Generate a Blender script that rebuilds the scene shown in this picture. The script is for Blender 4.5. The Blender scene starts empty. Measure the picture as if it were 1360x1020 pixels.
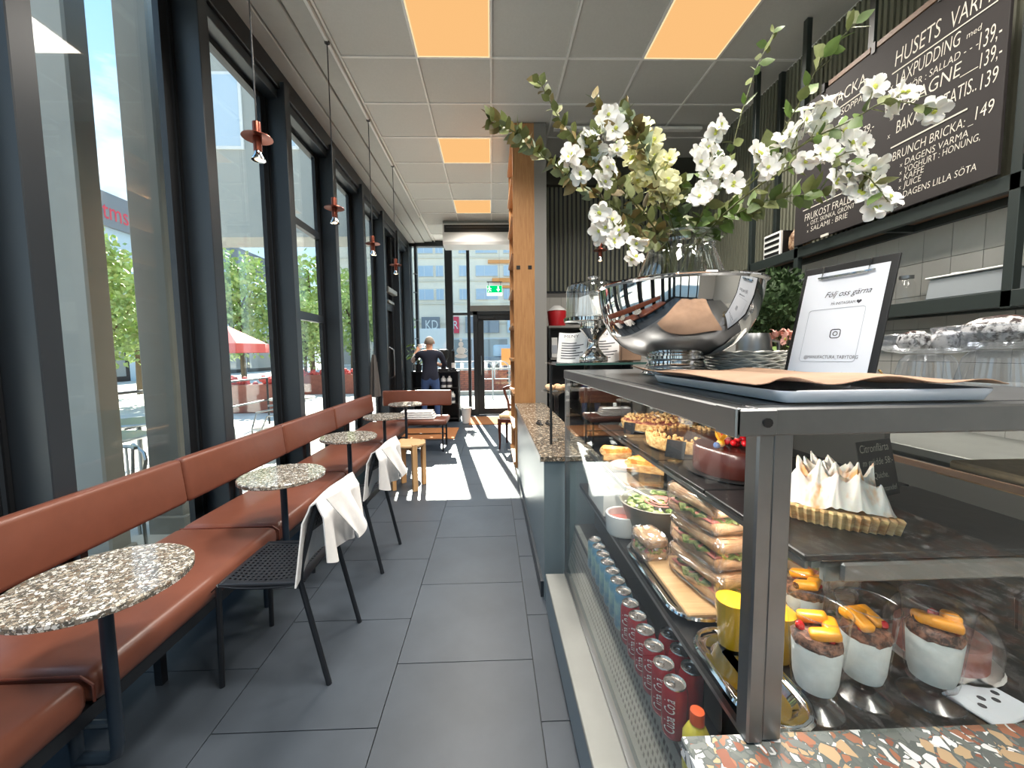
import bpy, bmesh, math, random
from mathutils import Vector, Matrix, Quaternion
random.seed(7)
S = bpy.context.scene
COL = S.collection
PI = math.pi

# ------------------------------------------------------------------ camera
cam_data = bpy.data.cameras.new('camera')
cam_data.sensor_fit = 'HORIZONTAL'
cam_data.sensor_width = 36.0
cam_data.lens = 36.0 * 525 / 1360
cam_data.shift_x = 12 / 1360
cam_data.clip_start = 0.02
cam_data.clip_end = 400
cam = bpy.data.objects.new('camera', cam_data)
COL.objects.link(cam)
cam.matrix_world = Matrix(((0.99951675, 0.01459486, -0.02744563, 0.0),
                           (-0.02847731, 0.07593948, -0.99670569, 0.0),
                           (-0.01246257, 0.99700561, 0.07631841, 1.36),
                           (0, 0, 0, 1)))
S.camera = cam

# ------------------------------------------------------------------ view, world, sun
S.view_settings.view_transform = 'Standard'
S.view_settings.look = 'None'
S.view_settings.gamma = 1
S.view_settings.use_curve_mapping = False
S.view_settings.exposure = 1.0
S.cycles.max_bounces = 16
S.cycles.diffuse_bounces = 6
S.cycles.glossy_bounces = 6
S.cycles.transparent_max_bounces = 40
S.cycles.caustics_reflective = False
S.cycles.caustics_refractive = False
S.cycles.sample_clamp_indirect = 6


def lin(c):
    def f(v):
        v /= 255.0
        return v / 12.92 if v <= 0.04045 else ((v + 0.055) / 1.055) ** 2.4
    return (f(c[0]), f(c[1]), f(c[2]), 1)


W = bpy.data.worlds.new('sky')
S.world = W
W.use_nodes = True
nt = W.node_tree
nt.nodes.clear()
tc = nt.nodes.new('ShaderNodeTexCoord')
sep = nt.nodes.new('ShaderNodeSeparateXYZ')
grad = nt.nodes.new('ShaderNodeValToRGB')
grad.color_ramp.elements[0].position = 0.0
grad.color_ramp.elements[0].color = (0.62, 0.80, 0.95, 1)
grad.color_ramp.elements[1].position = 0.7
grad.color_ramp.elements[1].color = (0.20, 0.46, 0.80, 1)
mp = nt.nodes.new('ShaderNodeMapping')
mp.inputs['Scale'].default_value = (1, 1, 2.6)
noi = nt.nodes.new('ShaderNodeTexNoise')
noi.inputs['Scale'].default_value = 2.6
noi.inputs['Detail'].default_value = 7
noi.inputs['Roughness'].default_value = 0.6
cr = nt.nodes.new('ShaderNodeValToRGB')
cr.color_ramp.elements[0].position = 0.50
cr.color_ramp.elements[1].position = 0.68
mx = nt.nodes.new('ShaderNodeMix')
mx.data_type = 'RGBA'
bg = nt.nodes.new('ShaderNodeBackground')
bg.inputs['Strength'].default_value = 1.0
wo = nt.nodes.new('ShaderNodeOutputWorld')
nt.links.new(tc.outputs['Generated'], sep.inputs[0])
nt.links.new(sep.outputs['Z'], grad.inputs[0])
nt.links.new(tc.outputs['Generated'], mp.inputs[0])
nt.links.new(mp.outputs[0], noi.inputs['Vector'])
nt.links.new(noi.outputs['Fac'], cr.inputs[0])
nt.links.new(cr.outputs['Color'], mx.inputs['Factor'])
nt.links.new(grad.outputs['Color'], mx.inputs[6])
mx.inputs[7].default_value = (0.95, 0.97, 1.0, 1)
nt.links.new(mx.outputs[2], bg.inputs['Color'])
nt.links.new(bg.outputs[0], wo.inputs[0])

sun_data = bpy.data.lights.new('sun', 'SUN')
sun_data.energy = 14.0
sun_data.angle = 0.006
sun_data.color = (1.0, 0.95, 0.86)
sun = bpy.data.objects.new('sun', sun_data)
COL.objects.link(sun)
sun.rotation_euler = Vector((0.15, -1.0, -0.70)).to_track_quat('-Z', 'Y').to_euler()
sun.location = (-3, 20, 14)

PANEL_STRENGTH = 0.49   # ceiling light panels
PANEL_LAMP_W = 24.0    # each panel's lamp


# ------------------------------------------------------------------ materials
def newmat(name):
    m = bpy.data.materials.new(name)
    m.use_nodes = True
    n = m.node_tree
    return m, n, n.nodes['Principled BSDF']


def N(n, t, **k):
    x = n.nodes.new(t)
    for a, b in k.items():
        x.inputs[a.replace('_', ' ')].default_value = b
    return x


def mat(name, rgb, rough=0.5, metal=0.0, var=0.0, scale=20.0, bump=0.0, spec=0.5, rnd=0.0, stretch=None, sheen=0.0, coat=0.0, sss=0.0):
    m, n, p = newmat(name)
    c = lin(rgb)
    p.inputs['Base Color'].default_value = c
    p.inputs['Roughness'].default_value = rough
    p.inputs['Metallic'].default_value = metal
    p.inputs['Specular IOR Level'].default_value = spec
    p.inputs['Sheen Weight'].default_value = sheen
    p.inputs['Coat Weight'].default_value = coat
    p.inputs['Coat Roughness'].default_value = 0.15
    if sss:
        p.inputs['Subsurface Weight'].default_value = sss
        p.inputs['Subsurface Radius'].default_value = (0.01, 0.008, 0.006)
    tcn = n.nodes.new('ShaderNodeTexCoord')
    vec = tcn.outputs['Object']
    if stretch:
        mpn = n.nodes.new('ShaderNodeMapping')
        mpn.inputs['Scale'].default_value = stretch
        n.links.new(vec, mpn.inputs[0])
        vec = mpn.outputs[0]
    no = N(n, 'ShaderNodeTexNoise', Scale=scale, Detail=5.0, Roughness=0.6)
    n.links.new(vec, no.inputs['Vector'])
    if var:
        hs = n.nodes.new('ShaderNodeHueSaturation')
        hs.inputs['Color'].default_value = c
        mr = n.nodes.new('ShaderNodeMapRange')
        mr.inputs['From Min'].default_value = 0.3
        mr.inputs['From Max'].default_value = 0.7
        mr.inputs['To Min'].default_value = 1 - var
        mr.inputs['To Max'].default_value = 1 + var
        n.links.new(no.outputs['Fac'], mr.inputs['Value'])
        out = mr.outputs[0]
        if rnd:
            oi = n.nodes.new('ShaderNodeObjectInfo')
            m2 = n.nodes.new('ShaderNodeMapRange')
            m2.inputs['To Min'].default_value = 1 - rnd
            m2.inputs['To Max'].default_value = 1 + rnd
            n.links.new(oi.outputs['Random'], m2.inputs['Value'])
            mu = n.nodes.new('ShaderNodeMath')
            mu.operation = 'MULTIPLY'
            n.links.new(out, mu.inputs[0])
            n.links.new(m2.outputs[0], mu.inputs[1])
            out = mu.outputs[0]
        n.links.new(out, hs.inputs['Value'])
        n.links.new(hs.outputs[0], p.inputs['Base Color'])
    if bump:
        b = N(n, 'ShaderNodeBump', Strength=bump, Distance=0.005)
        n.links.new(no.outputs['Fac'], b.inputs['Height'])
        n.links.new(b.outputs[0], p.inputs['Normal'])
    return m


def glass(name, tint=(1, 1, 1), refl=1.0, rough=0.0, base=0.04):
    """thin sheet of clear glass: Fresnel reflection over transmission"""
    m, n, p = newmat(name)
    n.nodes.remove(p)
    out = n.nodes['Material Output']
    lw = n.nodes.new('ShaderNodeLayerWeight')
    lw.inputs['Blend'].default_value = 0.5
    pw = n.nodes.new('ShaderNodeMath')
    pw.operation = 'POWER'
    pw.inputs[1].default_value = 5
    ma = n.nodes.new('ShaderNodeMath')
    ma.operation = 'MULTIPLY_ADD'
    ma.inputs[1].default_value = (1 - base) * refl
    ma.inputs[2].default_value = base * refl
    tr = n.nodes.new('ShaderNodeBsdfTransparent')
    tr.inputs[0].default_value = (*tint, 1)
    gl = n.nodes.new('ShaderNodeBsdfGlossy')
    gl.inputs['Roughness'].default_value = rough
    gl.inputs['Color'].default_value = (1, 1, 1, 1)
    ms = n.nodes.new('ShaderNodeMixShader')
    n.links.new(lw.outputs['Facing'], pw.inputs[0])
    n.links.new(pw.outputs[0], ma.inputs[0])
    n.links.new(ma.outputs[0], ms.inputs[0])
    n.links.new(tr.outputs[0], ms.inputs[1])
    n.links.new(gl.outputs[0], ms.inputs[2])
    n.links.new(ms.outputs[0], out.inputs[0])
    return m


def emis(name, rgb, st):
    m, n, p = newmat(name)
    n.nodes.remove(p)
    e = n.nodes.new('ShaderNodeEmission')
    e.inputs[0].default_value = lin(rgb)
    e.inputs[1].default_value = st
    n.links.new(e.outputs[0], n.nodes['Material Output'].inputs[0])
    return m


def terrazzo(name, scale, cols, matrix, rough=0.22, edge=0.06, stretch=(1, 1, 1), keep=0.38):
    m, n, p = newmat(name)
    tcn = n.nodes.new('ShaderNodeTexCoord')
    no = N(n, 'ShaderNodeTexNoise', Scale=scale * 0.8, Detail=1.0)
    mpn = n.nodes.new('ShaderNodeMapping')
    mpn.inputs['Scale'].default_value = stretch
    mpn.inputs['Rotation'].default_value = (0.3, 0.2, 0.6)
    n.links.new(tcn.outputs['Object'], mpn.inputs[0])
    va = n.nodes.new('ShaderNodeVectorMath')
    va.operation = 'MULTIPLY_ADD'
    va.inputs[1].default_value = (0.6 / scale,) * 3
    n.links.new(no.outputs['Color'], va.inputs[0])
    n.links.new(mpn.outputs[0], va.inputs[2])
    n.links.new(mpn.outputs[0], no.inputs['Vector'])
    layers = []
    for k, sc in enumerate((scale, scale * 2.3)):
        v1 = N(n, 'ShaderNodeTexVoronoi', Scale=sc)
        v2 = N(n, 'ShaderNodeTexVoronoi', Scale=sc)
        v2.feature = 'DISTANCE_TO_EDGE'
        n.links.new(va.outputs[0], v1.inputs['Vector'])
        n.links.new(va.outputs[0], v2.inputs['Vector'])
        sp = n.nodes.new('ShaderNodeSeparateColor')
        n.links.new(v1.outputs['Color'], sp.inputs[0])
        ramp = n.nodes.new('ShaderNodeValToRGB')
        ramp.color_ramp.interpolation = 'CONSTANT'
        els = ramp.color_ramp.elements
        while len(els) < len(cols):
            els.new(0.5)
        for i, c in enumerate(cols):
            els[i].position = i / len(cols)
            els[i].color = lin(c)
        n.links.new(sp.outputs[0], ramp.inputs[0])
        gt = n.nodes.new('ShaderNodeMath')
        gt.operation = 'GREATER_THAN'
        gt.inputs[1].default_value = edge if k == 0 else edge * 1.3
        n.links.new(v2.outputs['Distance'], gt.inputs[0])
        ke = n.nodes.new('ShaderNodeMath')
        ke.operation = 'GREATER_THAN'
        ke.inputs[1].default_value = keep
        n.links.new(sp.outputs[1], ke.inputs[0])
        mu = n.nodes.new('ShaderNodeMath')
        mu.operation = 'MULTIPLY'
        n.links.new(gt.outputs[0], mu.inputs[0])
        n.links.new(ke.outputs[0], mu.inputs[1])
        layers.append((ramp, mu))
    m1 = n.nodes.new('ShaderNodeMix')
    m1.data_type = 'RGBA'
    m1.inputs[6].default_value = lin(matrix)
    n.links.new(layers[1][1].outputs[0], m1.inputs[0])
    n.links.new(layers[1][0].outputs[0], m1.inputs[7])
    m2 = n.nodes.new('ShaderNodeMix')
    m2.data_type = 'RGBA'
    n.links.new(layers[0][1].outputs[0], m2.inputs[0])
    n.links.new(m1.outputs[2], m2.inputs[6])
    n.links.new(layers[0][0].outputs[0], m2.inputs[7])
    n.links.new(m2.outputs[2], p.inputs['Base Color'])
    p.inputs['Roughness'].default_value = rough
    return m


def woodmat(name, a, b, axis='z', scale=6.0, rough=0.45):
    m, n, p = newmat(name)
    tcn = n.nodes.new('ShaderNodeTexCoord')
    mpn = n.nodes.new('ShaderNodeMapping')
    sc = {'z': (9, 9, 0.7), 'x': (0.7, 9, 9), 'y': (9, 0.7, 9)}[axis]
    mpn.inputs['Scale'].default_value = sc
    n.links.new(tcn.outputs['Object'], mpn.inputs[0])
    no = N(n, 'ShaderNodeTexNoise', Scale=scale, Detail=6.0, Roughness=0.65, Distortion=0.6)
    n.links.new(mpn.outputs[0], no.inputs['Vector'])
    r = n.nodes.new('ShaderNodeValToRGB')
    r.color_ramp.elements[0].position = 0.3
    r.color_ramp.elements[0].color = lin(a)
    r.color_ramp.elements[1].position = 0.7
    r.color_ramp.elements[1].color = lin(b)
    n.links.new(no.outputs['Fac'], r.inputs[0])
    n.links.new(r.outputs[0], p.inputs['Base Color'])
    p.inputs['Roughness'].default_value = rough
    return m


def twotone(name, a, b, scale, lo=0.4, hi=0.6, rough=0.5, bump=0.0, detail=5.0, sss=0.0, stretch=None, metal=0.0):
    m, n, p = newmat(name)
    tcn = n.nodes.new('ShaderNodeTexCoord')
    vec = tcn.outputs['Object']
    if stretch:
        mpn = n.nodes.new('ShaderNodeMapping')
        mpn.inputs['Scale'].default_value = stretch
        n.links.new(vec, mpn.inputs[0])
        vec = mpn.outputs[0]
    no = N(n, 'ShaderNodeTexNoise', Scale=scale, Detail=detail, Roughness=0.6)
    n.links.new(vec, no.inputs['Vector'])
    r = n.nodes.new('ShaderNodeValToRGB')
    r.color_ramp.elements[0].position = lo
    r.color_ramp.elements[0].color = lin(a)
    r.color_ramp.elements[1].position = hi
    r.color_ramp.elements[1].color = lin(b)
    n.links.new(no.outputs['Fac'], r.inputs[0])
    n.links.new(r.outputs[0], p.inputs['Base Color'])
    p.inputs['Roughness'].default_value = rough
    p.inputs['Metallic'].default_value = metal
    if sss:
        p.inputs['Subsurface Weight'].default_value = sss
        p.inputs['Subsurface Radius'].default_value = (0.01, 0.006, 0.004)
    if bump:
        bn = N(n, 'ShaderNodeBump', Strength=bump, Distance=0.004)
        n.links.new(no.outputs['Fac'], bn.inputs['Height'])
        n.links.new(bn.outputs[0], p.inputs['Normal'])
    return m


M = {}
M['floor'] = mat('floor_tile', (62, 69, 77), 0.40, var=0.16, scale=3.5, rnd=0.05, bump=0.04)
M['grout'] = mat('grout', (58, 60, 62), 0.8)
M['ceil'] = mat('ceiling_tile', (204, 202, 197), 0.85, var=0.03, scale=60)
M['ceilgrid'] = mat('ceiling_grid', (238, 236, 232), 0.6)
M['bulk'] = mat('bulkhead', (186, 185, 180), 0.6, var=0.03)
M['frame'] = mat('facade_frame', (42, 48, 54), 0.38)
M['frame2'] = mat('facade_frame_dark', (26, 28, 31), 0.4)
M['glass'] = glass('window_glass', (0.93, 0.96, 0.95), 0.9)
M['caseglass'] = glass('case_glass', (0.97, 0.985, 0.98), 0.6)
M['thin'] = glass('thin_glass', (0.975, 0.98, 0.98), 0.8)
M['vaseglass'] = glass('vase_glass', (0.94, 0.96, 0.96), 1.5, 0.0, 0.09)
M['ribglass'] = glass('ribbed_glass', (0.88, 0.90, 0.93), 1.0, 0.2, 0.14)
M['plasticfilm'] = glass('cling_film', (0.95, 0.93, 0.92), 1.6, 0.16, 0.12)
M['leather'] = mat('leather', (118, 70, 54), 0.36, var=0.06, scale=14, bump=0.05, spec=0.5)
M['leatherseam'] = mat('leather_piping', (112, 55, 38), 0.5)
M['black'] = mat('black_steel', (28, 31, 36), 0.38)
M['blackblue'] = mat('blue_black_steel', (30, 42, 54), 0.35)
M['blackp'] = mat('black_plastic', (22, 22, 23), 0.45)
M['terr_s'] = terrazzo('terrazzo_table', 100, [(196, 190, 178), (140, 128, 112), (218, 214, 206), (118, 100, 84), (104, 98, 90), (172, 160, 142), (134, 124, 112), (226, 224, 218)], (88, 85, 78), 0.09)
M['terr_c'] = terrazzo('terrazzo_counter', 75, [(150, 136, 118), (110, 96, 80), (186, 174, 156), (92, 80, 68), (74, 68, 62), (132, 112, 90)], (84, 78, 70), 0.25)
M['terr_l'] = terrazzo('terrazzo_coarse', 48, [(208, 208, 206), (160, 112, 90), (104, 108, 106), (222, 222, 222), (184, 158, 126), (142, 96, 80), (120, 124, 122), (112, 116, 112)], (98, 104, 102), 0.25, 0.08, (1, 0.85, 1), 0.16)
M['cloth'] = mat('white_cloth', (236, 234, 232), 0.9, var=0.03, scale=40, bump=0.25, sheen=0.3)
M['oak'] = woodmat('oak', (150, 104, 62), (178, 132, 84), 'z')
M['oakx'] = woodmat('oak_board', (190, 150, 104), (214, 176, 130), 'x')
M['stool'] = woodmat('birch', (196, 150, 100), (218, 176, 128), 'z')
M['darkwood'] = woodmat('mahogany', (58, 24, 16), (92, 42, 28), 'z', 8, 0.3)
M['brownwood'] = woodmat('brown_wood', (92, 66, 48), (124, 92, 66), 'y', 5, 0.5)
M['cream'] = mat('cream_upholstery', (214, 190, 150), 0.8, var=0.1, scale=40)
M['panel'] = mat('counter_panel', (112, 126, 132), 0.35, var=0.04, scale=4)
M['panelblue'] = mat('case_base_panel', (74, 100, 114), 0.3)
M['steel'] = mat('brushed_steel', (138, 140, 142), 0.34, 1.0, var=0.08, scale=12, stretch=(1, 0.05, 1))
M['steeldull'] = mat('dull_steel', (146, 147, 143), 0.5, 0.6, var=0.05, scale=8)
M['chrome'] = mat('chrome', (212, 212, 212), 0.06, 1.0)
M['silver'] = mat('polished_silver', (205, 203, 200), 0.035, 1.0)
M['slate'] = mat('slate', (26, 25, 26), 0.4, var=0.15, scale=25, bump=0.15)
M['casegrey'] = mat('dark_interior', (66, 66, 64), 0.6)  # dark grey for the case's back panel, sliding door and well
M['olive'] = mat('olive_paint', (118, 119, 103), 0.6, var=0.03)
M['oliveshade'] = mat('olive_painted_shade', (62, 62, 54), 0.7)
M['greydark'] = mat('grey_paint', (124, 122, 118), 0.7)
M['darkgreen'] = mat('dark_green_steel', (38, 46, 44), 0.45)
M['walltile'] = mat('wall_tile', (196, 194, 188), 0.25, var=0.02, rnd=0.03)
M['board'] = mat('chalkboard', (36, 31, 30), 0.75, var=0.12, scale=5)
M['chalk'] = mat('chalk', (214, 208, 196), 0.9)
M['copper'] = mat('copper', (140, 76, 60), 0.3, 0.8)
M['bulb'] = emis('bulb', (255, 214, 160), 3.0)
M['lightpanel'] = emis('light_panel', (255, 196, 128), PANEL_STRENGTH)
M['lightedge'] = emis('light_panel_edge', (255, 226, 176), PANEL_STRENGTH * 1.15)
M['white'] = mat('white_enamel', (226, 226, 224), 0.35)
M['porcelain'] = mat('porcelain', (238, 238, 234), 0.2)
M['traywhite'] = mat('white_tray', (236, 241, 250), 0.3)
M['paper'] = mat('paper', (226, 231, 240), 0.7)
M['kraft'] = twotone('baking_paper', (150, 120, 98), (172, 140, 116), 9, 0.3, 0.75, 0.6, 0.1)
M['ink'] = mat('ink', (58, 58, 66), 0.8)
M['inkpale'] = mat('pale_ink', (176, 182, 192), 0.8)
M['gold'] = mat('brass_wire', (200, 170, 110), 0.25, 1.0)
M['stem'] = mat('stem', (92, 96, 54), 0.6)
M['leaf1'] = mat('leaf_olive', (128, 136, 84), 0.5, var=0.25, scale=30, rnd=0.3)
M['leaf2'] = mat('leaf_green', (98, 124, 58), 0.45, var=0.2, scale=30, rnd=0.35)
M['leaf3'] = mat('leaf_grey_green', (134, 150, 122), 0.5, var=0.2, scale=30, rnd=0.25)
M['leaf4'] = mat('leaf_bronze', (134, 116, 70), 0.5, var=0.25, scale=30, rnd=0.3)
M['petal'] = mat('petal', (244, 243, 238), 0.6, sss=0.15)
M['petaly'] = mat('petal_cream', (232, 230, 184), 0.6, sss=0.15)
M['pollen'] = mat('pollen', (196, 204, 92), 0.7)
M['pink'] = mat('pink_petal', (216, 164, 152), 0.7, var=0.1)
M['moss'] = mat('moss', (44, 68, 28), 0.8, var=0.4, scale=40)
M['bread'] = twotone('bread', (206, 156, 112), (236, 200, 160), 30, 0.35, 0.65, 0.7, 0.3)
M['breadlight'] = twotone('pale_bread', (222, 186, 146), (240, 214, 184), 30, 0.35, 0.65, 0.7, 0.2)
M['salad'] = twotone('salad', (86, 112, 48), (184, 196, 128), 60, 0.4, 0.6, 0.6, 0.5)
M['ham'] = mat('ham', (214, 132, 122), 0.5)
M['crust'] = twotone('tart_crust', (178, 122, 70), (226, 196, 138), 22, 0.35, 0.62, 0.7, 0.2, stretch=(1, 1, 3))
M['meringue'] = twotone('toasted_meringue', (238, 178, 116), (250, 242, 232), 26, 0.34, 0.47, 0.55, 0.05, 3.0, 0.2, stretch=(1, 1, 0.35))
M['cream_top'] = mat('whipped_cream', (240, 234, 226), 0.6)
M['crumble'] = twotone('crumble', (196, 144, 84), (236, 200, 140), 70, 0.4, 0.6, 0.8, 0.8)
M['berrytop'] = twotone('berry_crumble', (112, 34, 44), (206, 150, 110), 55, 0.42, 0.60, 0.6, 0.8)
M['choc'] = mat('chocolate', (70, 32, 26), 0.22, var=0.1)
M['chocmatt'] = twotone('cocoa_cake', (44, 24, 20), (74, 44, 36), 40, rough=0.8, bump=0.6)
M['sugar'] = twotone('sugared_cocoa', (40, 26, 24), (236, 232, 228), 45, 0.44, 0.54, 0.85, 0.6)
M['berry'] = mat('redcurrant', (190, 22, 30), 0.12)
M['physalis'] = mat('physalis', (226, 160, 40), 0.35)
M['mango'] = mat('mango', (244, 160, 30), 0.3, var=0.12, sss=0.1)
M['juice'] = mat('orange_juice', (248, 190, 40), 0.3)
M['yoghurt'] = twotone('yoghurt', (218, 223, 221), (240, 243, 241), 25, 0.35, 0.65, 0.5, 0.1)
M['granola'] = twotone('granola', (56, 36, 32), (150, 104, 84), 90, 0.4, 0.62, 0.8, 0.8)
M['quiche'] = twotone('quiche_top', (196, 110, 40), (240, 184, 92), 40, 0.38, 0.62, 0.6, 0.6)
M['canred'] = mat('can_red', (168, 30, 44), 0.25, 0.3)
M['canblue'] = twotone('can_blue_green', (88, 140, 168), (160, 190, 176), 12, rough=0.3)
M['canlid'] = mat('can_lid', (226, 218, 212), 0.22, 0.9)
M['bottley'] = mat('lemonade', (206, 192, 70), 0.15)
M['capo'] = mat('orange_cap', (224, 92, 40), 0.4)
M['bowlgrey'] = mat('grey_paper_bowl', (150, 146, 134), 0.6)
M['red'] = mat('red_plastic', (182, 24, 34), 0.4)
M['exitgreen'] = emis('exit_sign_green', (0, 168, 92), 1.0)
M['exitwhite'] = emis('exit_sign_white', (236, 255, 244), 1.0)
M['coir'] = mat('coir_mat', (168, 108, 62), 0.95, var=0.15, scale=50, bump=0.3)
M['skin'] = mat('skin', (206, 156, 128), 0.55, sss=0.05)
M['hair'] = mat('grey_hair', (150, 136, 122), 0.7, var=0.15, scale=60)
M['navy'] = mat('navy_fleece', (38, 42, 58), 0.9)
M['jeans'] = mat('jeans', (62, 88, 136), 0.85, var=0.1, scale=60)
M['sleeve'] = mat('pale_sleeve', (232, 226, 222), 0.8)
M['curtain'] = mat('grey_coat_cloth', (78, 74, 72), 0.9)
M['plaza'] = mat('plaza_paving', (206, 202, 194), 0.85, var=0.06, scale=0.6)
M['beige'] = mat('beige_facade', (232, 222, 204), 0.8, var=0.05, scale=0.4)
M['beige2'] = mat('facade_band', (216, 206, 188), 0.8)
M['winblue'] = mat('office_window', (172, 190, 206), 0.25)
M['shopglass'] = mat('shop_glass', (150, 152, 150), 0.2)
M['winframe'] = mat('office_window_frame', (206, 208, 208), 0.6)
M['mallgrey'] = mat('grey_cladding', (128, 132, 138), 0.7)
M['mallpale'] = mat('pale_blue_cladding', (190, 206, 218), 0.5)
M['signred'] = mat('sign_red', (214, 62, 84), 0.5)
M['concrete'] = mat('concrete_pillar', (158, 155, 148), 0.8, var=0.05, scale=5)
M['blockgrey'] = mat('upper_storey', (150, 152, 148), 0.8, var=0.04, scale=0.8)
M['trunk'] = mat('bark', (96, 82, 66), 0.9)
M['treeleaf'] = mat('tree_leaf', (158, 178, 110), 0.7, var=0.35, scale=1.5)
M['alu'] = mat('aluminium', (178, 178, 176), 0.3, 0.9)
M['brick'] = mat('red_brick', (158, 96, 78), 0.85, var=0.15, scale=9)
M['parasol'] = mat('red_canvas', (206, 96, 88), 0.8)
M['orange'] = mat('orange_board', (226, 150, 82), 0.7)
M['rack'] = mat('galvanised', (150, 154, 156), 0.4, 0.7)


# ------------------------------------------------------------------ mesh builder
class MB:
    def __init__(s):
        s.bm = bmesh.new()
        s.mi = 0

    def _tag(s, faces):
        for f in faces:
            f.material_index = s.mi

    def box(s, x0, x1, y0, y1, z0, z1, bev=0.0, seg=1, mtx=None):
        co = [(x0, y0, z0), (x1, y0, z0), (x1, y1, z0), (x0, y1, z0), (x0, y0, z1), (x1, y0, z1), (x1, y1, z1), (x0, y1, z1)]
        v = [s.bm.verts.new(mtx @ Vector(c) if mtx else c) for c in co]
        fs = [s.bm.faces.new([v[i] for i in q]) for q in ((3, 2, 1, 0), (4, 5, 6, 7), (0, 1, 5, 4), (1, 2, 6, 5), (2, 3, 7, 6), (3, 0, 4, 7))]
        s._tag(fs)
        if bev:
            es = list({e for f in fs for e in f.edges})
            bmesh.ops.bevel(s.bm, geom=es, offset=bev, segments=seg, affect='EDGES', profile=0.5)
        return s

    def tube(s, pts, r, n=8, closed=False, cap=True, flat=1.0):
        pts = [Vector(p) for p in pts]
        k = len(pts)
        rings = []
        up = None
        for i, p in enumerate(pts):
            a = pts[i - 1] if (i > 0 or closed) else p
            b = pts[(i + 1) % k] if (i < k - 1 or closed) else p
            t = (b - a).normalized()
            if up is None:
                up = Vector((0, 0, 1)) if abs(t.z) < 0.9 else Vector((1, 0, 0))
            x = up.cross(t)
            if x.length < 1e-6:
                x = Vector((1, 0, 0)).cross(t)
            x.normalize()
            y = t.cross(x).normalized()
            up = y
            rr = r[i] if isinstance(r, (list, tuple)) else r
            rings.append([s.bm.verts.new(p + x * (math.cos(2 * PI * j / n) * rr) + y * (math.sin(2 * PI * j / n) * rr * flat)) for j in range(n)])
        fs = []
        for i in range(k if closed else k - 1):
            A, B = rings[i], rings[(i + 1) % k]
            for j in range(n):
                fs.append(s.bm.faces.new((A[j], A[(j + 1) % n], B[(j + 1) % n], B[j])))
        if cap and not closed:
            fs.append(s.bm.faces.new(list(reversed(rings[0]))))
            fs.append(s.bm.faces.new(rings[-1]))
        s._tag(fs)
        return s

    def lathe(s, prof, n=24, c=(0, 0, 0), a0=0.0, a1=2 * PI, ripple=None, cap=False):
        full = abs(a1 - a0 - 2 * PI) < 1e-6
        m = n if full else n + 1
        rings = []
        for (r, z) in prof:
            if r < 1e-6:
                rings.append([s.bm.verts.new((c[0], c[1], c[2] + z))])
                continue
            ring = []
            for j in range(m):
                a = a0 + (a1 - a0) * j / n
                rr = r * (1 + (ripple(j, r, z) if ripple else 0))
                ring.append(s.bm.verts.new((c[0] + rr * math.cos(a), c[1] + rr * math.sin(a), c[2] + z)))
            rings.append(ring)
        fs = []
        for A, B in zip(rings[:-1], rings[1:]):
            if len(A) == 1 and len(B) == 1:
                continue
            for j in range(n):
                j2 = (j + 1) % m
                if len(A) == 1:
                    fs.append(s.bm.faces.new((A[0], B[j2], B[j])))
                elif len(B) == 1:
                    fs.append(s.bm.faces.new((A[j], A[j2], B[0])))
                else:
                    fs.append(s.bm.faces.new((A[j], A[j2], B[j2], B[j])))
        s._tag(fs)
        return s

    def cyl(s, p0, p1, r, n=12):
        return s.tube([p0, p1], r, n)

    def ball(s, c, r, sc=(1, 1, 1), u=10, v=6, jit=0.0):
        prof = [(math.sin(PI * i / v), -math.cos(PI * i / v)) for i in range(v + 1)]
        st = len(s.bm.verts)
        s.lathe([(0 if i in (0, v) else p[0], p[1]) for i, p in enumerate(prof)], u)
        s.bm.verts.ensure_lookup_table()
        for w in s.bm.verts[st:]:
            q = 1 + random.uniform(-jit, jit)
            w.co = Vector((c[0] + w.co.x * r * sc[0] * q, c[1] + w.co.y * r * sc[1] * q, c[2] + w.co.z * r * sc[2] * q))
        return s

    def prism(s, pts, z0, z1):
        a = [s.bm.verts.new((p[0], p[1], z0)) for p in pts]
        b = [s.bm.verts.new((p[0], p[1], z1)) for p in pts]
        k = len(pts)
        fs = [s.bm.faces.new(list(reversed(a))), s.bm.faces.new(b)]
        for i in range(k):
            fs.append(s.bm.faces.new((a[i], a[(i + 1) % k], b[(i + 1) % k], b[i])))
        s._tag(fs)
        return s

    def grid(s, nu, nv, f, hole=None):
        V = [[s.bm.verts.new(f(i / nu, j / nv)) for j in range(nv + 1)] for i in range(nu + 1)]
        fs = []
        for i in range(nu):
            for j in range(nv):
                if hole and hole(i, j):
                    continue
                fs.append(s.bm.faces.new((V[i][j], V[i + 1][j], V[i + 1][j + 1], V[i][j + 1])))
        s._tag(fs)
        return s

    def perf(s, nu, nv, f, frac=0.5, margin=1):
        """sheet with rectangular slots punched in every cell but the margin"""
        V = [[s.bm.verts.new(f(i / nu, j / nv)) for j in range(nv + 1)] for i in range(nu + 1)]
        for i in range(nu):
            for j in range(nv):
                q = (V[i][j], V[i + 1][j], V[i + 1][j + 1], V[i][j + 1])
                if i < margin or j < margin or i >= nu - margin or j >= nv - margin:
                    s.bm.faces.new(q)
                    continue
                lo, hi = 0.5 - frac / 2, 0.5 + frac / 2
                w = [s.bm.verts.new(f((i + a) / nu, (j + b) / nv)) for a, b in ((lo, lo), (hi, lo), (hi, hi), (lo, hi))]
                for k in range(4):
                    s.bm.faces.new((q[k], q[(k + 1) % 4], w[(k + 1) % 4], w[k]))
        return s

    def thick(s, t):
        bmesh.ops.recalc_face_normals(s.bm, faces=s.bm.faces)
        bmesh.ops.solidify(s.bm, geom=list(s.bm.faces), thickness=t)
        return s

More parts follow.
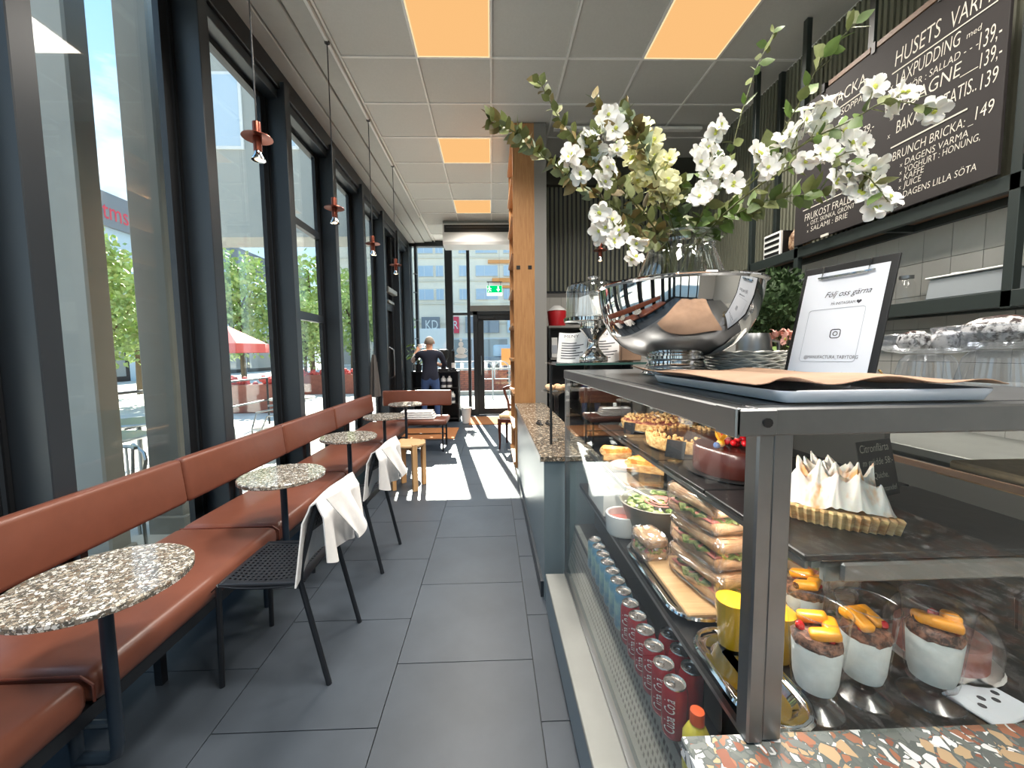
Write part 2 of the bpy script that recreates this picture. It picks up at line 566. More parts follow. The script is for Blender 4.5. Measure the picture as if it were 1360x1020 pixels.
    def mesh(s, name, mats, smooth=True, recalc=True):
        if recalc:
            bmesh.ops.recalc_face_normals(s.bm, faces=s.bm.faces)
        me = bpy.data.meshes.new(name)
        s.bm.to_mesh(me)
        s.bm.free()
        for m in (mats if isinstance(mats, (list, tuple)) else [mats]):
            me.materials.append(m)
        if smooth:
            me.polygons.foreach_set('use_smooth', [True] * len(me.polygons))
            me.set_sharp_from_angle(angle=0.65)
        return me

    def build(s, name, m, parent=None, smooth=True, **k):
        return obj(name, s.mesh(name, m, smooth), parent, **k)


def obj(name, me, parent=None, loc=None, rot=None, scale=None, kind=None, label=None):
    o = bpy.data.objects.new(name, me)
    COL.objects.link(o)
    if parent:
        o.parent = parent
    if loc is not None:
        o.location = loc
    if rot is not None:
        o.rotation_euler = rot
    if scale is not None:
        o.scale = scale if hasattr(scale, '__len__') else (scale,) * 3
    if kind:
        o['kind'] = kind
    if label:
        o['label'] = label
    return o


def T(name, label, cat, loc=(0, 0, 0), rz=0.0, group=None, kind=None):
    o = bpy.data.objects.new(name, None)
    o.empty_display_size = 0.05
    COL.objects.link(o)
    o.location = loc
    o.rotation_euler = (0, 0, rz)
    if label:
        o['label'] = label
        o['category'] = cat
    if group:
        o['group'] = group
    if kind:
        o['kind'] = kind
    return o


def ST(name):
    return T(name, None, None, kind='structure')


def box(x0, x1, y0, y1, z0, z1, bev=0.0, seg=1):
    return MB().box(x0, x1, y0, y1, z0, z1, bev, seg)


def copy_tree(o, parent=None):
    c = o.copy()
    COL.objects.link(c)
    if parent:
        c.parent = parent
    for ch in list(o.children):
        copy_tree(ch, c)
    return c


# ------------------------------------------------------------------ text meshes, made while the scene is empty
_tx = {}


def prep_text(strings, shear=0.0, offset=0.0, font_space=1.0):
    tmp = []
    for t in strings:
        cu = bpy.data.curves.new('t', 'FONT')
        cu.body = t
        cu.size = 1
        cu.shear = shear
        cu.offset = offset
        cu.space_character = font_space
        cu.resolution_u = 3
        o = bpy.data.objects.new('t', cu)
        COL.objects.link(o)
        tmp.append((t, o))
    dg = bpy.context.evaluated_depsgraph_get()
    dg.update()
    for t, o in tmp:
        me = bpy.data.meshes.new_from_object(o.evaluated_get(dg))
        _tx[(t, shear)] = me
    for t, o in tmp:
        bpy.data.objects.remove(o)


CHALK = ['HUSETS', 'VARMA', 'x', 'LAXPUDDING', 'med', '139:-', '139,-', 'SMÖR : SALLAD - - -', 'LASAGNE__', 'BAKAD POTATIS..', 'BRUNCH BRICKA: _', '149', '139',
         'DAGENS VARMA', 'YOGHURT : HONUNG,', 'KAFFE', 'JUICE', 'DAGENS LILLA SÖTA', 'GOD MACKA', '(EJ SALLAD 25:-)', 'FRUKOST FRALLA', 'OST, SKINKA, GRÖNT',
         'SALAMI : BRIE', '45:-', '79,-', 'SOPPA']
CARD = ['Citronflärta', 'm grädde 58:-', 'obs! Quiche,', 'spår av mandel']
prep_text(CHALK + CARD, 0.12, -0.008)
prep_text(['Följ oss gärna'], 0.45)
prep_text(['PÅ INSTAGRAM', '@MANUFACTURA_TABYTORG', 'tms', 'Cuba Cola', 'BON', 'MENY', 'KD', 'R'], 0.0, 0.0)


def text(s, parent, mtx, w, h, m, shear=0.12, name='lettering', wrap=None):
    src = _tx[(s, shear)]
    me = src.copy()
    me.name = name
    xs = [v.co.x for v in me.vertices]
    ys = [v.co.y for v in me.vertices]
    x0, x1, y0, y1 = min(xs), max(xs), min(ys), max(ys)
    capy = 0.69
    kx = w / max(1e-6, x1 - x0)
    ky = h / capy
    for v in me.vertices:
        p = Vector(((v.co.x - x0) * kx, v.co.y * ky, 0))
        if wrap:
            p = Vector(wrap(p.x, p.y))
        v.co = mtx @ p
    me.materials.clear()
    me.materials.append(m)
    me.polygons.foreach_set('material_index', [0] * len(me.polygons))
    return obj(name, me, parent)


def fr(o, x, y, z):
    """matrix with columns x,y,z axes and origin o"""
    return Matrix(((x[0], y[0], z[0], o[0]), (x[1], y[1], z[1], o[1]), (x[2], y[2], z[2], o[2]), (0, 0, 0, 1)))

# ================================================================== THE SETTING
XL, XR, YB, YE, ZC = -1.75, 2.63, -3.2, 8.8, 3.79
# floor: slabs laid in running bond
floor = ST('floor')
box(XL - 0.2, XR + 0.1, YB, YE + 0.15, -0.12, -0.012).build('floor_bed', M['grout'], floor)
tile_me = box(-0.298, 0.298, -0.298, 0.298, -0.012, 0.0).mesh('tile', M['floor'], False)
cols = [-0.437 - 0.6 * 2 + 0.6 * i for i in range(7)]
for i, x in enumerate(cols):
    y = 1.66 - 0.6 * 8 + (0.0 if i % 2 == 0 else 0.3)
    while y < YE:
        if x < XR and y + 0.6 > YB + 0.3:
            obj('tile', tile_me, floor, (x + 0.3, y + 0.3, 0))
        y += 0.6
# ceiling: tile grid, light panels take tile places
ceiling = ST('ceiling')
box(XL - 0.2, XR + 0.1, YB, YE + 0.15, ZC + 0.03, ZC + 0.13).build('ceiling_slab', M['ceilgrid'], ceiling)
CX = [-1.2, -0.58, 0.03, 0.66, 1.29, 1.92, 2.62]
CY = [3.455 + 0.6 * k for k in range(-11, 9)]
LIGHTS = {(1, -1), (1, 2), (1, 5), (1, -4), (1, -7), (4, -1), (4, -4), (4, -7)}
ct = {}
for i in range(6):
    for j in range(-11, 8):
        x0, x1 = CX[i], CX[i + 1]
        y0 = 3.455 + 0.6 * j
        if y0 < YB or (i, j) in LIGHTS:
            continue
        w = round(x1 - x0, 3)
        if w not in ct:
            ct[w] = box(-w / 2 + 0.012, w / 2 - 0.012, -0.288, 0.288, -0.006, 0.01).mesh('tile', M['ceil'], False)
        obj('tile', ct[w], ceiling, ((x0 + x1) / 2, y0 + 0.3, ZC + 0.012))
g = MB()
for x in CX:
    g.box(x - 0.009, x + 0.009, YB, YE, ZC - 0.001, ZC + 0.03)
for k in range(-11, 9):
    y = 3.455 + 0.6 * k
    if y > YB:
        g.box(CX[0], CX[-1], y - 0.009, y + 0.009, ZC - 0.002, ZC + 0.03)
g.build('ceiling_grid', M['ceilgrid'], ceiling, False)
for (x0, x1, dz) in ((-1.96, -1.62, 0.0), (-1.612, -1.42, 0.012), (-1.412, -1.25, 0.03)):
    box(x0, x1, YB, YE, ZC - 0.03 + dz, ZC + 0.03, 0.006).build('plank', M['bulk'], ceiling, False)
box(-1.245, -1.222, YB, YE - 1.6, ZC - 0.022, ZC + 0.02, 0.003).build('pendant_rail', M['ceilgrid'], ceiling, False)

LB = {(1, -1): 'large glowing amber ceiling panel above the aisle, nearest of its row', (1, 2): 'glowing amber ceiling panel above the aisle, second from the camera',
      (1, 5): 'small far glowing amber ceiling panel before the air curtain', (4, -1): 'glowing amber ceiling panel above the chalkboard side and the bouquet'}
for (i, j) in sorted(LIGHTS):
    x0, x1, y0 = CX[i], CX[i + 1], 3.455 + 0.6 * j
    if y0 < YB - 0.3:
        continue
    cxp, cyp = (x0 + x1) / 2, y0 + 0.3
    t = T('ceiling_light', LB.get((i, j), 'amber ceiling light panel behind the camera, %s row, %s of them' % ('aisle' if i == 1 else 'counter', 'nearer' if j == -4 else 'farther')),
          'ceiling light', (cxp, cyp, ZC - 0.004), 0, 'amber ceiling light panels')
    h = (x1 - x0) / 2 - 0.012
    b = MB()
    b.box(-h, h, -0.288, -0.28, 0, 0.02).box(-h, h, 0.28, 0.288, 0, 0.02).box(-h, -h + 0.008, -0.28, 0.28, 0, 0.02).box(h - 0.008, h, -0.28, 0.28, 0, 0.02)
    b.build('frame', M['lightedge'], t, False)
    box(-h + 0.008, h - 0.008, -0.28, 0.28, 0.004, 0.016).build('diffuser', M['lightpanel'], t, False)
    ld = bpy.data.lights.new('panel_lamp', 'AREA')
    ld.shape = 'RECTANGLE'
    ld.size, ld.size_y = 0.56, 0.54
    ld.energy = PANEL_LAMP_W
    ld.spread = 2.35
    ld.color = (1.0, 0.94, 0.86)
    lo = bpy.data.objects.new('lamp', ld)
    COL.objects.link(lo)
    lo.parent = t
    lo.location = (0, 0, -0.004)

# ---- left facade: deep mullions, one bay a metre
wl = ST('wall_left')
yr = [1.655 + k for k in range(-5, 8)]
fm = MB().box(-0.12, 0.04, -0.105, -0.015, 0, 3.66, 0.004).box(-0.16, -0.115, -0.14, 0.02, 0.0, 3.66).mesh('mullion', M['frame'], False)
gm = MB().box(-0.12, -0.105, -0.008, 0.008, 0.1, 3.6).box(-0.12, -0.105, -0.125, -0.11, 0.1, 3.6).mesh('gasket', M['frame2'], False)
for y in yr:
    if y > YE:
        continue
    mo = obj('mullion', fm, wl, (XL, y, 0))
    obj('gasket', gm, mo)
box(XL - 0.24, XL + 0.005, YB, YE, 3.60, ZC + 0.03, 0.004).build('head_beam', M['frame2'], wl, False)
box(XL - 0.22, XL - 0.02, YB, YE, 3.52, 3.60, 0.004).build('head_rail', M['frame'], wl, False)
box(XL - 0.24, XL, YB, YE, -0.1, 0.10, 0.004).build('sill', M['frame2'], wl, False)
wn = 0
for y0, y1 in zip(yr[:-1], yr[1:]):
    if y1 < YB or y1 > YE + 0.9:
        continue
    wn += 1
    if abs(y1 - 7.655) < 0.01:
        continue
    w = ST('window_%d' % wn)
    box(XL - 0.145, XL - 0.137, y0 + 0.02, y1 - 0.14, 0.1, 3.56).build('pane', M['glass'], w, False)
    f = MB()
    f.box(XL - 0.15, XL - 0.12, y0 + 0.022, y0 + 0.13, 0.1, 3.54).box(XL - 0.15, XL - 0.115, y1 - 0.20, y1 - 0.142, 0.1, 3.54)
    f.box(XL - 0.15, XL - 0.12, y0 + 0.13, y1 - 0.20, 0.1, 0.16).box(XL - 0.15, XL - 0.12, y0 + 0.13, y1 - 0.20, 3.48, 3.54)
    f.build('window_frame', M['frame2'], w, False)
    if abs(y1 - 4.655) < 0.01:
        f = MB().box(XL - 0.15, XL - 0.10, y0 + 0.13, y1 - 0.2, 1.72, 1.80).box(XL - 0.15, XL - 0.10, y0 + 0.13, y1 - 0.2, 2.62, 2.69)
        f.build('transom_bar', M['frame'], w, False)
# side door in the left facade
d2 = ST('door_2')
b = MB().box(XL - 0.17, XL - 0.06, 6.66, 6.80, 0, 3.5).box(XL - 0.17, XL - 0.06, 7.40, 7.555, 0, 3.5).box(XL - 0.17, XL - 0.06, 6.8, 7.4, 2.15, 2.35).box(XL - 0.17, XL - 0.06, 6.8, 7.4, 0, 0.25)
b.build('door_frame', M['frame2'], d2, False)
box(XL - 0.14, XL - 0.12, 6.80, 7.40, 0.25, 2.15).build('door_panel', M['frame2'], d2, False)
box(XL - 0.14, XL - 0.12, 6.80, 7.40, 2.35, 3.5).build('upper_panel', M['frame2'], d2, False)
MB().tube([(XL - 0.03, 6.95, 0.95), (XL + 0.05, 6.95, 1.0), (XL + 0.05, 6.95, 1.45), (XL - 0.03, 6.95, 1.5)], 0.014).build('pull_handle', M['steel'], d2)
b = MB().box(XL - 0.04, XL + 0.06, 6.72, 7.3, 2.42, 2.50, 0.01).box(XL - 0.03, XL + 0.05, 6.75, 7.1, 2.24, 2.28, 0.005)
b.build('door_closer', M['steeldull'], d2, False)

# ---- end facade with the glass entrance door
we = ST('wall_end')
def bar(x0, x1, z0, z1, m='frame2', nm='mullion', y0=YE, y1=YE + 0.14):
    return box(x0, x1, y0, y1, z0, z1, 0.004).build(nm, M[m], we, False)
bar(XL - 0.25, -1.72, 0, ZC, 'frame')
bar(-1.655, -1.60, 0, ZC, 'frame')
bar(-1.00, -0.84, 0, ZC)
bar(-0.525, -0.46, 0, ZC)
bar(-0.40, -0.30, 0, 2.42)
bar(0.78, 0.90, 0, ZC)
bar(1.7, 1.8, 0, ZC)
bar(XL, XR, 3.70, ZC + 0.03, 'frame2', 'head_beam')
bar(XL, -0.40, 0, 0.13, 'frame2', 'sill')
bar(0.9, XR, 0, 0.13, 'frame2', 'sill')
bar(-0.46, 0.78, 2.22, 2.30, 'frame2', 'transom')
bar(-0.46, 0.78, 2.30, 2.42, 'greydark', 'transom_cover', YE - 0.03, YE)
bar(-0.84, -0.525, 2.22, 2.27, 'frame2', 'transom')
for zz in (0.72, 1.7, 2.1, 2.7, 3.1):
    bar(-1.68, -1.58, zz, zz + 0.025, 'steel', 'clamp', YE - 0.03, YE)
k = 20
for x0, x1, z0, z1 in ((-1.72, -1.655, 0.13, 3.7), (-1.60, -1.00, 0.13, 3.7), (-0.84, -0.525, 0.13, 3.7), (-0.46, 0.78, 2.42, 3.7), (0.9, 1.7, 0.13, 3.7), (1.8, XR, 0.13, 3.7)):
    w = ST('window_%d' % k)
    k += 1
    box(x0, x1, YE + 0.06, YE + 0.068, z0, z1).build('pane', M['glass'], w, False)
d1 = ST('door_1')
f = MB().box(-0.30, -0.17, YE + 0.02, YE + 0.09, 0.01, 2.22, 0.004).box(0.66, 0.78, YE + 0.02, YE + 0.09, 0.01, 2.22, 0.004)
f.box(-0.17, 0.66, YE + 0.02, YE + 0.09, 0.01, 0.14).box(-0.17, 0.66, YE + 0.02, YE + 0.09, 2.10, 2.22)
f.build('door_frame', M['frame2'], d1, False)
box(-0.17, 0.66, YE + 0.05, YE + 0.058, 0.14, 2.10).build('pane', M['glass'], d1, False)
MB().tube([(-0.235, YE + 0.02, 0.9), (-0.235, YE - 0.05, 0.92), (-0.235, YE - 0.05, 1.3), (-0.235, YE + 0.02, 1.32)], 0.014).build('pull_handle', M['steel'], d1)
box(-0.28, 0.1, YE - 0.04, YE + 0.02, 2.13, 2.19, 0.006).build('door_closer', M['frame2'], d1, False)
# white sticker on the side light (a stacked cup with steam)
st = T('window_sticker', 'white round cup-shaped sticker on the tall side window by the door', 'sticker', (-0.68, YE + 0.055, 1.32))
b = MB()
for (cx0, cz0, rx, rz_) in ((0, 0.0, 0.14, 0.05), (0, 0.12, 0.10, 0.085), (0, 0.26, 0.055, 0.06), (0, 0.36, 0.03, 0.035)):
    b.prism([(cx0 + rx * math.cos(2 * PI * i / 20), cz0 + rz_ * math.sin(2 * PI * i / 20)) for i in range(20)], 0, 0.0015)
me = b.mesh('motif', M['white'], False)
obj('motif', me, st, rot=(PI / 2, 0, 0))
b = MB().tube([(0.09 + 0.05 * math.sin(PI * i / 8), -0.002, 0.07 + 0.1 * i / 8) for i in range(9)], 0.009, 6)
b.build('handle_motif', M['white'], st)

# ---- right side: tiled wall below, ribbed olive wall above
wr = ST('wall_right')
box(XR + 0.012, XR + 0.15, YB, YE, 0, ZC).build('wall_body', M['grout'], wr, False)
tm = box(-0.008, 0.012, -0.0735, 0.0735, -0.0985, 0.0985).mesh('tile', M['walltile'], False)
for a in range(30):
    y = 0.95 + 0.15 * a
    if y > 5.1:
        break
    for c in range(6):
        z = 0.98 + 0.2 * c
        obj('tile', tm, wr, (XR, y, z))
b = MB()
y = YB
while y < 5.2:
    b.box(XR - 0.022, XR + 0.014, y, y + 0.022, 2.19, ZC)
    y += 0.042
o = b.build('rib', M['olive'], wr, False)
o['kind'] = 'stuff'
box(XR - 0.006, XR + 0.012, YB, 5.2, 2.08, ZC).build('rib_backing', M['olive'], wr, False)
box(XR - 0.006, XR + 0.012, YB, 0.87, 0, 2.1).build('lower_wall', M['walltile'], wr, False)
box(XR - 0.006, XR + 0.012, 5.2, YE, 0, ZC).build('far_wall', M['greydark'], wr, False)
wp = ST('wall_partition')
box(0.48, 0.61, 4.36, 5.32, 0, ZC).build('wall_body', M['greydark'], wp, False)
wf = ST('wall_back_bar')
box(0.61, XR, 5.20, 5.32, 0, ZC).build('wall_body', M['greydark'], wf, False)
b = MB()
x = 0.615
while x < XR - 0.03:
    b.box(x, x + 0.03, 5.172, 5.2, 2.16, 3.46)
    x += 0.056
o = b.build('rib', M['olive'], wf, False)
o['kind'] = 'stuff'
box(0.61, XR, 5.19, 5.2, 2.14, 3.46).build('rib_backing', M['frame'], wf, False)
box(0.61, XR, 5.10, 5.2, 3.46, ZC, 0.003).build('painted_shade_panel', M['oliveshade'], wf, False)  # dark colour stands for the shade along the top of this wall
tm2 = box(-0.0735, 0.0735, -0.012, 0.004, -0.0985, 0.0985).mesh('tile', M['walltile'], False)
for a in range(13):
    for c in range(6):
        obj('tile', tm2, wf, (0.69 + 0.15 * a, 5.2, 0.98 + 0.2 * c))
wb = ST('wall_rear')
box(0.9, XR + 0.1, YB - 0.12, YB, 0, ZC).build('wall_body', M['ceil'], wb, False)
for k_ in range(4):
    box(XL - 0.2 + 0.88 * k_, XL - 0.08 + 0.88 * k_, YB - 0.15, YB, 0, ZC).build('mullion', M['frame'], wb, False)
box(XL - 0.2, 0.9, YB - 0.12, YB, 3.6, ZC).build('head_beam', M['frame2'], wb, False)
box(XL - 0.2, 0.9, YB - 0.12, YB, 0, 0.12).build('sill', M['frame2'], wb, False)
box(XL - 0.1, 0.9, YB - 0.08, YB - 0.07, 0.12, 3.6).build('pane', M['glass'], ST('window_40'), False)
for x0, x1 in ((0.70, 1.12), (1.50, 2.3)):
    box(x0, x1, 4.38, 4.44, ZC - 0.05, ZC - 0.02, 0.003).build('rail', M['ceilgrid'], ceiling, False)

# coir mats let into the floor
for nm, x0, x1, y0, y1, lb in (('a', -0.46, 0.86, 7.55, 8.5, 'brown coir doormat in front of the glass entrance door'), ('b', -1.62, -0.62, 6.3, 7.25, 'brown coir mat in front of the black coffee cabinet')):
    t = T('doormat', lb, 'doormat', ((x0 + x1) / 2, (y0 + y1) / 2, 0))
    w, h = (x1 - x0) / 2, (y1 - y0) / 2
    box(-w, w, -h, h, 0.0, 0.012, 0.003).build('mat_body', M['coir'], t, False)

# air curtain above the door
t = T('air_curtain', 'long white air curtain unit hanging above the entrance door', 'air curtain', (0.0, 7.4, 3.36))
b = MB()
pr = [(0.03, 0.0), (0.0, 0.05), (0.0, 0.24), (0.0, 0.37), (0.42, 0.37), (0.42, 0.0)]
me = MB().prism([(p[0], p[1]) for p in pr], -0.86, 0.95).mesh('body', M['white'], False)
obj('body', me, t, rot=(PI / 2, 0, PI / 2))
box(-0.83, 0.92, -0.008, 0.002, 0.215, 0.345).build('intake_grille', M['frame2'], t, False)
box(-0.80, 0.90, -0.012, -0.008, 0.30, 0.306).build('grille_bar', M['steel'], t, False)
box(-0.86, 0.95, 0.05, 0.3, 0.37, 0.43).build('bracket', M['steeldull'], t, False)

# exit sign
t = T('exit_sign', 'green hanging exit sign with running figure and arrow by the door', 'exit sign', (0.075, 7.9, 2.50))
box(-0.15, 0.15, -0.012, 0.012, 0.0, 0.20, 0.004).build('sign_box', M['exitwhite'], t, False)
box(-0.145, 0.145, -0.016, -0.012, 0.06, 0.195).build('green_field', M['exitgreen'], t, False)
b = MB()
b.prism([(-0.105 + 0.014 * math.cos(i), 0.172 + 0.014 * math.sin(i)) for i in [2 * PI * q / 8 for q in range(8)]], 0, 0.002)
for q in ([(-0.115, 0.155), (-0.09, 0.155), (-0.085, 0.115), (-0.11, 0.115)], [(-0.11, 0.118), (-0.094, 0.118), (-0.115, 0.07), (-0.13, 0.074)], [(-0.098, 0.118), (-0.084, 0.118), (-0.06, 0.09), (-0.072, 0.082)],
          [(-0.09, 0.15), (-0.085, 0.14), (-0.055, 0.128), (-0.058, 0.138)], [(-0.115, 0.152), (-0.112, 0.14), (-0.14, 0.122), (-0.146, 0.13)],
          [(0.06, 0.18), (0.085, 0.18), (0.085, 0.12), (0.06, 0.12)], [(0.035, 0.125), (0.11, 0.125), (0.0725, 0.075)]):
    b.prism(q, 0, 0.002)
me = b.mesh('pictogram', M['exitwhite'], False)
obj('pictogram', me, t, (0, -0.016, 0), (PI / 2, 0, 0))
MB().cyl((-0.12, 0, 0.2), (-0.12, 0, 0.26), 0.005, 6).build('rod', M['frame2'], t)
MB().cyl((0.12, 0, 0.2), (0.12, 0, 0.26), 0.005, 6).build('rod', M['frame2'], t)
box(-0.15, 0.15, -0.01, 0.01, 0.26, 0.275).build('bracket', M['frame2'], t, False)
MB().cyl((0.1, 0, 0.275), (0.1, 0, ZC - 2.5), 0.003, 6).build('wire', M['steel'], t)

# ---- oak partition with shelves opening to the aisle
t = T('oak_shelf_unit', 'tall oak shelf partition reaching the ceiling beside the counter', 'shelf unit', (0.25, 4.36, 0))
box(0.0, 0.23, 0.0, 0.035, 0, ZC - 0.005).build('end_panel', M['oak'], t, False)
box(0.0, 0.23, 0.9, 0.935, 0, ZC - 0.005).build('end_panel', M['oak'], t, False)
box(0.20, 0.23, 0.035, 0.9, 0, ZC - 0.005).build('back_panel', M['oak'], t, False)
sh = box(-0.018, 0.2, 0.035, 0.9, -0.015, 0.015).mesh('shelf', M['oak'], False)
for i in range(10):
    obj('shelf', sh, t, (0, 0, 0.12 + 0.39 * i))
for x in (0.052, 0.178):
    b = box(x - 0.02, x + 0.02, -0.006, 0.002, 2.27, 2.31, 0.002)
    so = b.build('socket', M['blackp'], t, False)

# ================================================================== OUTSIDE
o = box(-90, 60, YE + 0.3, 90, -0.3, -0.02).build('ground_street', M['plaza'], None, False, kind='structure')
o = box(-90, XL - 0.26, -60, YE + 0.3, -0.3, -0.02).build('ground_plaza', M['plaza'], None, False, kind='structure')
t = T('overhanging_block', 'grey overhanging upper storey of the next building past the side windows', 'building', (-4.2, 8.9, 0))
box(-2.15, 2.1, -0.3, 0.5, 3.85, 12.0).build('wall', M['blockgrey'], t, False)
for zz in (5.6, 8.4):
    for xx in (-1.6, -0.5, 0.6):
        f = box(xx, xx + 0.8, -0.33, -0.3, zz, zz + 1.5).build('window', M['winframe'], t, False)
        box(xx + 0.06, xx + 0.74, -0.335, -0.33, zz + 0.06, zz + 1.44).build('pane', M['winblue'], f, False)
for (x0, x1, y0, y1, lb) in ((-2.95, -2.44, 2.5, 2.65, 'grey concrete pillar outside the first window, nearer the camera'), (-2.69, -2.44, 3.1, 3.25, 'grey concrete pillar outside the first window, beyond its twin')):
    t = T('concrete_pillar', lb, 'pillar', ((x0 + x1) / 2, (y0 + y1) / 2, 0))
    w, h = (x1 - x0) / 2, (y1 - y0) / 2
    box(-w, w, -h, h, -0.05, 6.5, 0.012).build('shaft', M['concrete'], t, False)
    box(-w - 0.02, w + 0.02, -h - 0.02, h + 0.02, -0.05, 0.12, 0.01).build('base', M['concrete'], t, False)

# beige office block across the street
t = T('office_building', 'pale beige office block with rows of blue windows across the street', 'building', (0, 50, 0))
box(-19, 26, 0, 12, -0.1, 21).build('wall', M['beige'], t, False)
for zz in (5.2, 7.7, 10.5, 13.3, 16.2, 19):
    box(-19, 26, -0.12, 0, zz - 0.12, zz + 0.12).build('facade_band', M['beige2'], t, False)
wfm = {}
xs = [-17.4, -14.0, -11.3, -8.9, -6.75, -3.9, -1.85, 1.6, 4.6, 8, 11.5, 15, 18.5, 22]
ws = [1.2, 2.2, 1.5, 1.85, 0.95, 1.0, 2.75, 1.3, 2.4, 2.2, 2.2, 2.2, 2.2, 2.2]
for zz in (8.1, 10.95, 13.75, 16.7):
    for x, w in zip(xs, ws):
        if w not in wfm:
            wfm[w] = (box(0, w, -0.16, 0.02, 0, 1.35).mesh('window', M['winframe'], False), box(0.05, w - 0.05, -0.18, -0.15, 0.06, 1.29).mesh('pane', M['winblue'], False),
                      MB().box(w * 0.4 - 0.03, w * 0.4 + 0.03, -0.2, -0.17, 0, 1.35).mesh('glazing_bar', M['winframe'], False))
        f = obj('window', wfm[w][0], t, (x, 0, zz))
        obj('pane', wfm[w][1], f)
        obj('glazing_bar', wfm[w][2], f)
for x0, x1, z0, z1 in ((-0.3, 3.6, 12.5, 12.9), (0.2, 3.4, 10.2, 10.7), (0.3, 2.8, 9.5, 9.8)):
    box(x0, x1, -0.3, -0.1, z0, z1).build('awning', M['orange'], t, False)
for x0, x1, m in ((-8.6, -6.4, 'mallgrey'), (-4.9, -4.0, 'signred'), (-3.2, 1.0, 'mallgrey'), (2, 9, 'mallpale'), (-18, -12, 'mallpale')):
    f = box(x0, x1, -0.5, 0, 4.0, 6.0).build('shop_sign', M[m], t, False)
text('KD', t, fr((-8.1, -0.53, 4.5), (1, 0, 0), (0, 0, 1), (0, -1, 0)), 1.5, 1.1, M['white'], 0.0)
text('R', t, fr((-4.7, -0.53, 4.5), (1, 0, 0), (0, 0, 1), (0, -1, 0)), 0.6, 1.0, M['white'], 0.0)
for i in range(2, 12):
    f = box(-28 + 4.4 * i, -24.2 + 4.4 * i, -0.08, 0, 0, 3.4).build('shop_window', M['winframe'], t, False)
    box(-27.8 + 4.4 * i, -24.4 + 4.4 * i, -0.1, -0.08, 0.3, 3.2).build('pane', M['shopglass'], f, False)

# grey mall with red lettering beyond the plaza on the left
t = T('shopping_hall', 'grey clad shopping hall with red lettering past the side windows', 'building', (-22, 22, 0))
box(-14, 0, -30, 27, -0.1, 8.9).build('wall', M['mallpale'], t, False)
box(-14.2, 0.25, -30.2, 27.2, 8.9, 10.8).build('fascia', M['mallgrey'], t, False)
text('tms', t, fr((0.27, 1.5, 9.3), (0, 1, 0), (0, 0, 1), (1, 0, 0)), 1.6, 1.0, M['signred'], 0.0)
for i in range(10):
    f = box(0, 0.06, -29 + 5.4 * i, -24.4 + 5.4 * i, 0.0, 3.6).build('shop_window', M['frame2'], t, False)
    box(0.06, 0.09, -28.7 + 5.4 * i, -24.7 + 5.4 * i, 0.3, 3.3).build('pane', M['shopglass'], f, False)
for i in range(13):
    box(-0.01, 0.03, -29 + 4.2 * i, -28.94 + 4.2 * i, 3.7, 8.9).build('panel_joint', M['mallgrey'], t, False)


box(XL - 0.26, 40, -60, YB - 0.2, -0.3, -0.02).build('ground_yard', M['plaza'], None, False, kind='structure')
# trees
def make_tree(h, rx, seed):
    rnd = random.Random(seed)
    V, F = [], []
    for c in range(150):
        while True:
            p = Vector((rnd.uniform(-1, 1), rnd.uniform(-1, 1), rnd.uniform(-1, 1)))
            if 0.25 < p.length < 1:
                break
        cc = Vector((p.x * rx, p.y * rx, h * 0.64 + p.z * h * 0.36))
        for q in range(22):
            d = Vector((rnd.gauss(0, 1), rnd.gauss(0, 1), rnd.gauss(0, 1))) * 0.2
            a = Vector((rnd.uniform(-1, 1), rnd.uniform(-1, 1), rnd.uniform(-1, 1))).normalized() * 0.11
            b = a.cross(Vector((rnd.uniform(-1, 1), rnd.uniform(-1, 1), rnd.uniform(-1, 1)))).normalized() * 0.07
            i = len(V)
            V += [cc + d - a, cc + d + b, cc + d + a, cc + d - b]
            F.append((i, i + 1, i + 2, i + 3))
    me = bpy.data.meshes.new('foliage')
    me.from_pydata([tuple(v) for v in V], [], F)
    me.materials.append(M['treeleaf'])
    tk = MB().tube([(0, 0, -0.1), (0.03, 0, h * 0.3), (-0.03, 0.04, h * 0.6), (0, 0, h * 0.9)], [0.12, 0.1, 0.07, 0.02], 8)
    for q in range(6):
        a = q * 1.05
        tk.tube([(0, 0, h * (0.35 + 0.05 * q)), (math.cos(a) * rx * 0.6, math.sin(a) * rx * 0.6, h * (0.55 + 0.06 * q))], [0.05, 0.015], 6)
    return me, tk.mesh('trunk', M['trunk'])


trees = [make_tree(5.6, 1.5, s) for s in (3, 4, 5)]
TP = [(-10.5, 10.9, 0.8, 'slim young tree beyond the plaza, between the concrete pillars'), (-13.6, 15.6, 0.85, 'green street tree just right of the second concrete pillar'), (-9.6, 15.6, 0.95, 'bushy green tree filling the second side window'),
      (-6.9, 14.9, 0.62, 'green street tree at the right of the second side window'), (-8.4, 18.8, 1.05, 'green street tree seen through the third side window'),
      (-8.0, 23.0, 1.1, 'green street tree seen through the fourth side window'), (-7.2, 27.5, 1.15, 'green street tree seen through the narrow fifth side window'), (-13.5, 8.0, 0.9, 'green tree at the left edge beyond the plaza')]
for i, (x, y, s, lb) in enumerate(TP):
    t = T('street_tree', lb, 'tree', (x, y, -0.02), i * 1.3, 'street trees on the plaza')
    t.scale = (s, s, s)
    obj('trunk', trees[i % 3][1], t)
    obj('foliage', trees[i % 3][0], t, kind='stuff')


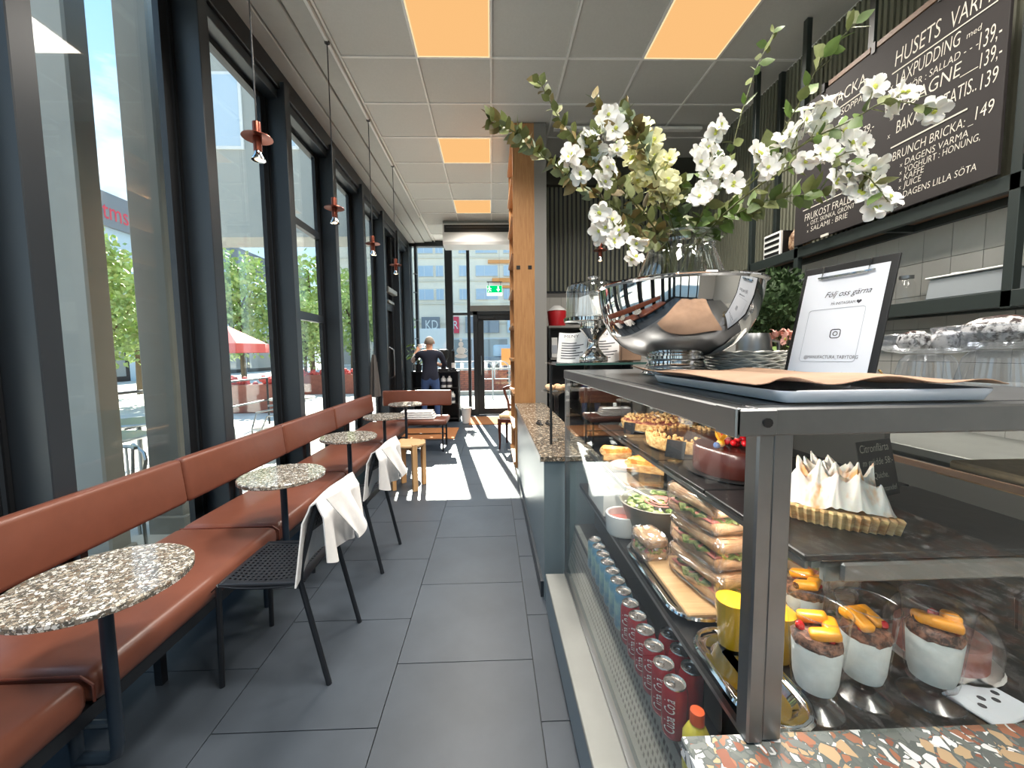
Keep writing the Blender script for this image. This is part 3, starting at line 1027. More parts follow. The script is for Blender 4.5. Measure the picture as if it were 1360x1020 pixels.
# cafe furniture on the pavement
def cafe_chair(lb, loc, rz, grp='aluminium chairs on the pavement'):
    t = T('cafe_chair', lb, 'chair', loc, rz, grp)
    for sx in (-1, 1):
        MB().tube([(sx * 0.2, -0.18, 0), (sx * 0.19, -0.17, 0.44), (sx * 0.24, -0.1, 0.64), (sx * 0.25, 0.12, 0.66), (sx * 0.2, 0.24, 0.72)], 0.012, 6).build('leg', M['alu'], t)
        MB().tube([(sx * 0.2, 0.24, 0), (sx * 0.18, 0.18, 0.44), (sx * 0.2, 0.24, 0.72)], 0.012, 6).build('leg', M['alu'], t)
    MB().tube([(0.2 * math.cos(a), 0.03 + 0.22 * math.sin(a), 0.72 + 0.0) for a in [PI * k / 8 for k in range(9)]], 0.014, 6).build('back_rail', M['alu'], t)
    MB().lathe([(0, 0.435), (0.2, 0.435), (0.215, 0.45), (0.2, 0.455), (0, 0.45)], 16).build('seat', M['alu'], t)
    for k in range(5):
        MB().tube([(-0.16 + 0.08 * k, 0.21, 0.45), (-0.16 + 0.08 * k, 0.235, 0.72)], 0.009, 5).build('slat', M['alu'], t)
    return t


cafe_chair('aluminium cafe chair outside, seen between the concrete pillars', (-2.75, 2.78, -0.02), 0.8)
cafe_chair('aluminium cafe chair outside, farther out behind the pillar gap', (-4.0, 3.95, -0.02), -2.2)
cafe_chair('aluminium cafe chair outside the second side window, left one', (-3.5, 5.0, -0.02), 1.9)
cafe_chair('aluminium cafe chair outside the second side window, right one', (-2.9, 5.2, -0.02), -0.8)
cafe_chair('aluminium cafe chair at the left edge of the frame outside', (-2.6, 2.05, -0.02), 2.6)
for lb, x, y in (('round pavement table between the concrete pillars', -3.3, 3.35), ('round pavement table outside the second side window', -3.75, 4.25), ('round pavement table outside the third side window', -3.2, 6.4)):
    t = T('pavement_table', lb, 'table', (x, y, -0.02), 0, 'tables on the pavement')
    MB().lathe([(0, 0.70), (0.33, 0.70), (0.34, 0.712), (0.33, 0.724), (0, 0.724)], 24).build('table_top', M['alu'], t)
    MB().cyl((0, 0, 0.02), (0, 0, 0.7), 0.025, 10).build('pole', M['alu'], t)
    MB().lathe([(0.0, 0.03), (0.05, 0.03), (0.24, 0.01), (0.24, 0)], 20).build('base', M['alu'], t)
for lb, x, y, w in (('low red flower box fence outside the second side window', -6.0, 10.0, 2.2), ('low red flower box fence outside the fourth side window', -6.0, 14.6, 2.2)):
    t = T('flower_box', lb, 'planter', (x, y, -0.02), 0, 'flower boxes on the plaza')
    box(-w / 2, w / 2, -0.2, 0.2, 0, 0.7, 0.02).build('box', M['brick'], t, False)
    b = MB()
    for k in range(60):
        b.ball((random.uniform(-w / 2, w / 2), random.uniform(-0.18, 0.18), 0.75 + random.uniform(-0.05, 0.12)), 0.07, u=5, v=4)
    b.build('flowers', M['parasol'], t, kind='stuff')
t = T('red_parasol', 'low red canvas market stall roof beyond the second side window', 'parasol', (-7.6, 11.6, -0.02))
MB().cyl((0, 0, 0), (0, 0, 2.2), 0.03).build('pole', M['alu'], t)
MB().lathe([(0, 2.3), (1.1, 1.75), (1.1, 1.5), (1.08, 1.5), (1.08, 1.73), (0, 2.26)], 8).build('canopy', M['parasol'], t, False)
# fence rail along the pavement
t = T('pavement_fence', 'black low rail fence around the pavement seating', 'fence', (-4.6, 4.0, -0.02))
for k in range(7):
    MB().cyl((0, -3 + 1.2 * k, 0), (0, -3 + 1.2 * k, 0.95), 0.02, 8).build('post', M['blackp'], t)
MB().cyl((0, -3, 0.95), (0, 4.2, 0.95), 0.018, 8).build('rail', M['blackp'], t)
MB().cyl((0, -3, 0.5), (0, 4.2, 0.5), 0.018, 8).build('rail', M['blackp'], t)

# in front of the entrance: bike hoops, low brick wall, white kiosk, orange board
for i, (x, lb) in enumerate(((-0.2, 'left steel bicycle hoop outside the entrance door'), (0.30, 'right steel bicycle hoop outside the entrance door'))):
    t = T('bicycle_hoop', lb, 'bike stand', (x, 12.0, -0.02), 0, 'bicycle hoops at the entrance')
    MB().tube([(-0.22, 0, 0.62), (-0.22, 0, 0.95)] + [(-0.22 * math.cos(a), 0, 0.95 + 0.2 * math.sin(a)) for a in [PI * k / 8 for k in range(1, 8)]] + [(0.22, 0, 0.95), (0.22, 0, 0)], 0.02, 8).build('hoop', M['rack'], t)
    MB().lathe([(0.0, 0.015), (0.06, 0.015), (0.06, 0)], 12, (0.22, 0, 0)).build('foot_plate', M['rack'], t)
    MB().tube([(-0.22, 0, 0.62), (0.22, 0, 0.62)], 0.015, 8).build('crossbar', M['rack'], t)
t = T('brick_wall', 'low red brick wall outside beside the entrance', 'wall', (-0.9, 15.0, -0.02))
bm_ = box(-0.12, 0.12, -0.055, 0.055, -0.034, 0.034, 0.004).mesh('brick', M['brick'], False)
for r in range(10):
    for c in range(12):
        obj('brick', bm_, t, (-1.4 + 0.25 * c + 0.125 * (r % 2), 0, 0.04 + 0.077 * r))
box(-1.5, 1.6, -0.045, 0.045, 0, 0.76).build('mortar', M['grout'], t, False)
box(-1.6, 1.7, -0.12, 0.12, 0.79, 0.84).build('coping', M['concrete'], t, False)
t = T('orange_board', 'orange notice board outside behind the door glass', 'sign', (0.75, 16.5, -0.02))
box(-0.35, 0.6, -0.02, 0.02, 0.9, 1.6).build('panel', M['orange'], t, False)
MB().cyl((-0.3, 0, 0), (-0.3, 0, 0.9), 0.025).build('leg', M['rack'], t)
MB().cyl((0.5, 0, 0), (0.5, 0, 0.9), 0.025).build('leg', M['rack'], t)
t = T('white_kiosk', 'white kiosk roof across the street behind the man', 'kiosk', (-5.9, 38.0, -0.02))
box(-2.2, 2.2, -1.5, 1.5, 1.9, 3.75, 0.05).build('roof', M['white'], t, False)
for sx in (-2, 2):
    for sy in (-1.3, 1.3):
        box(sx - 0.08, sx + 0.08, sy - 0.08, sy + 0.08, 0, 1.9).build('post', M['white'], t, False)
t = T('parked_van', 'dark parked van across the street behind the door', 'van', (1.6, 30, -0.02))
box(-2.2, 2.2, -0.9, 0.9, 0.35, 1.15, 0.12, 2).build('body', M['mallgrey'], t)
box(-1.5, 2.1, -0.85, 0.85, 1.15, 2.05, 0.15, 2).build('cabin', M['winblue'], t)
for sx in (-1.4, 1.4):
    MB().tube([(sx, -0.92, 0.34), (sx, -0.7, 0.34)], 0.34, 16).build('wheel', M['blackp'], t)
t = T('street_kerb', 'pale raised street kerb outside the entrance', 'kerb', (0, 13.3, -0.02))
box(-3, 4, -0.1, 0.1, 0, 0.14, 0.01).build('kerb_stone', M['concrete'], t, False)
t = T('railing', 'long pale street railing behind the bicycle hoops', 'railing', (0.2, 20.0, -0.02))
for k in range(12):
    box(-2.2 + 0.4 * k, -2.02 + 0.4 * k, -0.02, 0.02, 0.3, 0.95).build('slat', M['white'], t, False)
MB().cyl((-2.4, 0, 1.0), (2.6, 0, 1.0), 0.03).build('rail', M['rack'], t)
MB().cyl((-2.4, 0, 0.0), (-2.4, 0, 1.0), 0.03).build('post', M['rack'], t)
MB().cyl((2.6, 0, 0.0), (2.6, 0, 1.0), 0.03).build('post', M['rack'], t)

# ================================================================== FURNITURE
# ---- L-shaped leather bench
bench = T('leather_bench', 'long brown leather corner bench running along the window wall', 'bench', (-1.45, 0, 0))
BX = -1.45


def cushion(x0, x1, y0, y1, z0, z1, bev, parent, name, front=None):
    b = MB().box(x0, x1, y0, y1, z0, z1, bev, 4)
    return b.build(name, M['leather'], parent)


ys = [-0.9, 0.107, 1.107, 2.11, 3.12, 4.13, 5.45]
for a, b in zip(ys[:-1], ys[1:]):
    s_ = cushion(-1.70 - BX, -1.165 - BX, a + 0.003, b - 0.003, 0.345, 0.452, 0.038, bench, 'seat_cushion')
    MB().tube([(-1.69 - BX, b, 0.44), (-1.2 - BX, b, 0.446), (-1.166 - BX, b, 0.42), (-1.166 - BX, b, 0.37)], 0.004, 6).build('piping', M['leatherseam'], s_)
    mx_ = Matrix.Translation((-1.66 - BX, 0, 0.60)) @ Matrix.Rotation(-0.10, 4, 'Y')
    c = MB().box(-0.035, 0.035, a + 0.002, b - 0.002, -0.015, 0.225, 0.024, 3, mx_)
    c = c.build('back_cushion', M['leather'], bench)
cushion(-1.62 - BX, -0.645 - BX, 5.46, 5.97, 0.375, 0.455, 0.03, bench, 'seat_cushion')
mx_ = Matrix.Translation((0, 6.0, 0.59)) @ Matrix.Rotation(-0.08, 4, 'X')
MB().box(-1.66 - BX, -0.62 - BX, -0.035, 0.035, 0.0, 0.235, 0.022, 3, mx_).build('back_cushion', M['leather'], bench)
b = MB()
for y in (-0.8, 0.6, 1.6, 2.6, 3.6, 4.6, 5.4):
    f = MB().box(-1.42 - BX, -1.39 - BX, y - 0.015, y + 0.015, 0, 0.33).box(-1.70 - BX, -1.67 - BX, y - 0.015, y + 0.015, 0, 0.8).box(-1.67 - BX, -1.22 - BX, y - 0.015, y + 0.015, 0.31, 0.345)
    f.build('leg_frame', M['black'], bench, False)
for x in (-1.3, -0.70):
    for y in (5.49, 5.92):
        MB().cyl((x - BX, y, 0), (x - BX, y, 0.38), 0.013, 8).build('leg', M['black'], bench)
MB().tube([(-1.3 - BX, 5.49, 0.17), (-0.70 - BX, 5.49, 0.17)], 0.009, 6).build('crossbar', M['black'], bench)
MB().tube([(-1.3 - BX, 5.92, 0.17), (-0.70 - BX, 5.92, 0.17)], 0.009, 6).build('crossbar', M['black'], bench)
for x in (-1.2, -0.78):
    MB().box(x - BX - 0.012, x - BX + 0.012, 5.98, 6.0, 0.36, 0.62).build('back_bracket', M['black'], bench, False)
MB().box(-1.24 - BX, -1.19 - BX, -0.9, 5.4, 0.30, 0.345).build('front_rail', M['black'], bench, False)
MB().box(-1.70 - BX, -1.65 - BX, -0.9, 5.95, 0.30, 0.345).build('back_rail', M['black'], bench, False)

# ---- round terrazzo tables cantilevered from the bench frame
TL = ['round terrazzo table nearest the camera over the leather bench', 'second round terrazzo table, beside the nearer towel-draped chair', 'third round terrazzo table, beside the farther towel-draped chair',
      'fourth round terrazzo table along the bench, behind the wooden stool', 'farthest round terrazzo table, in the corner of the bench']
top_me = MB().lathe([(0, -0.022), (0.204, -0.022), (0.21, -0.018), (0.21, -0.004), (0.206, 0), (0, 0)], 48).mesh('table_top', M['terr_s'])
pole_me = MB().tube([(0, 0, 0.712), (0, 0, 0.22), (-0.006, 0, 0.19), (-0.03, 0, 0.178), (-0.105, 0, 0.178), (-0.12, 0, 0.172)], 0.017, 10).mesh('pole', M['blackblue'])
post_me = MB().cyl((-0.12, 0, 0), (-0.12, 0, 0.30), 0.017, 10).mesh('post', M['blackblue'])
brace_me = MB().cyl((-0.12, 0, 0.285), (0, 0, 0.285), 0.012, 8).mesh('brace', M['blackblue'])
plate_me = MB().lathe([(0, 0), (0.06, 0), (0.06, -0.006), (0, -0.006)], 16).mesh('fixing_plate', M['blackblue'])
for i, (y, lb) in enumerate(zip((1.12, 2.10, 3.08, 4.10, 5.12), TL)):
    t = T('terrazzo_table', lb, 'table', (-1.125, y, 0), 0, 'round terrazzo tables along the bench')
    obj('table_top', top_me, t, (0, 0, 0.735), (0, 0, i * 1.1))
    obj('pole', pole_me, t)
    obj('post', post_me, t)
    obj('brace', brace_me, t)
    obj('fixing_plate', plate_me, t, (0, 0, 0.713))


# ---- black perforated metal chairs
def make_chair(lb, loc, rz):
    t = T('metal_chair', lb, 'chair', loc, rz, 'black metal chairs at the bench tables')
    # local: front at -x, back at +x ; width along y
    for sy in (-1, 1):
        MB().tube([(0.235, sy * 0.19, 0), (0.135, sy * 0.185, 0.45), (0.145, sy * 0.185, 0.52), (0.215, sy * 0.18, 0.765)], 0.0115, 8).build('back_leg', M['black'], t)
        MB().tube([(-0.205, sy * 0.185, 0), (-0.195, sy * 0.183, 0.425), (-0.19, sy * 0.183, 0.434)], 0.0115, 8).build('front_leg', M['black'], t)

    def fs(u, v):
        x = -0.225 + 0.38 * u
        z = 0.447 - 0.012 * math.sin(PI * u) - 0.03 * max(0, (0.12 - u) / 0.12) ** 2 + 0.006 * max(0, (u - 0.85) / 0.15)
        w = 0.2 - 0.014 * abs(2 * u - 1) ** 3
        return (x, (2 * v - 1) * w, z - 0.008 * abs(2 * v - 1) ** 6)
    MB().perf(18, 19, fs, 0.5, 2).thick(0.004).build('seat', M['black'], t, False)

    def fb(u, v):
        z = 0.645 + 0.12 * v
        x = 0.172 + (z - 0.61) * 0.28 + 0.018 * (1 - (2 * u - 1) ** 2)
        return (x, (2 * u - 1) * 0.178, z)
    MB().perf(18, 8, fb, 0.5, 1).thick(0.004).build('backrest', M['black'], t, False)
    MB().tube([(0.13, -0.185, 0.436), (0.13, 0.185, 0.436)], 0.008, 8).build('seat_rail', M['black'], t)
    MB().tube([(-0.19, -0.183, 0.434), (-0.19, 0.183, 0.434)], 0.008, 8).build('seat_rail', M['black'], t)
    for sy in (-1, 1):
        MB().tube([(-0.19, sy * 0.183, 0.434), (0.13, sy * 0.185, 0.436)], 0.008, 8).build('seat_rail', M['black'], t)
    return t


CH = [((-0.93, 1.755, 0), 0.0), ((-0.925, 2.60, 0), -0.06)]
make_chair('black perforated metal chair nearer the camera, its back under a white towel', *CH[0])
make_chair('black metal chair farther along the aisle, nearly hidden by its white towel', *CH[1])


def towel(lb, loc, rz, seed, fl, bl, skew, w=0.205):
    """cloth folded over the chair back: v=-1 seat side hem .. 0 top rail .. +1 aisle side hem"""
    t = T('towel', lb, 'towel', loc, rz, 'white towels over the chair backs')
    rnd = random.Random(seed)
    ph = [rnd.uniform(0, 6) for _ in range(6)]

    def f(u, v):
        s = v * 2 - 1
        y = (u - 0.5) * 2 * w
        top = 0.782 + 0.006 * math.sin(5 * u + ph[0])
        if s < 0:
            q = -s
            L = fl * (1.0 - 0.10 * u)
            d = q * L
            x = 0.205 - 0.03 * min(1, q * 4) - 0.05 * d - 0.015 * q * math.sin(6.5 * u + ph[1]) - 0.02 * q
            yy = y * (1 + 0.10 * q) - 0.03 * q * (1 - u)
            z = top - d - 0.008 * math.sin(9 * u + ph[2]) * q
        else:
            q = s
            L = bl * (1.0 + skew * math.sin(3.0 * u + 0.4))
            d = q * L
            x = 0.225 + 0.025 * min(1, q * 4) + 0.01 * q + 0.016 * q * math.sin(13 * u + ph[3]) + 0.010 * q * math.sin(23 * u + ph[4])
            yy = y * (1 - 0.05 * q) + 0.012 * q * math.sin(8 * u + ph[5])
            z = top - d - 0.012 * math.sin(12 * u) * q
        if abs(s) < 0.06:
            z += 0.004
        return (x, yy, z)
    b = MB().grid(44, 40, f).thick(0.006)
    b.build('cloth', M['cloth'], t)
    # a second, narrower fold lying over the aisle side
    def g(u, v):
        y = -w * 0.92 + u * w * 1.0
        d = v * bl * (0.80 + 0.22 * math.sin(PI * u))
        x = 0.258 + 0.055 * v + 0.022 * math.sin(PI * u) + 0.012 * v * math.sin(9 * u + 1)
        return (x, y * (1 - 0.25 * v) + 0.07 * v, 0.79 - d - 0.012 * v * math.sin(5 * u))
    MB().grid(20, 26, g).thick(0.006).build('fold', M['cloth'], t)
    return t


towel('white towel draped over the back of the nearer metal chair', CH[0][0], CH[0][1], 2, 0.32, 0.235, 0.15)
towel('white towel draped over the back of the farther metal chair', CH[1][0], CH[1][1], 5, 0.30, 0.22, 0.2)
# folded white blanket on the corner seat
t = T('folded_blanket', 'folded white blanket lying on the corner seat of the bench', 'blanket', (-1.05, 5.62, 0.455))
for k in range(4):
    MB().box(-0.30 + 0.02 * k, 0.24 - 0.015 * k, -0.13 + 0.01 * k, 0.14, 0.001 + 0.028 * k, 0.027 + 0.028 * k, 0.012, 3).build('fold', M['cloth'], t)

# ---- wooden stool
t = T('wooden_stool', 'round birch stool with its legs showing through the seat', 'stool', (-0.87, 4.02, 0))
MB().lathe([(0, 0.44), (0.165, 0.44), (0.175, 0.448), (0.175, 0.462), (0.165, 0.47), (0, 0.47)], 40).build('seat', M['oakx'], t)
for k in range(4):
    a = -0.45 + k * PI / 2 - 0.55
    mtx = Matrix.Rotation(a, 4, 'Z')
    l = MB().box(0.142, 0.182, -0.026, 0.026, 0.0, 0.474, 0.004, 1, mtx)
    l.build('leg', M['stool'], t, False)
for k in range(2):
    a = -0.45 + k * PI / 2 - 0.55
    mtx = Matrix.Rotation(a, 4, 'Z')
    MB().box(-0.15, 0.15, -0.012, 0.012, 0.395, 0.438, 0, 1, mtx).build('rail', M['stool'], t, False)

# ---- carved mahogany dining chair by the oak partition
t = T('carved_chair', 'antique carved mahogany chair with cream seat near the entrance', 'chair', (0.34, 5.70, 0), -0.25)
MB().box(-0.21, 0.21, -0.20, 0.19, 0.44, 0.50, 0.025, 3).build('seat', M['cream'], t)
MB().box(-0.225, 0.225, -0.215, 0.205, 0.385, 0.445, 0.008).build('seat_frame', M['darkwood'], t, False)
for sx in (-1, 1):
    MB().tube([(sx * 0.205, -0.19, 0), (sx * 0.2, -0.19, 0.12), (sx * 0.205, -0.19, 0.32), (sx * 0.2, -0.19, 0.39)], [0.013, 0.017, 0.025, 0.028], 8).build('front_leg', M['darkwood'], t)
    MB().tube([(sx * 0.19, 0.24, 0), (sx * 0.18, 0.19, 0.42)], [0.015, 0.022], 8).build('rear_leg', M['darkwood'], t)
    MB().tube([(sx * 0.17, 0.19, 0.42), (sx * 0.145, 0.205, 0.52), (sx * 0.165, 0.23, 0.64), (sx * 0.215, 0.255, 0.76), (sx * 0.235, 0.27, 0.84)], [0.02, 0.019, 0.02, 0.022, 0.02], 8).build('back_post', M['darkwood'], t)
MB().tube([(-0.245, 0.268, 0.83), (-0.17, 0.272, 0.845), (-0.1, 0.275, 0.86), (-0.04, 0.278, 0.905), (0.04, 0.278, 0.905), (0.1, 0.275, 0.86), (0.17, 0.272, 0.845), (0.245, 0.268, 0.83)],
          [0.02, 0.032, 0.028, 0.03, 0.03, 0.028, 0.032, 0.02], 10).build('crest_rail', M['darkwood'], t)
MB().tube([(-0.16, 0.225, 0.60), (-0.07, 0.222, 0.565), (0.0, 0.226, 0.585), (0.07, 0.222, 0.565), (0.16, 0.225, 0.60)], [0.014, 0.022, 0.026, 0.022, 0.014], 8).build('carved_splat', M['darkwood'], t)

# ---- black coffee cabinet with things on it
t = T('coffee_cabinet', 'black open-shelved coffee station cabinet behind the standing man', 'cabinet', (-1.10, 8.1, 0))
for x in (-0.50, 0.0, 0.42):
    box(x - 0.012, x + 0.012, -0.19, 0.19, 0, 1.0).build('side_panel', M['blackp'], t, False)
for z in (0.06, 0.36, 0.68):
    box(-0.49, 0.41, -0.185, 0.185, z, z + 0.018).build('shelf', M['blackp'], t, False)
box(-0.52, 0.44, -0.2, 0.2, 1.0, 1.03, 0.004).build('worktop', M['blackp'], t, False)
box(-0.5, 0.43, 0.17, 0.19, 0, 1.0).build('back_panel', M['blackp'], t, False)
t = T('coffee_grinder', 'black coffee grinder on the cabinet beside the man', 'coffee grinder', (-0.98, 8.05, 1.03))
MB().box(-0.10, 0.10, -0.12, 0.12, 0, 0.05, 0.01).build('base', M['blackp'], t, False)
MB().lathe([(0, 0.05), (0.05, 0.05), (0.055, 0.2), (0.0, 0.2)], 16).build('body', M['blackp'], t)
MB().lathe([(0, 0.2), (0.06, 0.2), (0.11, 0.27), (0.12, 0.40), (0.10, 0.43), (0, 0.44)], 16).build('hopper', M['blackp'], t)
t = T('coffee_dispenser', 'slim black dispenser beside the grinder on the cabinet', 'dispenser', (-0.78, 8.05, 1.03))
MB().box(-0.06, 0.06, -0.1, 0.1, 0, 0.03, 0.008).build('base', M['blackp'], t, False)
MB().tube([(0, 0.05, 0.03), (0, 0.05, 0.36), (0, 0.0, 0.41), (0, -0.05, 0.38)], 0.028, 8).build('spout', M['blackp'], t)
MB().cyl((0.0, -0.05, 0.06), (0, -0.05, 0.16), 0.035).build('cup', M['white'], t)
for i, (x, z, lb) in enumerate(((-0.86, 0.70, 'white sauce bottle on the upper shelf of the black cabinet, right one'), (-0.98, 0.70, 'white sauce bottle on the upper shelf of the black cabinet, left one'), (-0.80, 0.38, 'pale bottle on the lower shelf of the black cabinet'))):
    t = T('bottle', lb, 'bottle', (x, 7.99, z - 0.002), 0, 'bottles in the black cabinet')
    MB().lathe([(0, 0), (0.05, 0), (0.052, 0.01), (0.052, 0.17), (0.02, 0.21), (0.02, 0.23), (0, 0.23)], 14).build('body', M['porcelain'], t)
    MB().lathe([(0, 0.23), (0.022, 0.23), (0.022, 0.25), (0, 0.25)], 12).build('cap', M['blackp'], t)
    MB().lathe([(0.0525, 0.05), (0.0525, 0.12)], 14).build('label_band', M['ink'], t)
t = T('waste_bin', 'small white bin on the floor at the end of the bench', 'bin', (-0.52, 7.75, 0))
MB().lathe([(0, 0.005), (0.08, 0.005), (0.10, 0.30), (0.105, 0.305), (0.095, 0.305), (0.076, 0.02), (0, 0.02)], 20).build('body', M['white'], t)
MB().lathe([(0.1, 0.295), (0.108, 0.3), (0.108, 0.312), (0.096, 0.312)], 20).build('rim', M['white'], t)


def leaf_mesh(name, m, L=0.06, w=0.5, bend=0.25, n=4):
    b = MB()
    P = []
    for i in range(n + 1):
        u = i / n
        hw = w * L * 0.5 * math.sin(PI * u ** 0.8) if 0 < i < n else 0
        z = -bend * L * u * u
        P.append((u * L, hw, z))
    c = [b.bm.verts.new((x, 0, z - 0.0)) for x, h, z in P]
    l = [b.bm.verts.new((x, h, z + 0.12 * h)) if h else c[i] for i, (x, h, z) in enumerate(P)]
    r = [b.bm.verts.new((x, -h, z + 0.12 * h)) if h else c[i] for i, (x, h, z) in enumerate(P)]
    for i in range(n):
        for A in (l, r):
            vs = [c[i], c[i + 1], A[i + 1], A[i]]
            q = []
            for v in vs:
                if v not in q:
                    q.append(v)
            b.bm.faces.new(q)
    return b.mesh(name, m)


# leafy pot plant on the cabinet, left of the man
t = T('potted_plant', 'leafy green pot plant on the black cabinet left of the man', 'plant', (-1.48, 8.0, 1.03))
MB().lathe([(0, 0), (0.06, 0), (0.08, 0.13), (0.085, 0.14), (0.07, 0.14), (0.06, 0.12), (0, 0.12)], 16).build('pot', M['blackp'], t)
b = MB()
lm = leaf_mesh('leaf', M['leaf2'], 0.14, 0.4)
for k in range(9):
    a = k * 2.4
    tip = (math.cos(a) * 0.22, math.sin(a) * 0.14, 0.30 + 0.035 * k)
    MB().tube([(0, 0, 0.12), (tip[0] * 0.5, tip[1] * 0.5, tip[2] * 0.75), tip], 0.005, 5).build('stem', M['stem'], t)
    for q in range(5):
        f = 0.45 + 0.13 * q
        obj('leaf', lm, t, (tip[0] * f, tip[1] * f, 0.12 + (tip[2] - 0.12) * f), (random.uniform(-0.6, 0.6), random.uniform(-0.9, 0.5), random.uniform(0, 6.28)))

# grey coat hanging by the side door
t = T('hanging_coat', 'dark grey coat hanging on the window post behind the bench', 'coat', (-1.69, 5.72, 0.75))
def fcoat(u, v):
    a = 2 * PI * u
    r = (0.03 + 0.10 * v ** 0.7) * (1 + 0.22 * math.sin(a * 5))
    return (0.55 * r * math.cos(a), r * math.sin(a) - 0.02 * v, 0.62 - 0.60 * v)
b = MB().grid(40, 12, fcoat)
bmesh.ops.remove_doubles(b.bm, verts=b.bm.verts, dist=1e-4)
b.build('cloth', M['curtain'], t)
MB().tube([(0, 0, 0.62), (0, 0, 0.68), (-0.05, 0, 0.70)], 0.006, 6).build('hook', M['steel'], t)


# ---- the man at the coffee cabinet
def skin_body(name, nodes, edges, parent, sub=2):
    me = bpy.data.meshes.new(name)
    me.from_pydata([n[0] for n in nodes], edges, [])
    o = bpy.data.objects.new(name, me)
    COL.objects.link(o)
    md = o.modifiers.new('skin', 'SKIN')
    md.use_smooth_shade = True
    for i, n in enumerate(nodes):
        r = n[1]
        me.skin_vertices[0].data[i].radius = r if isinstance(r, tuple) else (r, r)
    me.skin_vertices[0].data[0].use_root = True
    sd = o.modifiers.new('sub', 'SUBSURF')
    sd.levels = sub
    sd.render_levels = sub
    dg = bpy.context.evaluated_depsgraph_get()
    dg.update()
    r = bpy.data.meshes.new_from_object(o.evaluated_get(dg))
    bpy.data.objects.remove(o)
    r.name = name
    return r


man = T('person', 'grey haired person in navy top and jeans with arms raised, back turned', 'person', (-1.16, 7.45, 0), 0.1)
nodes = [((0, 0, 0.93), (0.155, 0.115)), ((0, 0, 1.08), (0.15, 0.11)), ((0, 0.01, 1.25), (0.175, 0.12)), ((0, 0.0, 1.38), (0.15, 0.10)), ((0, 0.01, 1.455), (0.058, 0.058)), ((0, 0.02, 1.52), (0.06, 0.065)), ((0, 0.03, 1.58), (0.078, 0.092)), ((0, 0.03, 1.66), (0.066, 0.078)),
         ((-0.20, 0.0, 1.375), 0.065), ((-0.33, 0.10, 1.23), 0.048), ((-0.27, 0.28, 1.40), 0.036), ((-0.25, 0.32, 1.45), (0.038, 0.022)),
         ((0.20, 0.0, 1.375), 0.065), ((0.285, 0.10, 1.14), 0.048), ((0.15, 0.30, 1.16), 0.036), ((0.12, 0.35, 1.17), (0.038, 0.022)),
         ((-0.095, 0, 0.84), 0.095), ((-0.115, 0.0, 0.50), 0.062), ((-0.125, -0.02, 0.28), 0.056), ((-0.125, -0.03, 0.085), 0.042), ((-0.13, 0.09, 0.045), (0.042, 0.032)), ((-0.135, 0.16, 0.035), (0.036, 0.024)),
         ((0.095, 0, 0.84), 0.095), ((0.115, 0.0, 0.50), 0.062), ((0.125, -0.02, 0.28), 0.056), ((0.125, -0.03, 0.085), 0.042), ((0.13, 0.09, 0.045), (0.042, 0.032)), ((0.135, 0.16, 0.035), (0.036, 0.024))]
edges = [(0, 1), (1, 2), (2, 3), (3, 4), (4, 5), (5, 6), (6, 7), (3, 8), (8, 9), (9, 10), (10, 11), (3, 12), (12, 13), (13, 14), (14, 15), (0, 16), (16, 17), (17, 18), (18, 19), (19, 20), (20, 21), (0, 22), (22, 23), (23, 24), (24, 25), (25, 26), (26, 27)]
for hand, d, sgn in ((11, Vector((0.3, 0.35, 0.85)), 1), (15, Vector((-0.35, 0.85, 0.25)), -1)):
    hb = Vector(nodes[hand][0])
    d.normalize()
    side = d.cross(Vector((0, 1, 0.2))).normalized()
    for k, (off, L) in enumerate(((-0.027, 0.07), (-0.009, 0.082), (0.009, 0.078), (0.027, 0.06))):
        a = hb + side * off + d * 0.035
        b_ = a + d * L * 0.55 + Vector((0.012 * sgn, 0.008, 0))
        c_ = b_ + (d * 0.5 + Vector((0.6 * sgn, 0.3, -0.1))).normalized() * L * 0.5
        i0 = len(nodes)
        nodes += [(tuple(a), 0.0095), (tuple(b_), 0.0085), (tuple(c_), 0.007)]
        edges += [(hand, i0), (i0, i0 + 1), (i0 + 1, i0 + 2)]
    a = hb + side * -0.04 + d * 0.0
    i0 = len(nodes)
    nodes += [(tuple(a), 0.011), (tuple(a + d * 0.035 + Vector((0.02 * sgn, 0.01, 0))), 0.009)]
    edges += [(hand, i0), (i0, i0 + 1)]
bm_body = skin_body('body', nodes, edges, man)
bm_body.materials.clear()
for m_ in ('skin', 'navy', 'jeans', 'sleeve', 'blackp'):
    bm_body.materials.append(M[m_])
for p in bm_body.polygons:
    c = p.center
    ax = abs(c.x)
    i = 0
    if c.z < 0.095:
        i = 4 if c.y > -0.1 else 2
        i = 3 if c.z < 0.02 else 4
    elif c.z < 0.90 and ax < 0.24 and c.y < 0.2:
        i = 2
    elif c.z < 1.44 and ax < 0.27 and c.y < 0.14:
        i = 1
    elif ax >= 0.22 and c.y < 0.22 and c.z < 1.38:
        i = 3 if c.x < 0 else 1
    p.material_index = i
bm_body.polygons.foreach_set('use_smooth', [True] * len(bm_body.polygons))
obj('body', bm_body, man)
b = MB().ball((0, 0.02, 1.605), 0.093, (0.92, 1.05, 1.02), 18, 12)
me = b.bm
kill = [f for f in me.faces if f.calc_center_median().y > 0.075 and f.calc_center_median().z < 1.66]
bmesh.ops.delete(me, geom=kill, context='FACES')
kill = [f for f in me.faces if f.calc_center_median().z < 1.555]
bmesh.ops.delete(me, geom=kill, context='FACES')
b.thick(0.006)
b.build('hair', M['hair'], man)
for sx in (-1, 1):
    MB().ball((sx * 0.087, 0.03, 1.585), 0.03, (0.35, 0.7, 1.1), 8, 6).build('ear', M['skin'], man)
    MB().ball((sx * 0.033, 0.118, 1.60), 0.012, (1, 0.8, 0.8), 8, 6).build('eye', M['white'], man)
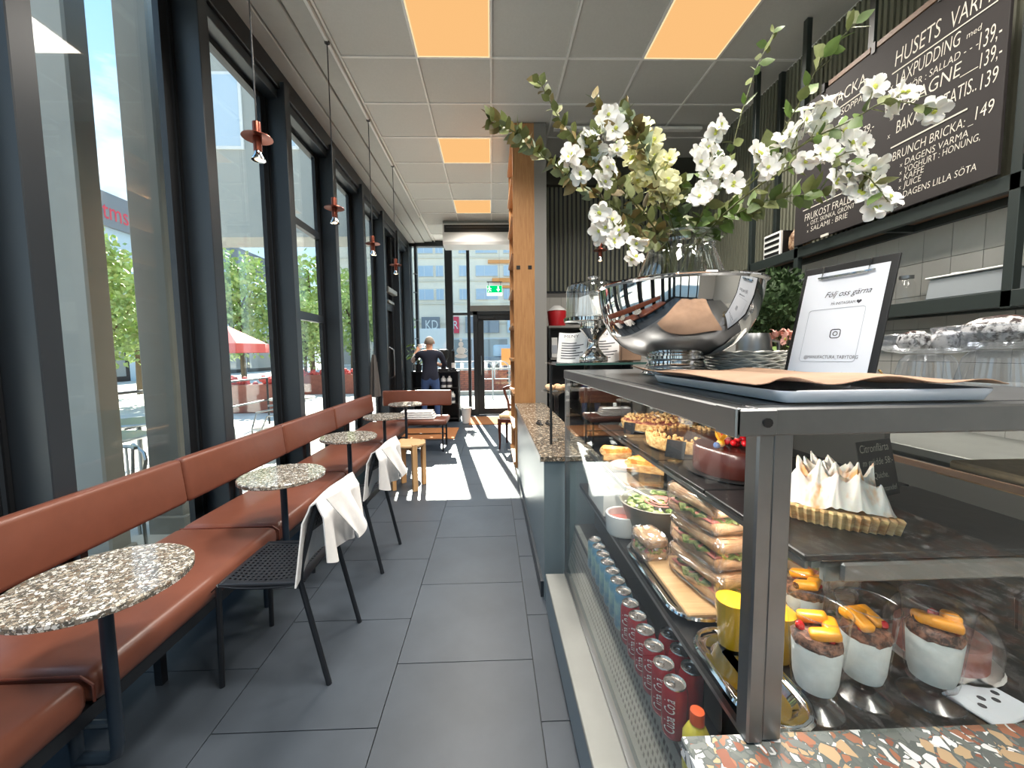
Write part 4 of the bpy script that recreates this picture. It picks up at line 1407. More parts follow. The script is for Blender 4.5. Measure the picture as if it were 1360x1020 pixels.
MB().tube([(0, 0.115, 1.605), (0, 0.145, 1.565), (0, 0.125, 1.555)], [0.01, 0.015, 0.01], 8).build('nose', M['skin'], man)
MB().tube([(-0.025, 0.118, 1.525), (0, 0.125, 1.523), (0.025, 0.118, 1.525)], 0.006, 6).build('mouth', M['ham'], man)
t = T('glass_cup', 'small pale cup held up by the person at the coffee cabinet', 'cup', (-1.16 - 0.245, 7.45 + 0.345, 1.475))
MB().lathe([(0, 0), (0.03, 0), (0.037, 0.09), (0.034, 0.09), (0.028, 0.005), (0, 0.005)], 16).build('body', M['porcelain'], t)
MB().tube([(0.035, 0, 0.075), (0.06, 0, 0.065), (0.06, 0, 0.03), (0.033, 0, 0.02)], 0.005, 6).build('handle', M['porcelain'], t)


# ---- copper pendants
def pendant(lb, x, y, z, grp='copper pendants above the bench'):
    t = T('pendant_lamp', lb, 'pendant lamp', (x, y, z), 0, grp)
    MB().cyl((0, 0, 0.195), (0, 0, ZC - 0.02 - z), 0.004, 6).build('cord', M['blackp'], t)
    MB().lathe([(0, 0.2), (0.02, 0.2), (0.021, 0.195), (0.021, 0.05), (0.0, 0.05)], 16).build('socket', M['copper'], t)
    MB().lathe([(0.02, 0.132), (0.075, 0.122), (0.076, 0.119), (0.02, 0.126)], 28).build('disc_shade', M['copper'], t)
    MB().lathe([(0.018, 0.05), (0.02, 0.035), (0.036, 0.008), (0.036, 0.004), (0.034, 0.004), (0.0, 0.012)], 18).build('reflector', M['chrome'], t)
    MB().ball((0, 0, 0.014), 0.022, (1, 1, 0.6), 10, 6).build('bulb', M['bulb'], t)
    MB().lathe([(0, 0), (0.02, 0), (0.02, -0.012), (0, -0.012)], 12, (0, 0, ZC - 0.012 - z)).build('ceiling_cup', M['blackp'], t)
    return t


for (x, y, z, lb) in ((-1.245, 2.26, 2.415, 'copper pendant lamp over the bench, nearest the camera'), (-1.235, 3.28, 2.41, 'copper pendant lamp over the bench, second from the camera'),
                      (-1.235, 4.30, 2.41, 'copper pendant lamp over the bench, third from the camera'), (-1.235, 5.30, 2.41, 'farthest copper pendant lamp over the bench')):
    pendant(lb, x, y, z)
pendant('copper pendant lamp before the ribbed wall, below the bouquet', 1.22, 4.45, 2.37)

# ================================================================== COUNTERS AND DISPLAY CASE
t = T('terrazzo_counter', 'low service counter with brown terrazzo top beyond the glass case', 'counter', (0.26, 2.08, 0))
box(0.012, 0.30, 0.0, 2.24, 0, 0.782).build('front_panel', M['panel'], t, False)
box(-0.005, 0.012, 0.03, 2.24, 0.0, 0.09).build('kick_strip', M['frame'], t, False)
box(-0.008, 0.31, -0.02, 2.26, 0.783, 0.813, 0.003).build('terrazzo_top', M['terr_c'], t, False)
box(-0.011, -0.008, -0.02, 2.26, 0.78, 0.815).build('edge_trim', M['steel'], t, False)
t = T('near_counter', 'counter end with coarse colourful terrazzo slab right before the camera', 'counter', (0.26, 0.0, 0))
box(0.02, 1.2, -0.6, 0.55, 0, 0.712).build('front_panel', M['panel'], t, False)
box(0.034, 1.3, -0.62, 0.582, 0.714, 0.746, 0.003).build('terrazzo_top', M['terr_l'], t, False)

case = T('display_case', 'glass and steel refrigerated display case full of food', 'display case', (0.36, 0.53, 0))
cx0, cy0 = 0.36, 0.53
def cb(x0, x1, y0, y1, z0, z1, nm, m, bev=0.0, parent=None, label=None):
    o = box(x0 - cx0, x1 - cx0, y0 - cy0, y1 - cy0, z0, z1, bev).build(nm, M[m], parent or case, False)
    if label:
        o['label'] = label
    return o
YF = 1.93
cb(0.26, 1.10, 0.57, YF, 0.06, 0.222, 'base_panel', 'panelblue')
cb(0.285, 1.10, 0.57, YF, 0.0, 0.06, 'kick_plate', 'frame2')
cb(0.258, 0.362, 0.57, YF, 0.222, 0.238, 'steel_ledge', 'steeldull', 0.003)
cb(0.352, 0.372, 0.57, YF, 0.238, 0.252, 'glass_channel', 'steel')
cb(0.404, 1.10, 0.58, YF - 0.01, 0.240, 0.50, 'well_floor', 'blackp')
cb(0.358, 0.363, 0.585, YF, 0.25, 1.238, 'front_glass', 'caseglass')
cb(0.45, 1.08, 0.566, 0.571, 0.753, 1.238, 'end_glass', 'caseglass')
cb(0.37, 1.08, YF - 0.008, YF - 0.003, 0.3, 1.238, 'end_glass', 'caseglass')
# posts
b = MB().box(0.388, 0.414, 0.56, 0.59, 0.748, 1.275, 0.003).box(0.414, 0.446, 0.564, 0.59, 0.748, 1.275, 0.003)
me = b.mesh('corner_post', M['steel'], False)
o = obj('corner_post', me, case, (-cx0, -cy0, 0))
cb(0.357, 0.380, YF - 0.02, YF, 0.25, 1.275, 'far_post', 'steel', 0.003)
cb(1.06, 1.10, 0.56, 0.60, 0.753, 1.275, 'rear_post', 'steel', 0.003)
cb(1.06, 1.10, YF - 0.04, YF, 0.25, 1.275, 'rear_post', 'steel', 0.003)
# head frame and top
cb(0.352, 0.382, 0.555, YF, 1.236, 1.277, 'head_rail', 'steel', 0.003)
cb(0.382, 1.10, 0.555, 0.59, 1.236, 1.277, 'head_rail', 'steel', 0.003)
cb(0.382, 1.10, YF - 0.03, YF, 1.236, 1.277, 'head_rail', 'steel', 0.003)
cb(1.07, 1.10, 0.59, YF - 0.03, 1.236, 1.277, 'head_rail', 'steel', 0.003)
cb(0.382, 1.07, 0.59, YF - 0.03, 1.262, 1.278, 'top_sheet', 'steel')
cb(0.346, 0.354, 0.547, 0.60, 1.235, 1.279, 'corner_clip', 'steel', 0.002)
cb(0.346, 0.408, 0.547, 0.554, 1.237, 1.277, 'corner_clip', 'steel', 0.003)
MB().cyl((0.392 - cx0, 0.545 - cy0, 1.257), (0.392 - cx0, 0.55 - cy0, 1.257), 0.007, 10).build('screw', M['blackp'], case)
# back: sliding doors half open
cb(1.085, 1.10, 0.57, 1.05, 0.25, 1.0, 'back_panel', 'casegrey')
cb(1.085, 1.10, 1.05, YF - 0.04, 0.25, 1.236, 'sliding_door', 'casegrey')
cb(1.075, 1.082, 0.57, 1.05, 1.06, 1.075, 'door_rail', 'brownwood')
# shelf: slate boards on steel brackets
cb(0.523, 1.05, 0.62, YF - 0.03, 0.997, 1.007, 'glass_shelf', 'caseglass')
cb(0.575, 1.05, 0.612, 0.622, 0.973, 1.007, 'shelf_rail', 'steel', 0.004)
cb(0.517, 0.523, 0.62, YF - 0.03, 0.995, 1.008, 'shelf_edge', 'steel', 0.001)
for y in (0.61, 1.25, 1.86):
    cb(0.56, 1.085, y + 0.02, y + 0.032, 0.965, 0.996, 'shelf_bracket', 'steeldull', 0.002)
sl = [(0.618, 0.93), (0.937, 1.20), (1.207, 1.54), (1.547, 1.88)]
for y0, y1 in sl:
    b = MB().box(0.515 - cx0, 1.04 - cx0, y0 - cy0, y1 - cy0, 1.009, 1.0205, 0.002)
    for v in b.bm.verts:
        v.co.x += random.uniform(-0.002, 0.002)
        v.co.y += random.uniform(-0.001, 0.001)
    b.build('slate_board', M['slate'], case, False)
cb(0.47, 1.02, 1.36, YF - 0.05, 0.872, 0.880, 'glass_shelf', 'caseglass')
cb(0.465, 0.472, 1.36, YF - 0.05, 0.868, 0.884, 'shelf_edge', 'steel')
# deck
cb(0.425, 1.085, 0.565, YF - 0.03, 0.700, 0.716, 'deck', 'slate')
cb(0.425, 0.438, 0.565, YF - 0.03, 0.69, 0.702, 'deck_rail', 'steel')
cb(0.50, 1.085, 0.575, YF - 0.03, 0.50, 0.70, 'well_back', 'casegrey')
# perforated air grille at the foot of the glass
def fg(u, v):
    return (0.367 + 0.032 * v - cx0, 0.60 + 1.30 * u - cy0, 0.30 + 0.175 * v)
MB().perf(74, 8, fg, 0.62, 1).thick(0.0015).build('air_grille', M['steeldull'], case, False)
cb(0.402, 0.425, 0.59, YF - 0.03, 0.49, 0.502, 'can_rail', 'steeldull')
MB().tube([(1.0 - cx0, 0.60 - cy0, 0.94), (0.93 - cx0, 0.61 - cy0, 0.97), (0.895 - cx0, 0.62 - cy0, 0.93), (0.90 - cx0, 0.62 - cy0, 0.88), (0.95 - cx0, 0.62 - cy0, 0.85)], 0.006, 8).build('cable', M['blackp'], case)
# unseen fill strip, added under the top to brighten the case inside
o = cb(0.40, 0.42, 0.62, 1.86, 1.238, 1.248, 'fill_light_housing', 'steeldull')
ld = bpy.data.lights.new('case_fill_light', 'AREA')
ld.shape = 'RECTANGLE'
ld.size, ld.size_y = 0.018, 1.2
ld.energy = 5.0
ld.color = (1.0, 0.93, 0.84)
lo = bpy.data.objects.new('case_fill_light', ld)
COL.objects.link(lo)
lo.parent = case
lo.location = (0.41 - cx0, 1.24 - cy0, 1.2365)
lo.rotation_euler = (0, -0.5, 0)
cb(0.545, 0.565, 0.64, 1.84, 0.985, 0.9965, 'fill_light_housing', 'steeldull')  # second added fill strip, brightens the desserts on the deck below
ld = bpy.data.lights.new('shelf_fill_light', 'AREA')
ld.shape = 'RECTANGLE'
ld.size, ld.size_y = 0.016, 1.18
ld.energy = 1.9
ld.color = (1.0, 0.93, 0.84)
lo = bpy.data.objects.new('shelf_fill_light', ld)
COL.objects.link(lo)
lo.parent = case
lo.location = (0.555 - cx0, 1.24 - cy0, 0.9835)

# ---- steel trays on the deck
def steel_tray(lb, x0, x1, y0, y1, z):
    t = T('steel_tray', lb, 'tray', ((x0 + x1) / 2, (y0 + y1) / 2, z), 0, 'oval steel serving trays')
    hx, hy = (x1 - x0) / 2, (y1 - y0) / 2
    def rr(k, dx, r):
        pts = []
        for (sx, sy, a0) in ((1, 1, 0), (-1, 1, PI / 2), (-1, -1, PI), (1, -1, 3 * PI / 2)):
            for q in range(6):
                a = a0 + PI / 2 * q / 5
                pts.append((sx * (hx - dx - r) + r * math.cos(a), sy * (hy - dx - r) + r * math.sin(a)))
        return pts
    b = MB()
    lv = [(0.05, 0.004, 0.03), (0.03, 0.007, 0.05), (0.022, 0.018, 0.055), (0.012, 0.02, 0.06), (0.01, 0.0225, 0.06), (0.004, 0.022, 0.065), (0.0, 0.018, 0.07)]
    rings = [[b.bm.verts.new((p[0], p[1], zz)) for p in rr(0, dx, r)] for dx, zz, r in lv]
    b.bm.faces.new(rings[0])
    for A, B in zip(rings[:-1], rings[1:]):
        for j in range(len(A)):
            b.bm.faces.new((A[j], A[(j + 1) % len(A)], B[(j + 1) % len(A)], B[j]))
    b.build('tray_body', M['chrome'], t)
    pts = [(p[0], p[1], 0.021) for p in rr(0, 0.007, 0.062)]
    MB().tube(pts, 0.0022, 6, True).build('beaded_rim', M['chrome'], t)
    return t


steel_tray('oval polished steel tray under the wrapped sandwiches', 0.42, 0.72, 0.855, 1.26, 0.717)
steel_tray('oval polished steel tray behind the case post', 0.42, 0.56, 0.585, 0.84, 0.717)

# ---- wrapped sandwiches on a board
t = T('cutting_board', 'pale wooden board under the cling-filmed sandwich stack', 'board', (0.57, 0.99, 0.728))
MB().box(-0.12, 0.11, -0.12, 0.15, 0.0, 0.018, 0.003).build('plank', M['oakx'], t, False)


def sandwich(lb, loc, rz, L=0.19, W=0.095, H=0.062, light=False):
    t = T('wrapped_sandwich', lb, 'sandwich', loc, rz, 'cling-filmed sandwiches in the case')
    br = M['breadlight'] if light else M['bread']
    def half(z0, z1, nm):
        b = MB().box(-W / 2, W / 2, -L / 2, L / 2, z0, z1, min(0.016, (z1 - z0) * 0.42), 3)
        for v in b.bm.verts:
            v.co.z += random.uniform(-0.0015, 0.0015)
            k = 1 - 0.35 * max(0, abs(v.co.y) / (L / 2) - 0.6)
            v.co.x *= k
        b.build(nm, br, t)
    half(0.002, H * 0.36, 'bread')
    half(H * 0.55, H, 'bread')
    def fl(u, v):
        a = 2 * PI * u
        r = (0.1 + 0.95 * v)
        return (W * 0.5 * r * math.cos(a) * (1 + 0.06 * math.sin(9 * a)), L * 0.47 * r * math.sin(a) * (1 + 0.05 * math.sin(11 * a)), H * 0.46 + 0.006 * math.sin(14 * a) * v)
    MB().grid(40, 3, fl).thick(0.006).build('salad', M['salad'], t)
    MB().box(-W * 0.44, W * 0.44, -L * 0.43, L * 0.43, H * 0.36, H * 0.44, 0.002).build('ham', M['ham'], t, False)
    b = MB().box(-W / 2 - 0.003, W / 2 + 0.003, -L / 2 - 0.004, L / 2 + 0.004, 0.0, H + 0.003, 0.016, 3)
    bmesh.ops.subdivide_edges(b.bm, edges=list(b.bm.edges), cuts=3, use_grid_fill=True)
    for v in b.bm.verts:
        v.co += Vector((random.uniform(-1, 1), random.uniform(-1, 1), random.uniform(-1, 1))) * 0.0032
        k = 1 - 0.3 * max(0, abs(v.co.y) / (L / 2) - 0.6)
        v.co.x *= k
    b.build('cling_film', M['plasticfilm'], t, False)
    return t


for k, (dx, dy, rz, lb) in enumerate(((0.0, 0.0, 0.18, 'cling-filmed sandwich at the bottom of the stack on the board'), (0.006, 0.012, 0.12, 'cling-filmed sandwich in the middle of the stack on the board'), (0.004, 0.03, 0.15, 'cling-filmed sandwich on top of the stack on the board'))):
    sandwich(lb, (0.57 + dx, 0.985 + dy, 0.7475 + 0.081 * k), rz, 0.20, 0.13, 0.078)
sandwich('small cling-filmed roll leaning at the far left of the stack', (0.475, 1.16, 0.74), 0.1, 0.10, 0.075, 0.07)
sandwich('long pale cling-filmed loaf behind the stack, lying lower', (0.76, 1.0, 0.718), 0.12, 0.34, 0.11, 0.09, True)
sandwich('long pale cling-filmed loaf behind the stack, lying on top', (0.765, 1.0, 0.812), 0.12, 0.34, 0.11, 0.085, True)

# ---- bowls
t = T('salad_bowl', 'grey salad bowl with clear domed lid', 'bowl', (0.56, 1.32, 0.717))
MB().lathe([(0, 0.002), (0.075, 0.002), (0.115, 0.125), (0.12, 0.13), (0.113, 0.13), (0.072, 0.01), (0, 0.01)], 32).build('bowl', M['bowlgrey'], t)
MB().lathe([(0.122, 0.128), (0.122, 0.14), (0.112, 0.145), (0.105, 0.16), (0.095, 0.165), (0.05, 0.168), (0, 0.168)], 32).build('lid', M['thin'], t)
b = MB()
for k in range(36):
    a = random.uniform(0, 6.28)
    r = 0.095 * math.sqrt(random.random())
    b.ball((r * math.cos(a), r * math.sin(a), 0.11 + random.uniform(0, 0.025)), 0.018, (1, 1, 0.5), 6, 4, 0.2)
b.build('salad', M['salad'], t, kind='stuff')
for k in range(3):
    MB().lathe([(0.012 + 0.016 * k, 0), (0.02 + 0.016 * k, 0.003), (0.022 + 0.016 * k, 0)], 18, (0.01, -0.02, 0.137 - 0.002 * k)).build('ham_slice', M['ham'], t)
t = T('ramekin', 'white round dish in front of the salad bowl', 'dish', (0.462, 1.36, 0.717))
MB().lathe([(0, 0.001), (0.055, 0.001), (0.06, 0.01), (0.062, 0.072), (0.058, 0.074), (0.054, 0.07), (0.052, 0.02), (0, 0.02)], 28).build('dish', M['porcelain'], t)
MB().lathe([(0, 0.045), (0.054, 0.045)], 24).build('filling', M['ham'], t)
t = T('white_crate', 'white shallow box at the far end of the case deck', 'box', (0.52, 1.62, 0.717))
b = MB().box(-0.09, 0.09, -0.12, 0.12, 0.0, 0.006).box(-0.09, -0.084, -0.12, 0.12, 0.006, 0.1).box(0.084, 0.09, -0.12, 0.12, 0.006, 0.1).box(-0.084, 0.084, -0.12, -0.114, 0.006, 0.1).box(-0.084, 0.084, 0.114, 0.12, 0.006, 0.1)
b.build('body', M['porcelain'], t, False)
MB().box(-0.075, 0.075, -0.10, 0.10, 0.007, 0.07, 0.02, 3).build('bread_loaf', M['bread'], t)

# ---- quiche on the lower glass shelf
def wedge(lb, loc, rz, r, h, ang, name='quiche_slice', cat='quiche', grp='quiche slices on the glass shelf', top='quiche', crust='crust'):
    t = T(name, lb, cat, loc, rz, grp)
    pts = [(0, 0)] + [(r * math.cos(ang * (i / 8 - 0.5)), r * math.sin(ang * (i / 8 - 0.5))) for i in range(9)]
    MB().prism(pts, 0.001, h * 0.62).build('base', M[crust], t, False)
    q = [(p[0] * 0.985 + 0.002, p[1] * 0.97) for p in pts]
    b = MB().prism(q, h * 0.62, h)
    bmesh.ops.subdivide_edges(b.bm, edges=list(b.bm.edges), cuts=2, use_grid_fill=True)
    for v in b.bm.verts:
        if v.co.z > h * 0.9:
            v.co.z += random.uniform(-0.003, 0.004)
    b.build('topping', M[top], t)
    MB().tube([(r * 1.0 * math.cos(ang * (i / 8 - 0.5)), r * math.sin(ang * (i / 8 - 0.5)), h * 0.7) for i in range(9)], 0.011, 8).build('crust_rim', M[crust], t)
    return t


wedge('quiche slice in front on the lower glass shelf', (0.66, 1.48, 0.881), 2.2, 0.14, 0.05, 0.8)
wedge('quiche slice right of the front one on the glass shelf', (0.80, 1.44, 0.881), 1.6, 0.13, 0.05, 0.8)
wedge('quiche slice at the back of the glass shelf', (0.62, 1.72, 0.881), 2.8, 0.13, 0.05, 0.8)
t = T('tart_dish', 'clear round dish at the far left of the lower glass shelf', 'dish', (0.56, 1.60, 0.881))
MB().lathe([(0, 0.002), (0.06, 0.002), (0.085, 0.03), (0.088, 0.03), (0.065, 0.0), (0, 0.0)], 28).build('dish', M['thin'], t)
MB().lathe([(0, 0.018), (0.07, 0.016)], 24).build('filling', M['ham'], t)


# ---- cakes on the slate shelf
def bumpy_disc(r, h0, h1, seed, amp, n=48, m=14):
    rnd = random.Random(seed)
    b = MB()
    prof = [(0, h1)] + [(r * (i / m), h1) for i in range(1, m)] + [(r, h1 - 0.004), (r, h0)]
    b.lathe(prof, n)
    for v in b.bm.verts:
        if v.co.z > h1 - 0.002:
            v.co.z += rnd.uniform(-amp, amp)
    return b


def flute(j, r, z):
    return 0.025 * math.cos(j * PI / 2)


ZS = 1.021
t = T('berry_tart', 'round crumble tart with red berries at the far end of the shelf', 'tart', (0.735, 1.715, ZS))
MB().lathe([(0, 0), (0.15, 0), (0.17, 0.006), (0.172, 0.012), (0.168, 0.012), (0.15, 0.005), (0, 0.005)], 36).build('plate', M['chrome'], t)
MB().lathe([(0, 0.006), (0.15, 0.006), (0.158, 0.036), (0.15, 0.038), (0, 0.03)], 96, ripple=lambda j, r, z: 0.015 * math.cos(j * PI / 2) if r > 0.14 else 0).build('crust', M['crumble'], t)
bumpy_disc(0.148, 0.03, 0.044, 1, 0.006).build('topping', M['berrytop'], t)
b = MB()
for k in range(120):
    a = random.uniform(0, 6.28)
    r = 0.14 * math.sqrt(random.random())
    b.ball((r * math.cos(a), r * math.sin(a), 0.047 + random.uniform(-0.002, 0.006)), random.uniform(0.005, 0.009), u=5, v=4, jit=0.2)
b.build('crumbs', M['crumble'], t, kind='stuff')
t = T('chocolate_tart', 'round chocolate tart with a crumbly golden rim, middle of the shelf', 'tart', (0.71, 1.37, ZS))
MB().lathe([(0, 0), (0.155, 0), (0.163, 0.006), (0.165, 0.012), (0.162, 0.012), (0.155, 0.005), (0, 0.005)], 40).build('plate', M['thin'], t)
MB().lathe([(0, 0.006), (0.15, 0.006), (0.157, 0.044), (0.15, 0.046), (0, 0.03)], 96, ripple=lambda j, r, z: 0.015 * math.cos(j * PI / 2) if r > 0.14 else 0).build('crust', M['crumble'], t)
MB().lathe([(0, 0.043), (0.145, 0.043), (0.149, 0.038)], 40).build('filling', M['choc'], t)
b = MB()
for k in range(150):
    a = random.uniform(0, 6.28)
    r = random.uniform(0.105, 0.15)
    b.ball((r * math.cos(a), r * math.sin(a), 0.048 + random.uniform(-0.002, 0.005)), random.uniform(0.004, 0.008), u=5, v=4, jit=0.2)
b.build('crumbs', M['crumble'], t, kind='stuff')
t = T('mousse_cake', 'dark chocolate mousse cake topped with redcurrants and physalis', 'cake', (0.68, 1.065, ZS))
MB().lathe([(0, 0), (0.12, 0), (0.128, 0.004), (0.128, 0.007), (0, 0.006)], 36).build('cake_board', M['blackp'], t)
MB().lathe([(0, 0.007), (0.11, 0.007), (0.112, 0.01), (0.112, 0.07), (0.106, 0.078), (0, 0.08)], 48).build('mousse', M['choc'], t)
for k in range(11):
    a = k * 2.39
    r = 0.02 + 0.0045 * k
    o = MB().ball((-0.03 + 0.5 * r * math.cos(a), -0.03 + 0.5 * r * math.sin(a), 0.088 + 0.008 * (k % 3)), 0.0085, u=10, v=6).build('redcurrant', M['berry'], t)
MB().ball((-0.065, -0.03, 0.091), 0.011, u=10, v=6).build('physalis', M['physalis'], t)
lm3 = leaf_mesh('husk', M['physalis'], 0.03, 0.6, -0.5)
for k in range(4):
    obj('husk', lm3, t, (-0.065, -0.03, 0.095), (0, -0.6, k * 1.57))
lmx = leaf_mesh('strawberry', M['berry'], 0.03, 0.8, -0.8)
MB().lathe([(0, 0), (0.01, 0.008), (0.013, 0.02), (0.008, 0.03), (0, 0.032)], 12, (-0.045, 0.0, 0.085)).build('strawberry', M['berry'], t)
MB().ball((-0.085, -0.045, 0.089), 0.009, u=8, v=6).build('blueberry', M['jeans'], t)


# card holders
def card(lb, loc, rz, tilt, w, h, lines=None, m='slate'):
    t = T('price_card', lb, 'price card', loc, rz, 'black price cards in the case')
    mtx = Matrix.Rotation(tilt, 4, 'X')
    MB().box(-w / 2, w / 2, -0.001, 0.001, 0.012, 0.012 + h, 0, 1, mtx).build('card', M['slate'], t, False)
    MB().box(-0.018, 0.018, -0.012, 0.024, 0.0, 0.004, 0.001).build('holder', M['thin'], t, False)
    MB().box(-0.012, 0.012, -0.004, 0.004, 0.004, 0.02, 0, 1, mtx).build('clip', M['thin'], t, False)
    if lines:
        for i, (s, k, sc, dx) in enumerate(lines):
            text(s, t, mtx @ fr((-w * 0.44 + dx * w, -0.0022, 0.012 + h * (1 - 0.235 * (i + 0.85))), (1, 0, 0), (0, 0, 1), (0, -1, 0)), w * sc, h * 0.12 * k, M['chalk'])
    return t


card('black handwritten price card behind the meringue tart', (0.865, 0.83, ZS), 0.32, -0.2, 0.125, 0.125, [(CARD[0], 1.15, 0.82, 0), (CARD[1], 1.0, 0.86, 0.02), (CARD[2], 0.9, 0.68, 0.0), (CARD[3], 0.8, 0.84, 0.02)])
card('small dark price card between the chocolate cakes, seen edge on', (0.555, 1.18, ZS), -0.9, -0.25, 0.06, 0.055)
card('small dark price card before the berry tart', (0.545, 1.56, ZS), -0.9, -0.25, 0.05, 0.045)

# ---- meringue tart (a large cut piece, crust rim to the camera)
t = T('meringue_tart', 'cut lemon tart with toasted white meringue peaks on black slate', 'tart', (0.757, 0.85, ZS))
R_, A0, A1 = 0.188, -2.75, -1.70
def fl2(j, r, z):
    return 0.018 * math.cos(j * PI / 2.0) if r > 0.12 else 0
MB().lathe([(0, 0.001), (0.178, 0.001), (0.188, 0.030), (0.182, 0.033), (0.0, 0.024)], 60, (0, 0, 0), A0, A1, fl2).build('crust', M['crust'], t)
rnd = random.Random(12)
peaks = []
for k in range(60):
    for _ in range(40):
        a = rnd.uniform(A0 + 0.08, A1 - 0.08)
        r = rnd.uniform(0.03, 0.172)
        p = (r * math.cos(a), r * math.sin(a))
        if all((p[0] - q[0]) ** 2 + (p[1] - q[1]) ** 2 > 0.030 ** 2 for q in peaks):
            peaks.append(p)
            break
pk = [(p[0], p[1], rnd.uniform(0.035, 0.06), rnd.uniform(0.012, 0.016), rnd.uniform(-0.5, 0.5), rnd.uniform(-0.5, 0.5)) for p in peaks]
def fmer(u, v):
    a = A0 + (A1 - A0) * u
    r = 0.179 * v
    x, y = r * math.cos(a), r * math.sin(a)
    edge = min(1, (1 - v) * 9 + 0.12) * min(1, u * 14 + 0.1) * min(1, (1 - u) * 9 + 0.1)
    z = 0.030 * edge
    for px, py, h, s, lx, ly in pk:
        d = math.hypot(x - px, y - py)
        if d < s * 2.6:
            ang = math.atan2(y - py, x - px)
            ss = s * (1 + 0.16 * math.cos(6 * ang + px * 90))
            z += h * math.exp(-(d / ss) ** 1.25) * (0.35 + 0.65 * edge) * (0.75 + 0.45 * (1 - abs(v - 0.45)))
    sway = max(0, z - 0.03)
    return (x + sway * 0.25 * math.sin(40 * y), y + sway * 0.15, 0.027 + z)
MB().grid(150, 66, fmer).build('meringue', M['meringue'], t)

# ---- parfait glasses
def parfait(lb, loc, rz, s, grp='layered yoghurt glasses with mango'):
    t = T('parfait_glass', lb, 'dessert glass', loc, rz, grp)
    t.scale = (s, s, s)
    MB().lathe([(0, 0.001), (0.04, 0.001), (0.044, 0.004), (0.03, 0.012), (0.019, 0.018), (0.024, 0.027), (0.033, 0.035)], 40).build('foot', M['ribglass'], t)
    MB().lathe([(0.034, 0.036), (0.037, 0.06), (0.041, 0.12), (0.047, 0.185), (0.049, 0.187)], 40).build('glass', M['thin'], t)
    MB().lathe([(0.0445, 0.004), (0.0455, 0.002), (0.0445, 0.0)], 36).build('foot_rim', M['vaseglass'], t)
    MB().tube([(0.0485 * math.cos(2 * PI * i / 40), 0.0485 * math.sin(2 * PI * i / 40), 0.187) for i in range(40)], 0.0012, 6, True).build('glass_rim', M['ribglass'], t)
    MB().lathe([(0, 0.04), (0.029, 0.042), (0.0335, 0.06), (0.0372, 0.118), (0.037, 0.124), (0, 0.126)], 36).build('yoghurt', M['yoghurt'], t)
    b = MB().lathe([(0, 0.126), (0.037, 0.123), (0.0385, 0.13), (0.034, 0.142), (0, 0.147)], 28)
    for v in b.bm.verts:
        v.co += Vector((random.uniform(-1, 1), random.uniform(-1, 1), random.uniform(-1, 1))) * 0.0018
    b.build('granola', M['granola'], t)
    for k in range(3):
        a = -1.7 + 1.5 * k + rz
        MB().box(-0.023, 0.023, -0.012, 0.012, -0.008, 0.010, 0.007, 3, Matrix.Translation((0.020 * math.cos(a), 0.020 * math.sin(a), 0.151 + 0.003 * k)) @ Matrix.Rotation(a + 1.2, 4, 'Z') @ Matrix.Rotation(0.3 * (k - 1), 4, 'Y')).build('mango_piece', M['mango'], t)
    for k in range(3):
        a = 0.6 + 2.1 * k
        MB().ball((0.026 * math.cos(a), 0.026 * math.sin(a), 0.148), 0.008, u=8, v=6, jit=0.1).build('berry', M['berry'] if k else M['choc'], t)
    return t


parfait('layered yoghurt glass with mango, leftmost of the three by the case post', (0.572, 0.652, 0.717), 0.0, 1.0)
parfait('layered yoghurt glass with mango, middle of the three', (0.680, 0.672, 0.717), 1.1, 0.97)
parfait('layered yoghurt glass with mango, rightmost of the three', (0.798, 0.660, 0.717), 2.3, 1.02)
parfait('layered yoghurt glass with mango, in the second row behind the others', (0.665, 0.80, 0.717), 3.0, 0.97)


def juice_glass(lb, loc):
    t = T('juice_glass', lb, 'glass', loc, 0, 'orange juice glasses in the case')
    MB().lathe([(0, 0.001), (0.026, 0.001), (0.036, 0.13), (0.0375, 0.13), (0.0275, -0.0), (0, -0.0)], 32).build('glass', M['thin'], t)
    MB().lathe([(0, 0.004), (0.0255, 0.004), (0.0335, 0.104), (0, 0.105)], 28).build('juice', M['juice'], t)


juice_glass('orange juice glass left of the case post', (0.512, 0.80, 0.7225))
juice_glass('orange juice glass behind the leftmost yoghurt glass', (0.585, 0.765, 0.718))
t = T('pastry_dome', 'clear dome with pink pastry at the right edge of the case', 'pastry', (0.93, 0.76, 0.717))
MB().lathe([(0, 0.001), (0.085, 0.001), (0.09, 0.006), (0, 0.006)], 30).build('plate', M['porcelain'], t)
MB().lathe([(0.086, 0.007), (0.088, 0.06), (0.07, 0.10), (0.04, 0.118), (0, 0.122)], 30).build('dome', M['plasticfilm'], t)
bumpy_disc(0.07, 0.007, 0.06, 3, 0.008, 24, 6).build('pastry', M['ham'], t)
t = T('white_label', 'white card with black dots lying at the right of the case deck', 'label', (0.885, 0.64, 0.717), 0.25)
MB().box(-0.05, 0.06, -0.035, 0.04, 0.0, 0.006, 0.002).build('card', M['paper'], t, False)
for k in range(4):
    MB().lathe([(0, 0.0065), (0.006, 0.0065)], 10, (-0.02 + 0.02 * k, 0.01 * (k % 2), 0)).build('dot', M['ink'], t)


